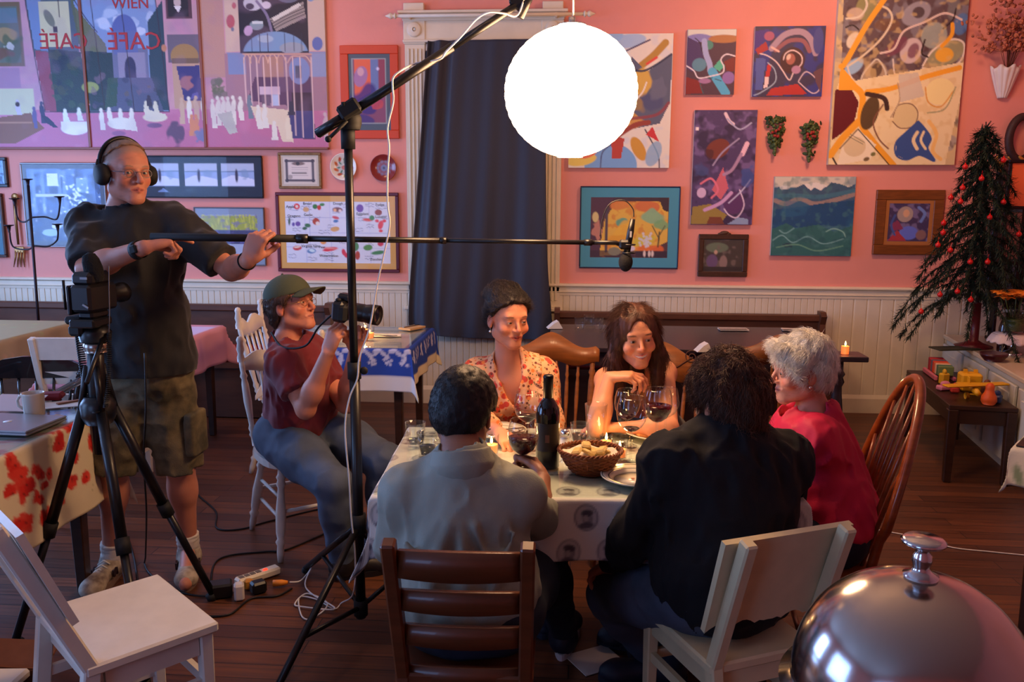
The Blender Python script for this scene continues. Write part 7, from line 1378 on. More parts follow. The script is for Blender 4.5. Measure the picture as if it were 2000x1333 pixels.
# ---- 4. smiling woman ---------------------------------------------------------
J = dict(pel=V(.34, 3.62, .55), head=P(1240, 658, 3.14), neck=P(1243, 722, 3.27), shR=P(1186, 742, 3.32), shL=P(1296, 728, 3.34), elR=PZ(1166, 836, .795), wrR=P(1190, 738, 3.05), elL=PZ(1306, 838, .795), wrL=PZ(1222, 836, .79),
    hipR=V(.26, 3.58, .53), hipL=V(.43, 3.58, .53), knR=V(.22, 3.18, .50), knL=V(.48, 3.18, .50), anR=V(.24, 3.12, .09), anL=V(.46, 3.12, .09), toR=V(.22, 2.98, .03), toL=V(.48, 2.98, .03))
p = Person('smiling woman with long brown hair in black sleeveless top, leaning on the table', J, 'f', skin=(214, 146, 108), face=(.20, -1, -.06), up=(-.10, 0, 1), hs=.91, ears=False, smile=1., jaw=.95, brow=(70, 42, 28), lips=(190, 84, 84), eyes=.35); p.gaze = (-.15, -.1)
p.hand('R', V(.85, -.1, .12), V(.25, .1, -1), curls=((20, 35, 25), (34, 40, 28), (42, 46, 30), (50, 50, 34)), thumb=(.3, .9, .5)); p.hand('L', V(-1, -.05, .0), V(0, 0, -1), curls=(12, 14, 16, 20)); p.body(); nk = p.J['neck']
tc = p.mid-p.up*.16
p.cloth('tank_top', p.torso(.009), [Ell(nk+p.fw*.09-p.up*.05, (.085, .13, .135), p.Mt, .01), Ell(nk, (.085, .10, .07), p.Mt, .01), Ell(p.J['shL']+p.rt*-.035, (.055, .16, .085), p.Mt, .01), Ell(p.J['shR']+p.rt*.035, (.055, .16, .085), p.Mt, .01)], m_blackT, .006, .003, (10, 10, 8), 4, hem=(p.J['pel']-V(0, 0, .10), V(0, 0, -1)))
p.cloth('trousers', [Ell(p.J['pel']-V(0, 0, .02), (.17, .13, .12), None, .05)]+p.leg('L', .012)+p.leg('R', .012), (), m_darkj, .009, .003, (9, 9, 9), 5)
for q in 'LR': shoes(p, q, m_navyshoe, m_navyshoe, laces=False)
H = p.H; hm = hair_mat('long_brown_hair', (84, 46, 28), (46, 24, 16))
side = []
for s_ in (-1, 1): side += [H.C((s_*.070, -.01, .04), (s_*.088, .0, -.09), .026, .030, .03), H.C((s_*.088, .0, -.09), (s_*.085, .012, -.20), .032, .022, .03), H.C((s_*.052, .045, .085), (s_*.082, .030, -.03), .016, .018, .02)]
p.hair('hair', cap_items(H, .007, .006)+side+[H.C((0, -.07, -.04), (0, -.075, -.18), .06, .05, .04)], [H.E((.0, .108, -.022), (.054, .066, .116), .006)], hm, .004, (60, 60, 8), strands=5200, comb=lambda L: np.stack([np.tanh((L[:, 0]+.012)*70)*1.3*(L[:, 2] > .03), .0*L[:, 1]-.35, -1.+0*L[:, 0]], 1), slen=.055, sr=.0010, jit=.10, lift=.06, mask=lambda L: (L[:, 1] < .055) | (np.abs(L[:, 0]) > .062) | (L[:, 2] > .112))
# ---- 5. woman in floral blouse ------------------------------------------------------
def floral_mat():
    m = bpy.data.materials.new('floral_blouse'); m.use_nodes = True; nt = m.node_tree; b = nt.nodes['Principled BSDF']; L = nt.links.new; tc = nt.nodes.new('ShaderNodeTexCoord'); prev = None
    base = (*lin((236, 176, 130)), 1)
    for sc, th, col in ((26, .30, (206, 66, 44)), (44, .22, (120, 60, 40)), (34, .24, (236, 130, 60)), (60, .16, (110, 110, 60))):
        v = nt.nodes.new('ShaderNodeTexVoronoi'); v.inputs['Scale'].default_value = sc; L(tc.outputs['Object'], v.inputs[0]); r = nt.nodes.new('ShaderNodeMapRange'); r.inputs[1].default_value = th; r.inputs[2].default_value = th+.06; r.inputs[3].default_value = 1; r.inputs[4].default_value = 0; L(v.outputs['Distance'], r.inputs[0])
        mx = nt.nodes.new('ShaderNodeMix'); mx.data_type = 'RGBA'; L(r.outputs[0], mx.inputs[0]); mx.inputs[7].default_value = (*lin(col), 1)
        if prev is None: mx.inputs[6].default_value = base
        else: L(prev, mx.inputs[6])
        prev = mx.outputs[2]
    L(prev, b.inputs['Base Color']); b.inputs['Roughness'].default_value = .7; return m
m_flor = floral_mat()
J = dict(pel=V(-.22, 3.62, .55), head=P(992, 622, 3.36), neck=P(992, 700, 3.40), shR=P(936, 730, 3.42), shL=P(1058, 728, 3.46), elR=P(926, 822, 3.33), wrR=PZ(975, 846, .79), elL=P(1078, 826, 3.36), wrL=P(1065, 900, 3.2),
    hipR=V(-.31, 3.58, .53), hipL=V(-.13, 3.58, .53), knR=V(-.34, 3.18, .50), knL=V(-.10, 3.18, .50), anR=V(-.33, 3.12, .09), anL=V(-.11, 3.12, .09), toR=V(-.34, 2.98, .03), toL=V(-.10, 2.98, .03))
p = Person('woman in peach floral blouse with dark hair pinned up, glancing at her neighbour', J, 'f', skin=(208, 138, 106), face=(.50, -.86, -.10), hs=.95, smile=.45, eyes=.45, age=1, brow=(50, 32, 26), lips=(190, 74, 66)); p.gaze = (-.2, -.25)
p.hand('R', V(.5, -.8, -.2), V(0, 0, -1)); p.hand('L', V(-.4, -.8, .0), V(0, 0, -1)); p.body(); nk = p.J['neck']
p.cloth('blouse', p.torso(.014)+p.arm('L', .018, fore=.75, cap=True)+p.arm('R', .018, fore=.75, cap=True), [Cone(nk+p.fw*.05+p.up*.06, nk+p.fw*.13-p.up*.16, .075, .012, .008), Ell(nk, (.062, .075, .05), p.Mt, .01)], m_flor, .006, .008, (15, 15, 8), 4, hem=(p.J['pel']-V(0, 0, .12), V(0, 0, -1)))
tr = []
for s_ in (-1, 1):
    pts = spline([nk+p.rt*s_*.085-p.up*.0-p.fw*.03, nk+p.rt*s_*.088+p.fw*.035-p.up*.015, nk+p.rt*s_*.065+p.fw*.095-p.up*.08, nk+p.rt*s_*.030+p.fw*.130-p.up*.15, nk+p.rt*s_*.02+p.fw*.138-p.up*.26], 10); G = np.zeros((len(pts), 5, 3))
    for i, q in enumerate(pts):
        for j in range(5): wv = .010*math.sin(i*1.25+s_)*(j/4); G[i, j] = q+p.fw*(.006+wv+.004*j)+p.rt*s_*(.011*j)+p.up*(-.004*j)
    g = MB().grid(G).build('ruffle', m_flor, p.o, solid=.003); g.location = -Vector(p.org)
p.cloth('trousers', [Ell(p.J['pel']-V(0, 0, .02), (.17, .13, .12), None, .05)]+p.leg('L', .012)+p.leg('R', .012), (), m_darkj, .009, .003, (9, 9, 9), 5)
for q in 'LR': shoes(p, q, m_navyshoe, m_navyshoe, laces=False)
H = p.H; hm = hair_mat('dark_pinned_hair', (34, 20, 17), (18, 11, 10))
p.hair('hair', cap_items(H, .009, .006)+[H.E((0, -.055, .105), (.062, .058, .040), .04), H.E((.03, -.09, .085), (.035, .035, .03), .03)], [H.E((s_*.090, .0, -.012), (.02, .022, .034), .01) for s_ in (-1, 1)], hm, .0045, (40, 14, 40), plane=[((0, .080, .082), (0, .70, -.72)), ((0, -.08, -.075), (0, 0, -1))], strands=3800, comb=lambda L: np.stack([0*L[:, 0], -1-0*L[:, 1], .8+0*L[:, 0]], 1), slen=.035, sr=.0009, jit=.35, lift=.25)
for s_ in (-1, 1): e = MB().ell(H.w(s_*.081, .002, -.052), .0055, None, 10, 8).tube([H.w(s_*.081, .002, -.036), H.w(s_*.081, .002, -.05)], .0008, 5).build('earring', m_stud, p.o); e.location = -Vector(p.org); e['label'] = 'pearl drop earring'
# ---- 6. seated cameraman -------------------------------------------------------------
fc = unit(V(.6, -.8, 0)); cc = V(-1.25, 3.73, 0)
J = dict(pel=cc+V(.0, .0, .55), head=P(570, 597, 3.66), neck=P(560, 668, 3.66), shR=P(553, 708, 3.52), shL=P(612, 700, 3.84), elR=P(597, 800, 3.40), wrR=P(640, 690, 3.34), elL=P(676, 790, 3.60), wrL=P(694, 684, 3.42),
    hipR=cc+V(-.08, -.10, .53), hipL=cc+V(.08, .06, .53), knR=P(652, 948, 3.32), knL=P(757, 905, 3.50), anR=PZ(668, 1090, .09), anL=PZ(735, 1060, .09), toR=PZ(705, 1110, .03), toL=PZ(765, 1075, .03))
p = Person('seated man in maroon t-shirt and green cap aiming a camera to the right', J, skin=(206, 132, 104), face=(.93, -.32, .24), hs=1.0, build=1.1, eyes=.8, brow=(110, 70, 50), age=1)
CB = P(672, 606, 3.36)      # camera body centre
p.hand('R', P(668, 612, 3.33)-p.J['wrR'], V(.5, .8, .1), curls=(52, 60, 66, 72), thumb=(.2, .8, .8)); p.hand('L', P(700, 650, 3.40)-p.J['wrL'], V(0, -.2, 1) if 0 else V(.3, -.5, .4), curls=(50, 58, 62, 66), thumb=(.7, .7, .3)); p.body(); nk = p.J['neck']
p.cloth('tshirt', p.torso(.020, .03)+p.arm('L', .020, upto=.62, cap=True)+p.arm('R', .022, upto=.62, cap=True)+[Cone(nk-p.up*.03, nk+p.up*.012, .074, .064, .02, cap=True)], [Cone(nk+p.up*.050+p.fw*.015, nk+p.up*.15, .082, .1, .004)], m_maroonT, .007, .012, (14, 14, 7), 12, hem=(p.J['pel']-V(0, 0, .06), V(0, 0, -1)))
p.cloth('jeans', [Ell(p.J['pel']-V(0, 0, .02), (.18, .16, .12), None, .05)]+p.leg('L', .014)+p.leg('R', .014), (), m_denim, .008, .006, (9, 9, 9), 2)
m_brsh = mat('dark_shoe', (30, 24, 24), .5)
for q in 'LR': shoes(p, q, m_brsh, m_brsh, laces=False)
H = p.H; hm = hair_mat('greying_brown_hair', (96, 66, 48), (60, 44, 36)); 
p.hair('hair', cap_items(H, .012, .0)+[H.E((0, -.078, -.055), (.058, .028, .04), .02)], [H.E((s_*.090, .004, -.012), (.02, .022, .030), .01) for s_ in (-1, 1)], hm, .004, (40, 40, 40), plane=[((0, .084, .06), (0, .66, -.75)), ((0, -.08, -.10), (0, 0, -1)), ((0, 0, .05), (0, 0, 1))], strands=1600, comb=down, slen=.025, jit=.5)
m_cap = mat('olive_cap_cloth', (74, 80, 60), .85, bump=.0006, bscale=300)
capo = p.cloth('cap', [H.E((0, -.012, .050), (.092, .113, .092), .02)], [], m_cap, .005, .001, (14, 14, 14), hem=(H.w(0, 0, .040), -H.M[:, 2]+H.M[:, 1]*.10))
G = np.zeros((25, 9, 3))
for i in range(25):
    u = i/24*2-1
    for j in range(9): q = j/8; G[i, j] = H.w(u*.078*(1-.10*q*q), .072+.098*q*math.sqrt(max(0, 1-(u*.98)**2*.85))+.020*(1-u*u), .060-.026*u*u-.012*q)
b = MB().grid(G).build('cap_brim', m_cap, capo, solid=.004); b.location = -Vector(p.org)
b = MB().ell(H.w(0, -.012, .143), .006, None, 8, 6).build('cap_button', m_cap, capo); b.location = -Vector(p.org)
def glasses(p, material, H=None):
    H = p.H; b = MB()
    for x in (-1, 1):
        th = np.linspace(0, 2*PI, 24, endpoint=False); b.tube([H.w(x*.033+.021*math.cos(a), .100-.004*abs(x*.033+.021*math.cos(a))/.05, .0-.001+.015*math.sin(a)) for a in th], .0011, 5, True); b.tube([H.w(x*.054, .094, .004), H.w(x*.074, .05, .006), H.w(x*.08, -.01, .004)], .0012, 5)
    b.tube([H.w(-.012, .100, .003), H.w(0, .104, .006), H.w(.012, .100, .003)], .0011, 5); g = b.build('eyeglasses', material, p.o); g.location = -Vector(p.org)
    b = MB()
    for x in (-1, 1): G = np.array([[H.w(x*.033+.020*r*math.cos(a), .0995, -.001+.0145*r*math.sin(a)) for r in (0, 1)] for a in np.linspace(0, 2*PI, 21)]); b.grid(G)
    l = b.build('lenses', glass_mat('spectacle_lens', refl=1.3), g); return g
glasses(p, mat('gold_wire', (170, 130, 80), .3, metal=1.))
b = MB().tube(spline([P(530, 650, 3.62), P(552, 678, 3.50), P(596, 676, 3.42), P(622, 640, 3.38), P(652, 612, 3.36)], 8), .0045, 8).build('camera_strap', m_blkr, p.o); b.location = -Vector(p.org)
# the still camera in his hands
dc = unit(V(.97, -.22, -.10)); rc = unit(np.cross(dc, V(0, 0, 1))); uc = np.cross(rc, dc); MC = np.stack([rc, dc, uc], 1); t = thing('stills_camera', 'black stills camera with a long lens held by the seated cameraman', 'camera', CB)
MB().box((0, 0, 0), (.13, .055, .085), MC, bev=.012).build('camera_body', m_blk, t); MB().box(MC@V(0, .005, .052), (.05, .06, .035), MC, bev=.01).build('viewfinder_hump', m_blk, t); MB().box(MC@V(.052, .02, -.005), (.03, .045, .075), MC, bev=.012).build('grip', m_blkr, t)
b = MB().lathe([(0, .02), (.034, .02), (.034, .05), (.037, .055), (.037, .09), (.035, .095), (.038, .105), (.041, .125), (.041, .155), (.037, .157), (.034, .145), (0, .14)], (0, 0, 0), 28, MC@rotx(-PI/2)); b.build('lens', m_blk, t); MB().lathe([(0, .142), (.034, .144), (.0, .150)], (0, 0, 0), 24, MC@rotx(-PI/2)).build('front_element', mat('lens_glass', (20, 20, 40), .03, coat=1.), t)
b = MB().ell(MC@V(.045, -.005, .047), (.012, .012, .008)).ell(MC@V(-.045, 0, .046), (.014, .014, .008)); b.build('dial', m_blkr, t)
# ---- 7. standing boom operator -----------------------------------------------------
YP = 2.86; pole0, pole1 = P(318, 463, YP), P(1160, 474, 3.12)
def pole_at(px): f = (px-318)/(1160-318); return pole0+(pole1-pole0)*f
J = dict(pel=P(285, 715, 3.22), head=P(247, 338, 3.13), neck=P(240, 410, 3.18), shR=P(178, 436, 3.16), shL=P(338, 440, 3.22), elR=P(172, 525, 2.96), wrR=P(282, 484, 2.82), elL=P(452, 528, 3.14), wrL=P(488, 492, 2.92),
    hipR=P(243, 738, 3.20), hipL=P(322, 738, 3.26), knR=P(222, 905, 3.16), knL=P(352, 905, 3.26), anR=P(219, 1082, 3.26), anL=P(368, 1062, 3.36), toR=PZ(180, 1150, .03), toL=PZ(362, 1142, .03))
p = Person('tall standing man in black t-shirt and camouflage shorts holding the boom pole', J, skin=(196, 128, 104), face=(.80, -.60, -.03), hs=.97, build=1.0, jaw=1.05, nose=1.15, age=1, eyes=.45, brow=(120, 96, 80)); p.scalp = (150, 122, 106); p.gaze = (.35, 0); p.iris = (80, 96, 110)
gR = pole_at(322)-V(0, 0, .012); p.hand('R', gR+V(.02, .02, .0)-p.J['wrR'], V(.2, -.25, -1) if 0 else V(.3, .4, -1), curls=((10, 18, 12), (60, 74, 50), (70, 80, 54), (76, 82, 56)), thumb=(.3, .9, .5)); gl = pole_at(508); p.J['wrL'] = gl+V(-.045, -.035, -.075)
p.hand('L', gl+V(.0, -.028, .03)-p.J['wrL'], V(.25, 1, .1), curls=(64, 72, 78, 84), thumb=(.55, .7, .9)); p.body(); nk = p.J['neck']
p.cloth('tshirt', p.torso(.026, .02)+p.arm('L', .028, upto=.82, cap=True)+p.arm('R', .028, upto=.95, cap=True)+[Cone(p.J['pel']+V(0, 0, .1), p.J['pel']-V(0, 0, .02), .15, .155, .06)]+[Cone(nk-p.up*.03, nk-p.up*.012, .080, .074, .02, cap=True)], [Cone(nk+p.up*.050+p.fw*.015, nk+p.up*.15, .086, .1, .004)], m_blackT, .008, .012, (12, 12, 6), 12, hem=(p.J['pel']-V(0, 0, .02), V(0, 0, -1)))
m_camo = mat('camouflage_cloth', (112, 100, 74), .85, col2=(66, 62, 48), vscale=14, bump=.001, bscale=200)
hp = [Ell(p.J['pel']-V(0, 0, .03), (.17, .13, .12), None, .05)]
for q in 'LR':
    h, k, a = p.J['hip'+q], p.J['kn'+q], p.J['an'+q]; hp += [Cone(h, k+(a-k)*.08, .105, .092, .04, cap=True)]
p.cloth('shorts', hp, (), m_camo, .008, .010, (12, 12, 12), 6)
for q, s_ in (('L', 1), ('R', -1)): h, k = p.J['hip'+q], p.J['kn'+q]; c = h+(k-h)*.62+V(s_*.095, -.01, 0); pk_ = p.cloth('cargo_pocket', [RBox(c, (.022, .065, .09), None, .012, .01)], (), m_camo, .007, .003, (12, 12, 12), 3)
m_sock = mat('white_sock', (206, 196, 186), .9, bump=.001, bscale=150); m_snk = mat('sneaker_grey_tan', (190, 176, 156), .7, col2=(120, 104, 92), vscale=22, bump=.0006, bscale=200)
for q in 'LR':
    a, k = p.J['an'+q], p.J['kn'+q]; p.cloth('sock', [Cone(a-V(0, 0, .04), a+(k-a)*.13, .048, .045, .01, cap=True)], (), m_sock, .005, .003, (10, 10, 60), 2); sh = shoes(p, q, m_snk, mat('tan_sole', (120, 96, 84), .7))
    J_ = p.J; d = unit((J_['to'+q]-J_['an'+q])*V(1, 1, 0)); sd = V(d[1], -d[0], 0); hl = J_['an'+q]*V(1, 1, 0)-d*.055
    for s_ in (-1, 1):
        N = hl+d*.13+sd*s_*.0455+V(0, 0, .052); b = MB(); w_ = .004
        for a_, c_ in ((V(-.018, 0, -.014), V(-.014, 0, .016)), (V(-.014, 0, .016), V(.010, 0, -.014)), (V(.010, 0, -.014), V(.014, 0, .016))): b.bar(N+d*a_[0]+V(0, 0, a_[2]), N+d*c_[0]+V(0, 0, c_[2]), .008, .008, sd)
        b.build('letter_mark', mat('dark_shoe_mark', (50, 30, 34), .6), sh).location = -Vector(p.org)
H = p.H; hm = hair_mat('grey_cropped_hair', (160, 132, 112), (124, 100, 86))
p.hair('hair', cap_items(H, .003, .0), [H.E((s_*.088, .002, -.012), (.02, .024, .032), .01) for s_ in (-1, 1)], hm, .0015, (60, 60, 60), plane=[((0, .050, .104), (0, .62, -.78)), ((0, -.08, -.07), (0, 0, -1))], strands=3000, comb=crown, slen=.008, sr=.0007, jit=.5)
glasses(p, mat('thin_steel', (110, 110, 116), .3, metal=1.))
# headphones worn on his head
t = thing('headphones', 'black over-ear headphones on the standing man head', 'headphones', H.w(0, 0, .1)); A = np.linspace(-.12, PI+.12, 30)
MB().tube([H.w(.094*math.cos(a), -.02-.03*math.sin(a)*0, .025+.108*math.sin(a)) for a in A], .008, 8).build('headband', m_blk, t, True)
for s_ in (-1, 1):
    ec = MB(); Re = H.M@roty(s_*PI/2); ec.lathe([(0, -.012), (.034, -.012), (.040, -.004), (.040, .010), (.034, .022), (.022, .026), (0, .026)], H.w(s_*.088, -.004, -.008), 28, Re); e_ = ec.build('ear_cup', m_blkr, t, True); MB().tube([H.w(s_*.098, -.02, .015), H.w(s_*.106, -.016, .03), H.w(s_*.098, -.02, .048)], .004, 6).build('yoke', m_blk, t, True)
    MB().lathe([(.024, .0), (.025, .001), (.026, 0)], H.w(s_*.115, -.004, -.008), 24, Re).build('trim_ring', mat('grey_print', (150, 150, 156), .5), e_).parent = t
# wrist watch & bracelet are worn: children of the person
w_, f_ = p.J['wrR'], unit(p.J['wrR']-p.J['elR']); Mw = align(f_); b = MB().lathe([(.031, -.013), (.033, -.013), (.033, .013), (.031, .013)], w_-f_*.035, 24, Mw); b.box(w_-f_*.035+V(.0, -.033, .004), (.03, .012, .03), Mw, bev=.004); b = b.build('watch', m_blkr, p.o); b.location = -Vector(p.org)
w_, f_ = p.J['wrL'], unit(p.J['wrL']-p.J['elL']); th = np.linspace(0, 2*PI, 30, endpoint=False); Mw = align(f_); b = MB().tube([w_-f_*.03+Mw@V(.031*math.cos(a), .031*math.sin(a), 0) for a in th], .003, 6, True).build('bracelet', m_blkr, p.o); b.location = -Vector(p.org)
# boom pole with microphone
t = thing('boom_pole', 'long black boom pole held level across the room toward the hanging lantern', 'boom pole', pole_at(600))
ext = pole0-unit(pole1-pole0)*.04; MB().tube([ext, pole_at(575)], .0135, 12).build('grip_section', m_blkr, t, True); [MB().tube([pole_at(a), pole_at(b)], r, 12).build('locking_collar', m_blk, t, True) for a, b, r in ((570, 592, .0165), (850, 862, .0125), (1140, 1156, .012))]
MB().tube([pole_at(590), pole_at(860)], .0105, 12).build('middle_section', m_blk, t, True); MB().tube([pole_at(858), pole_at(1160)], .0085, 12).build('thin_section', m_blk, t, True)
mc_ = P(1222, 478, 3.14); t = thing('microphone', 'black microphone in a shock mount at the tip of the boom pole', 'microphone', mc_); q0, q1 = pole_at(1156), pole_at(1205)
MB().tube([q0, q1, mc_+V(-.02, 0, 0)], .0085, 10).box(mc_+V(-.005, 0, 0), (.04, .04, .035), bev=.008).build('mount', m_blk, t, True); th = np.linspace(0, 2*PI, 24, endpoint=False); MB().tube([mc_+V(.012+.022*math.cos(a), .022*math.sin(a), .0) for a in th], .003, 6, True).tube([mc_+V(.012+.022*math.cos(a), .022*math.sin(a), -.03) for a in th], .003, 6, True).build('shock_rings', m_blk, t, True)
a, b_ = P(1236, 428, 3.14), P(1222, 505, 3.14); MB().tube([a, a+(b_-a)*.3, b_], [.009, .0125, .0125], 14).build('microphone_body', m_blk, t, True); c = P(1222, 512, 3.14); MB().ell(c, (.026, .026, .036), None, 20, 14).build('foam_windscreen', mat('foam', (18, 16, 16), .95, bump=.002, bscale=250), t, True)
MB().box(P(1232, 458, 3.122), (.007, .002, .022)).build('grey_label', mat('grey_print', (150, 150, 156), .5), t, True); MB().tube(spline([P(1238, 424, 3.14), P(1236, 408, 3.14), P(1222, 393, 3.14), P(1205, 392, 3.14), P(1188, 402, 3.14), P(1176, 430, 3.14), P(1172, 462, 3.13)], 6), .0022, 6).build('microphone_cable', m_cordk, t, True)
# ================================================================== tripod with film camera (left)
ap = P(192, 800, 2.80); bx = ap[0]; by = 2.80
t = thing('tripod', 'big black camera tripod with spread legs in front of the standing man', 'tripod', (bx, by, 0))
col = P(186, 655, by); MB().tube([(bx, by, ap[2]-.16), (bx, by, ap[2]+.12), col-V(0, 0, .02)], [.028, .03, .026], 14).build('centre_column', m_blk, t, True)
b = MB().lathe([(0, -.05), (.045, -.05), (.06, -.02), (.06, .02), (.045, .05), (0, .05)], ap+V(0, 0, .0), 20); b.build('leg_spider', m_blk, t, True)
for f, z in ((PZ(285, 1345, .0), 0), (PZ(415, 1172, .0), 0), (PZ(33, 1262, .0), 0)):
    a = ap+unit((f-ap)*V(1, 1, 0))*.05; d = f-a; sd = unit(np.cross(d, V(0, 0, 1)))
    MB().tube([a, a+d*.5], .019, 10).build('leg', m_blk, t, True); MB().tube([a+d*.48, f+V(0, 0, .03)], .0145, 10).build('lower_leg', m_blk, t, True); MB().tube([a+d*.47, a+d*.53], .025, 10).build('leg_lock', m_blkr, t, True); MB().tube([f-d*.03, f], .019, 10).build('foot', m_blkr, t, True)
    MB().tube([a+d*.02+V(0, 0, .02), V(bx, by, ap[2]+.16)+unit(d*V(1, 1, 0))*.025], .012, 8).build('brace', m_blk, t, True)
MB().lathe([(0, 0), (.036, 0), (.042, .012), (.042, .03), (.034, .04), (0, .04)], col-V(0, 0, .06), 24).build('bowl', mat('steel_ring', (150, 140, 130), .25, metal=.9), t, True)
MB().lathe([(0, 0), (.05, 0), (.055, .03), (.04, .055), (0, .06)], col-V(0, 0, .02), 20).box(col+V(0, -.02, .05), (.09, .12, .03), bev=.006).build('fluid_head', m_blk, t, True)
MB().tube([col+V(.03, .02, .02), col+V(.09, -.22, -.12)], .008, 8).build('pan_handle', m_blk, t, True)
cb = P(184, 580, by); t = thing('film_camera', 'dark film camera with top microphone mounted on the big tripod', 'camera', cb)
t.scale = (.78,)*3; m_cam = mat('camera_body_dark', (24, 22, 26), .4); R = rotz(-.12)
MB().box((0, 0, 0), (.10, .19, .12), R, bev=.012).build('camera_body', m_cam, t); MB().box(R@V(.0, -.01, .085), (.10, .15, .06), R, bev=.016).box(R@V(0, -.01, .05), (.07, .12, .04), R).build('upper_box', m_cam, t)
MB().lathe([(0, 0), (.036, 0), (.04, .02), (.036, .06), (.046, .08), (.046, .11), (.03, .108), (0, .1)], R@V(0, .09, .0), 24, R@rotx(-PI/2)).build('lens', m_blk, t); MB().box(R@V(-.07, -.03, -.01), (.02, .1, .13), R, bev=.006).tube([R@V(-.085, -.08, .08), R@V(-.085, -.08, -.05)], .006, 8).build('side_bracket', m_blk, t)
MB().box(R@V(-.06, -.02, -.10), (.085, .12, .035), R, bev=.01).box(R@V(-.055, -.03, -.145), (.07, .10, .05), R, bev=.012).build('battery_pack', m_blkr, t); MB().box(R@V(.0, -.01, -.075), (.07, .12, .035), R, bev=.01).lathe([(0, 0), (.04, 0), (.044, .02), (.036, .035), (0, .04)], R@V(0, -.02, -.125), 20).build('head_plate', m_cam, t)
MB().box(R@V(.02, -.086, .09), (.035, .002, .010), R).box(R@V(.03, -.1, -.03), (.03, .002, .008), R@roty(.5)).build('silver_badge', mat('grey_print', (150, 150, 156), .5), t)
mt = P(180, 505, by-.03); MB().lathe([(0, -.075), (.024, -.07), (.036, -.045), (.040, -.01), (.036, .03), (.026, .055), (0, .066)], mt-cb, 22, roty(-.25)).build('fur_windscreen', mat('dark_fur', (14, 13, 15), .95, bump=.004, bscale=120), t); MB().tube([mt-cb-V(0, 0, .07), mt-cb-V(.0, 0, .105)], .012, 10).build('shoe_mount', m_chrome, t)
def coil(pts, name, label, r=.011, turns=60, wr=.0026):
    c = spline(pts, 12); n = turns*10; idx = np.linspace(0, len(c)-1, n); c = np.stack([np.interp(idx, range(len(c)), c[:, k]) for k in range(3)], 1); a = np.arange(n)*2*PI/10; c[:, 0] += r*np.cos(a); c[:, 1] += r*np.sin(a); tag(MB().tube(c, wr, 5).build(name, m_cordk), label, 'cable')
coil([P(152, 645, by), P(158, 690, by), P(166, 740, by), P(178, 782, by), P(188, 806, by-.06)], 'coiled_cable', 'black coiled cable hanging from the left of the film camera', turns=46); coil([P(213, 650, by-.02), P(213, 700, by-.02), P(212, 750, by-.02), P(206, 796, by-.06)], 'coiled_cable', 'thinner black coiled cable hanging right of the tripod column', .007, 40, .002)
tag(MB().tube(spline([P(213, 520, by-.05), P(213, 560, by-.05), P(214, 610, by-.05), P(213, 652, by-.02)], 6), .0015, 6).build('thin_cable', mat('grey_cord', (120, 110, 110), .5)), 'thin grey cable hanging in front of the standing man shirt', 'cable')
# cables on the floor, power strip and plugs
def fc_(pts, r=.004): return spline([PZ(x, y, r+.001) for x, y in pts], 7)
tag(MB().tube(np.vstack([spline([P(283, 690, by+.1), P(285, 800, by+.1), P(281, 900, by+.15), P(286, 1000, by+.2), PZ(284, 1090, .06)], 6), fc_([(282, 1100), (292, 1120), (330, 1150), (400, 1165), (440, 1150)])]), .0035, 6).build('black_cable', m_cordk), 'black cable dropping behind the tripod leg to the floor', 'cable')
for k, (pts, lb) in enumerate((([(350, 930), (390, 970), (422, 1000), (424, 1032), (470, 1034), (520, 1020), (600, 1000), (650, 990)], 'black cable running along the floor under the cameraman chair'), ([(412, 1135), (420, 1100), (450, 1085), (520, 1078), (560, 1074), (640, 1040)], 'black cable arching from the power strip behind the chair leg'), ([(405, 1205), (450, 1200), (490, 1170), (540, 1165), (570, 1150)], 'black cable curling in front of the power strip'), ([(250, 1050), (262, 1090), (270, 1140)], 'short black cable between the standing man feet'))): tag(MB().tube(fc_(pts), .0042, 6).build('black_cable', m_cordk), lb, 'cable')
tag(MB().tube(fc_([(1716, 1036), (1790, 1050), (1860, 1070), (1930, 1078), (2010, 1086)], .003), .003, 6).build('floor_cord', m_cordw), 'thin pale cord lying across the floor at the right', 'cord')
a, b_ = PZ(462, 1148, 0), PZ(545, 1120, 0); d = unit(b_-a); sd = V(-d[1], d[0], 0); t = thing('power_strip', 'white power strip with a glowing red switch on the floor', 'power strip', (a+b_)/2); MB().bar(a+V(0, 0, .02), b_+V(0, 0, .02), .05, .035, bev=.008).build('strip_body', m_white, t, True)
MB().box(a+(b_-a)*.66-sd*.005+V(0, 0, .040), (.018, .012, .006), rotz(math.atan2(d[1], d[0])), bev=.002).build('red_switch', mat('red_neon', (255, 40, 20), .4, emit=3.), t, True)
for k in range(4): c = a+(b_-a)*(.12+.13*k); b = MB().box(c+V(0, 0, .0385), (.02, .022, .002), rotz(math.atan2(d[1], d[0]))); b.build('socket', mat('socket_grey', (110, 100, 92), .5), t, True)
def plug(name, px, py, size, col, label, z=.0, rz=.4, rough=.4): q = PZ(px, py, 0); return tag(MB().box(q+V(0, 0, size[2]/2+.001+z), size, rotz(rz), bev=.008).build(name, mat('plug_%02x%02x%02x' % col, col, rough)), label, 'plug')
plug('power_adapter', 468, 1172, (.04, .045, .07), (214, 206, 200), 'white square power adapter standing before the power strip'); plug('power_adapter', 432, 1165, (.09, .07, .06), (18, 17, 18), 'black power adapter at the left end of the power strip'); plug('power_adapter', 505, 1158, (.06, .05, .05), (18, 17, 18), 'black plug block before the middle of the power strip', rz=.7); plug('yellow_plug', 486, 1152, (.035, .03, .045), (206, 140, 50), 'yellow plug between the white and black adapters')
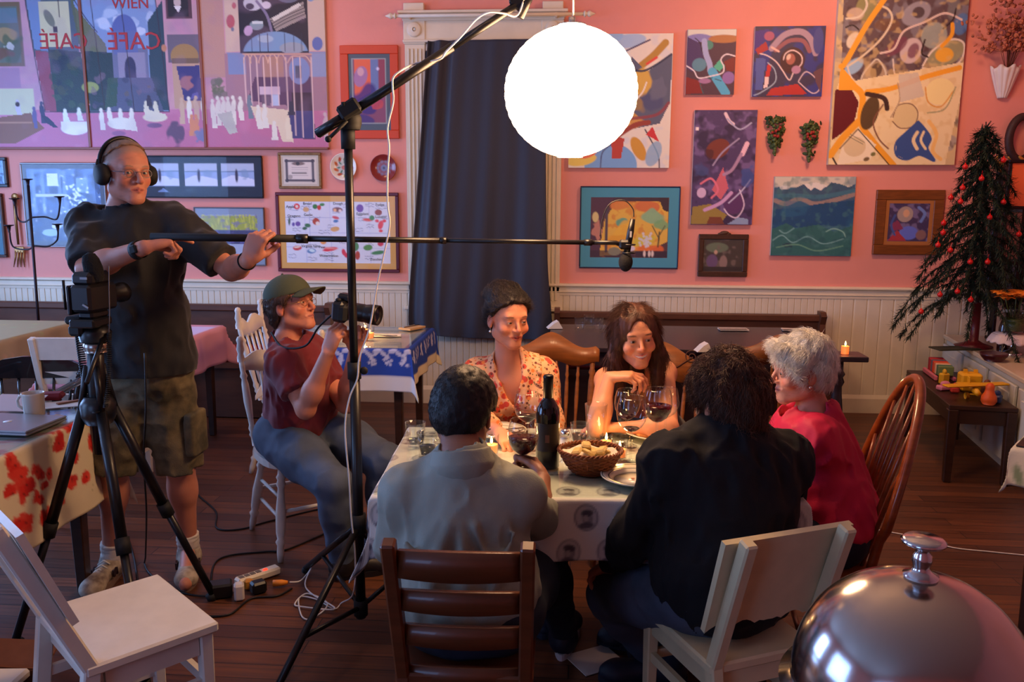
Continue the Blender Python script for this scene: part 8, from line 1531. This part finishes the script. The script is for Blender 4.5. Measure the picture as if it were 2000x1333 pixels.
a, b_ = PZ(533, 1140, .02), PZ(562, 1138, .02); tag(MB().tube([a, a+(b_-a)*.6, b_], [.014, .013, .007], 10).build('orange_plug', mat('orange_plastic', (236, 140, 40), .4)), 'orange cord connector at the right end of the power strip', 'plug')
tag(MB().tube(fc_([(400, 1120), (410, 1145), (440, 1152), (466, 1160)]), .003, 6).build('grey_cord', mat('grey_cord')), 'thin grey cord running to the white power adapter', 'cord')
# ================================================================== right side: cabinet, fir tree, toys
ca, cbk = np.array([2.45, 4.35, 0]), np.array([2.735, 6.40, 0]); d = unit(cbk-ca); L = np.linalg.norm(cbk-ca); nrm = V(d[1], -d[0], 0); Rc = np.stack([nrm, d, V(0, 0, 1)], 1); CZ = .62; wd_ = .50
m_cab = mat('cabinet_white', (206, 204, 190), .5, var=.06, vscale=6); t = thing('low_cabinet', 'long low white cabinet along the right wall', 'cabinet', (ca+cbk)/2)
c = (ca+cbk)/2+nrm*wd_/2
MB().box(c+V(0, 0, CZ/2+.03), (wd_-.03, L-.04, CZ-.09), Rc).build('body', m_cab, t, True); MB().box(c+V(0, 0, .04)+nrm*.02, (wd_-.06, L-.04, .08), Rc).build('plinth', m_cab, t, True); MB().box(c+V(0, 0, CZ-.015), (wd_+.02, L, .03), Rc, bev=.006).build('top', mat('cabinet_top', (206, 190, 160), .3, coat=.3), t, True)
for k in range(4):
    f0 = .03+k*.245; q = ca+d*L*(f0+.115); MB().box(q+V(0, 0, CZ/2+.01)-nrm*.0, (.018, L*.22, CZ-.15), Rc, bev=.004).build('door', m_cab, t, True); MB().box(q+V(0, 0, CZ/2+.01)-nrm*.010, (.012, L*.15, CZ-.26), Rc, bev=.004).build('raised_panel', m_cab, t, True)
# child's table with toys
tb0 = PZ(1752, 735, .5); tb1 = PZ(1972, 795, .5); d2 = unit((tb1-tb0)*V(1, 1, 0)); 
To = V(1.95, 5.60, 0)-0; ex_ = -d; ey_ = V(-ex_[1], ex_[0], 0)
TLn, TWd = 1.02, .36; Tc = V(2.27, 5.12, 0)-nrm*.0; To = ca-nrm*(TWd+.03)+d*(.42); t = thing('toy_table', 'low dark wooden table holding toys against the white cabinet', 'table', To+nrm*TWd/2+d*TLn/2); table_frame(t, To, nrm, d, TWd, TLn, .46, m_dwood, .055, .08, .0)
def cp(v, u, z=.462): return To+nrm*u+d*v+V(0, 0, z)
yel = mat('yellow_plastic', (226, 170, 30), .4); t = thing('toy_plane', 'yellow toy aeroplane with wide wings on the toy table', 'toy', cp(.20, .18)); MB().tube([(-.02, -.10, .05), (0, .0, .055), (.02, .12, .06)], [.016, .02, .008], 12).build('fuselage', yel, t); MB().box((0, -.02, .085), (.40, .06, .012), rotz(.25), bev=.005).build('wing', yel, t); MB().box((.02, .11, .065), (.14, .035, .008), bev=.003).box((.02, .115, .085), (.008, .03, .04), bev=.003).build('tail', yel, t); MB().tube([(-.05, -.03, .03), (.05, -.03, .03)], .005, 8).build('axle', yel, t)
for x in (-.05, .05): MB().lathe([(0, -.008), (.02, -.008), (.02, .008), (0, .008)], (x, -.03, .021), 16, roty(PI/2)).build('wheel', yel, t)
q = cp(.42, .22); tag(MB().box(q+V(0, 0, .055), (.12, .10, .11), Rc, bev=.012).box(q+V(-.03, 0, .12), (.02, .02, .02), Rc).box(q+V(.03, 0, .12), (.02, .02, .02), Rc).build('toy_block', yel), 'yellow toy castle block behind the toy aeroplane', 'toy')
t = thing('toy_pear', 'orange pear-shaped toy at the near end of the toy table', 'toy', cp(.06, .22)); MB().lathe([(0, 0), (.03, 0), (.042, .02), (.04, .045), (.026, .07), (.022, .09), (.024, .105), (.014, .12), (0, .125)], seg=24).build('body', mat('orange_toy', (216, 90, 30), .5), t)
t = thing('toy_xylophone', 'row of coloured toy bars on a pink frame on the toy table', 'toy', cp(.82, .16))
for k, c_ in enumerate(((150, 30, 50), (170, 40, 40), (80, 90, 110), (200, 60, 40), (210, 100, 50), (216, 180, 150), (70, 110, 80), (110, 130, 80))): MB().box((Rc@V(0, .12-.034*k, .06)), (.09, .026, .09-.004*k), Rc, bev=.004).build('bar', mat('toy_%02x%02x%02x' % c_, c_, .5), t)
MB().box(Rc@V(-.06, 0, .015), (.02, .3, .03), Rc, bev=.004).box(Rc@V(.05, 0, .012), (.02, .3, .024), Rc, bev=.004).build('frame', mat('pink_toy', (206, 110, 130), .5), t)
for nm, v, u, sz, c_, lb in (('toy_giraffe', .58, .12, (.04, .06, .07), (216, 170, 40), 'small yellow toy animal before the coloured bars'), ('toy_phone', .40, .08, (.10, .05, .03), (206, 130, 160), 'pink toy block lying at the table edge'), ('toy_car', .12, .28, (.07, .05, .045), (50, 70, 120), 'blue toy behind the aeroplane wing'), ('toy_brick', .60, .24, (.06, .06, .08), (96, 80, 50), 'brown toy beside the coloured bars'), ('toy_brick', .30, .28, (.06, .05, .07), (110, 60, 40), 'dark brown toy between the castle block and the blue toy'), ('toy_brick', .34, .12, (.05, .04, .035), (190, 60, 50), 'red toy brick under the yellow wing')):
    q = cp(v, u); b = MB().box(q+V(0, 0, sz[2]/2), sz, Rc@rotz(v*9), bev=.008).ell(q+V(0, 0, sz[2]+.008), (sz[0]*.3, sz[1]*.3, .018)); tag(b.build(nm, mat('toy_%02x%02x%02x' % c_, c_, .5)), lb, 'toy')
# fir tree with red baubles on the cabinet
tb = P(1903, 655, 5.85); tb[2] = CZ; tt = P(1926, 238, 5.85); t = thing('fir_tree', 'small dark artificial fir tree with drooping branches on the white cabinet', 'tree', tb); m_fir = mat('dark_fir', (38, 52, 34), .8, var=.4, vscale=20); r2 = random.Random(11); Ht = tt[2]-tb[2]; br = MB(); nd = []
MB().tube([tb+V(0, 0, .05), tb+V(0, 0, Ht*.5), tt], [.014, .010, .004], 8).build('trunk', mat('fir_trunk', (50, 34, 28), .8), t, True); MB().lathe([(0, 0), (.11, 0), (.12, .01), (.06, .03), (.028, .05), (.026, .30), (.03, .30), (0, .31)], tb, 24).build('red_stand', mat('dark_red_stand', (88, 18, 24), .35), t, True)
tips = []; NV = []; 
for k in range(92):
    f = (k+.5)/92; z = Ht*(.24+.74*f); r = (.46*(1-f)**.8+.04)*r2.uniform(.7, 1.15); a = k*2.39996; d_ = V(math.cos(a), math.sin(a), 0); o_ = tb+V(tt[0]-tb[0], 0, 0)*(z/Ht)+V(0, 0, z)
    if (o_+d_*r)[1] > WY-.05: r = max(.05, (WY-.06-o_[1])/max(d_[1], .1))
    pts = spline([o_, o_+d_*r*.4-V(0, 0, r*.12), o_+d_*r*.75-V(0, 0, r*.38), o_+d_*r-V(0, 0, r*.75)], 5); br.tube(pts, np.linspace(.004, .0015, len(pts)), 5); tips.append(pts[-1])
    n_ = int(90+520*r); ii = np.random.rand(n_)*(len(pts)-1); c = np.stack([np.interp(ii, range(len(pts)), pts[:, j]) for j in range(3)], 1); tg = unit(pts[-1]-pts[0]); dr = np.random.normal(0, 1, (n_, 3)); dr = dr+tg*1.2-V(0, 0, .3); dr /= np.linalg.norm(dr, axis=1)[:, None]; l = np.random.uniform(.03, .06, n_)[:, None]; sd = np.cross(dr, V(.3, .2, 1)); sd /= np.linalg.norm(sd, axis=1)[:, None]; NV.append(np.stack([c-sd*.0035, c+sd*.0035, c+dr*l+sd*.0015, c+dr*l-sd*.0015], 1))
br.build('branches', m_fir, t, True); NV = np.concatenate(NV).reshape(-1, 3); NV[:, 1] = np.minimum(NV[:, 1], WY-.045); Q = np.arange(len(NV)).reshape(-1, 4); nd = qmesh('needles', NV-tb, Q, m_fir, t); nd['kind'] = 'stuff'
m_bau = mat('red_bauble', (196, 28, 26), .25)
baub = [(1885, 326), (1960, 313), (1917, 349), (1857, 386), (1876, 394), (1960, 395), (1933, 425), (1843, 436), (1842, 455), (1832, 479), (1856, 489), (1895, 512), (1929, 512), (1990, 458), (1870, 570), (1896, 586), (1836, 576), (1799, 609), (1880, 367)]
for k, (px, py) in enumerate(baub):
    dx = abs(px-1915)/1650*5.85; q = P(px, py, 5.85-max(.0, .30-.3*dx)*(.4+.6*(py-240)/400)); tag(MB().ell(q, .017, None, 14, 10).lathe([(0, 0), (.005, 0), (.005, .008), (0, .009)], q+V(0, 0, .016), 8).tube([q+V(0, 0, .024), q+V(.002, 0, .05)], .001, 4).build('bauble', m_bau), 'small red bauble hanging in the fir tree', 'bauble', 'red baubles in the fir tree')
# cake stand with doily, vase of orange flowers, bottle, leaf tray
sc_ = P(1978, 672, 5.6); sc_[2] = CZ+.001; t = thing('cake_stand', 'silver pedestal stand under the flower vase on the cabinet', 'stand', sc_); MB().lathe([(0, 0), (.055, 0), (.06, .006), (.05, .014), (.02, .03), (.014, .06), (.018, .10), (.03, .115), (.12, .122), (.122, .128), (0, .128)], seg=36).build('pedestal', m_chrome, t)
na, nb = 90, 7; G = np.zeros((na, nb, 3))
for i in range(na):
    a = 2*PI*i/na
    for j in range(nb): r = .118+.026*j/(nb-1)+.010*abs(math.sin(a*8))*(j/(nb-1)); G[i, j] = (r*math.cos(a), r*math.sin(a), .131-.045*(j/(nb-1))**1.4-.010*abs(math.sin(a*8))*(j/(nb-1)))
do = MB().grid(G, True, True).lathe([(0, .131), (.118, .131)], seg=40).build('doily', mat('white_lace', (214, 196, 190), .9, bump=.003, bscale=90), solid=.002); tag(do, 'white lace doily with scalloped edge hanging over the silver stand', 'doily'); do.location = sc_
vz = sc_+V(0, 0, .134); t = thing('flower_vase', 'round clear glass vase with green stems on the doily', 'vase', vz); MB().lathe([(0, 0), (.05, 0), (.06, .02), (.072, .08), (.08, .15), (.082, .17), (.078, .17), (.069, .08), (.056, .022), (0, .012)], seg=36).build('glass_body', m_gl, t); MB().lathe([(0, .014), (.052, .02), (.066, .08), (.068, .10), (0, .10)], seg=28).build('green_stems', mat('green_stems', (60, 80, 24), .4, var=.4, vscale=30), t)
t = thing('orange_flowers', 'bunch of orange flowers standing in the clear round vase', 'flowers', vz+V(0, 0, .17)); r2 = random.Random(6)
for k in range(15):
    a = k*2.4; r = .02+.11*math.sqrt(k/15); c0 = V(r*math.cos(a), r*math.sin(a)*.8, .05+.04*r2.random()-.25*r*r); b = MB()
    for i in range(6):
        a2 = i*PI/3+k; dd = V(math.cos(a2), math.sin(a2), .5); G = np.zeros((5, 4, 3)); s2_ = V(-math.sin(a2), math.cos(a2), 0)
        for u in range(5):
            for v in range(4): q = u/4; w = (v/3-.5)*.060*math.sin(PI*(.15+.8*q)); G[u, v] = c0+dd*(.070*q)+s2_*w+V(0, 0, .012*math.sin(PI*q)-.02*q*q)
        b.grid(G)
    b.build('bloom', mat('orange_petals', (240, 130, 30), .6, var=.25, vscale=30), t, solid=.001); MB().tube([c0, (c0[0]*.4, c0[1]*.4, -.08)], .003, 6).build('stem', mat('green_stems'), t)
q = P(1966, 620, 5.7); q[2] = CZ+.001; t = thing('dark_bottle', 'dark bottle with a white collar and cork behind the orange flowers', 'bottle', q); MB().lathe([(0, 0), (.038, 0), (.04, .01), (.04, .16), (.03, .2), (.022, .22), (.02, .33), (0, .33)], seg=28).build('bottle_body', mat('dark_red_glass', (40, 12, 14), .1, coat=.5), t); MB().lathe([(.021, .26), (.026, .262), (.026, .275), (.021, .28)], seg=24).build('white_collar', m_white, t); MB().lathe([(0, .33), (.016, .33), (.018, .37), (0, .375)], seg=20).build('cork', mat('cork', (160, 110, 70), .8), t)
q = P(1868, 648, 5.75); q[2] = CZ+.001; tag(MB().box(q+V(0, 0, .006), (.30, .13, .010), rotz(.2), bev=.004).build('leaf_tray', mat('dark_green_tray', (46, 50, 34), .6)), 'flat dark green tray beside the foot of the fir tree', 'tray'); q = P(1945, 655, 5.35); q[2] = CZ+.001; tag(MB().lathe([(0, 0), (.05, 0), (.075, .03), (.08, .05), (.074, .05), (0, .03)], q, 28).build('dark_bowl', mat('dark_red_bowl', (60, 14, 18), .3)), 'dark red bowl between the fir tree stand and the silver stand', 'bowl')
# mirror with painted-on blue-green reflection, leaning on the back wall with orange panel
t = thing('wall_mirror', 'dark framed mirror with a painted blue-green reflection behind the fir tree, at the right edge', 'picture', (P(1985, 500, WY-.03)[0], WY-.01, P(1985, 590, WY-.03)[2])); R_ = wrect(1936, 330, 2060, 590, WY-.03); frame_ring(R_, .05, WY-.045, WY-.004).build('frame', mat('dark_blue_frame', (34, 40, 52), .4), t, True); Pic(1940, 330, 2060, 590, (70, 90, 100)).mottle((120, 140, 140), 14, .6, 0, 3).mottle((40, 50, 70), 20, .7, .2, 6).canvas('canvas', (R_[0]+.04, R_[1]-.04, R_[2]-.04, R_[3]+.04), WY-.02, t, 1.)
q = P(1984, 362, 6.2); t = thing('tall_lantern', 'tall dark metal lantern with orange glass panel behind the orange flowers', 'lantern', (q[0], 6.2, CZ)); w0, w1 = P(1972, 362, 6.16), P(2010, 362, 6.16); zt, zm, zbm = P(1985, 318, 6.16)[2], P(1985, 406, 6.16)[2], P(1985, 500, 6.16)[2]; wdt = w1[0]-w0[0]
MB().box(((w0[0]+w1[0])/2, 6.18, (zt+zm)/2), (wdt, .05, zt-zm), bev=.004).build('orange_panel', mat('orange_glass', (246, 120, 70), .5), t, True); b = MB()
for x in (w0[0]-.012, w1[0]+.012): b.box((x, 6.18, (zt+CZ)/2), (.022, .07, zt-CZ), bev=.003)
for z in (zt+.01, zm, zbm-.05): b.box(((w0[0]+w1[0])/2, 6.18, z), (wdt+.05, .08, .022), bev=.004)
b.box(((w0[0]+w1[0])/2, 6.18, CZ+.012), (wdt+.06, .12, .024), bev=.004); b.build('metal_frame', m_iron, t, True); MB().box(((w0[0]+w1[0])/2, 6.19, (zm+zbm)/2-.03), (wdt*.8, .03, zm-zbm), bev=.006).build('pale_panel', mat('pinkish_glass', (176, 130, 120), .4), t, True)
# corner of another table at the far right
q = PZ(1984, 874, .745); e1 = unit(V(.8, -.6, 0)); e2 = V(-e1[1], e1[0], 0); Ob = q*V(1, 1, 0)
def leafy(p):
    p.C[:] = lin((210, 204, 190)); r2 = random.Random(4)
    for k in range(160): p.ell(r2.uniform(p.b[0], p.b[2]), r2.uniform(p.b[1], p.b[3]), .035, .014, r2.choice([(90, 120, 90), (120, 140, 110), (140, 110, 110)]), r2.uniform(0, 180), .8, .006)
t = thing('side_table', 'table at the right photo edge under the leaf-patterned cloth', 'table', Ob+e1*.4+e2*.3); table_frame(t, Ob, e1, e2, .8, .6, .742, m_dwood); cloth('tablecloth', 'pale cloth with green leaf pattern on the table corner at the right edge', Ob, e1, e2, .8, .6, (.13, .1, .14, .1), .745, leafy, .01); MBo = MB().box(Ob+e1*.4+e2*.3+V(0, 0, .7505), (.8, .6, .005), np.stack([e1, e2, V(0, 0, 1)], 1)); tag(MBo.build('table_mat', mat('dark_table_mat', (40, 32, 30), .5)), 'dark mat on the leaf-patterned cloth at the right photo edge', 'mat')
# ================================================================== silver cloche in the foreground
kc = P(1768, 1120, 1.02); cx, cy = P(1782, 1300, 1.02)[0], 1.02; top = P(1768, 1150, 1.0)[2]+.008; Rd = .146; m_sil = mat('tarnished_silver', (178, 170, 166), .16, metal=1., bump=.00025, bscale=24)
zb_ = top-.165; t = thing('serving_cloche', 'shiny silver dome cloche with a knob in the right foreground', 'cloche', (cx, cy, zb_)); prof = [(Rd+.012, 0), (Rd+.014, .006), (Rd, .012)]+[(Rd*math.cos(a), .012+.153*math.sin(a)**.92) for a in np.linspace(0.06, PI/2, 22)]; prof[-1] = (0, .165)
MB().lathe(prof, seg=72).build('dome', m_sil, t)
MB().lathe([(0, 0), (.020, 0), (.021, .004), (.012, .008), (.0095, .014), (.012, .022), (.011, .03), (.007, .036), (.012, .042), (.0255, .045), (.0265, .048), (.022, .052), (0, .054)], (0, 0, .163), 32).build('knob', m_chrome, t)
t = thing('tray_stand', 'round stand under the silver cloche', 'stand', (cx, cy, 0)); MB().lathe([(0, 0), (.12, 0), (.12, .015), (.02, .04), (.018, .7), (.04, zb_-.05), (.15, zb_-.012), (.155, zb_-.001), (0, zb_-.001)], seg=36).build('pedestal', m_sil, t)
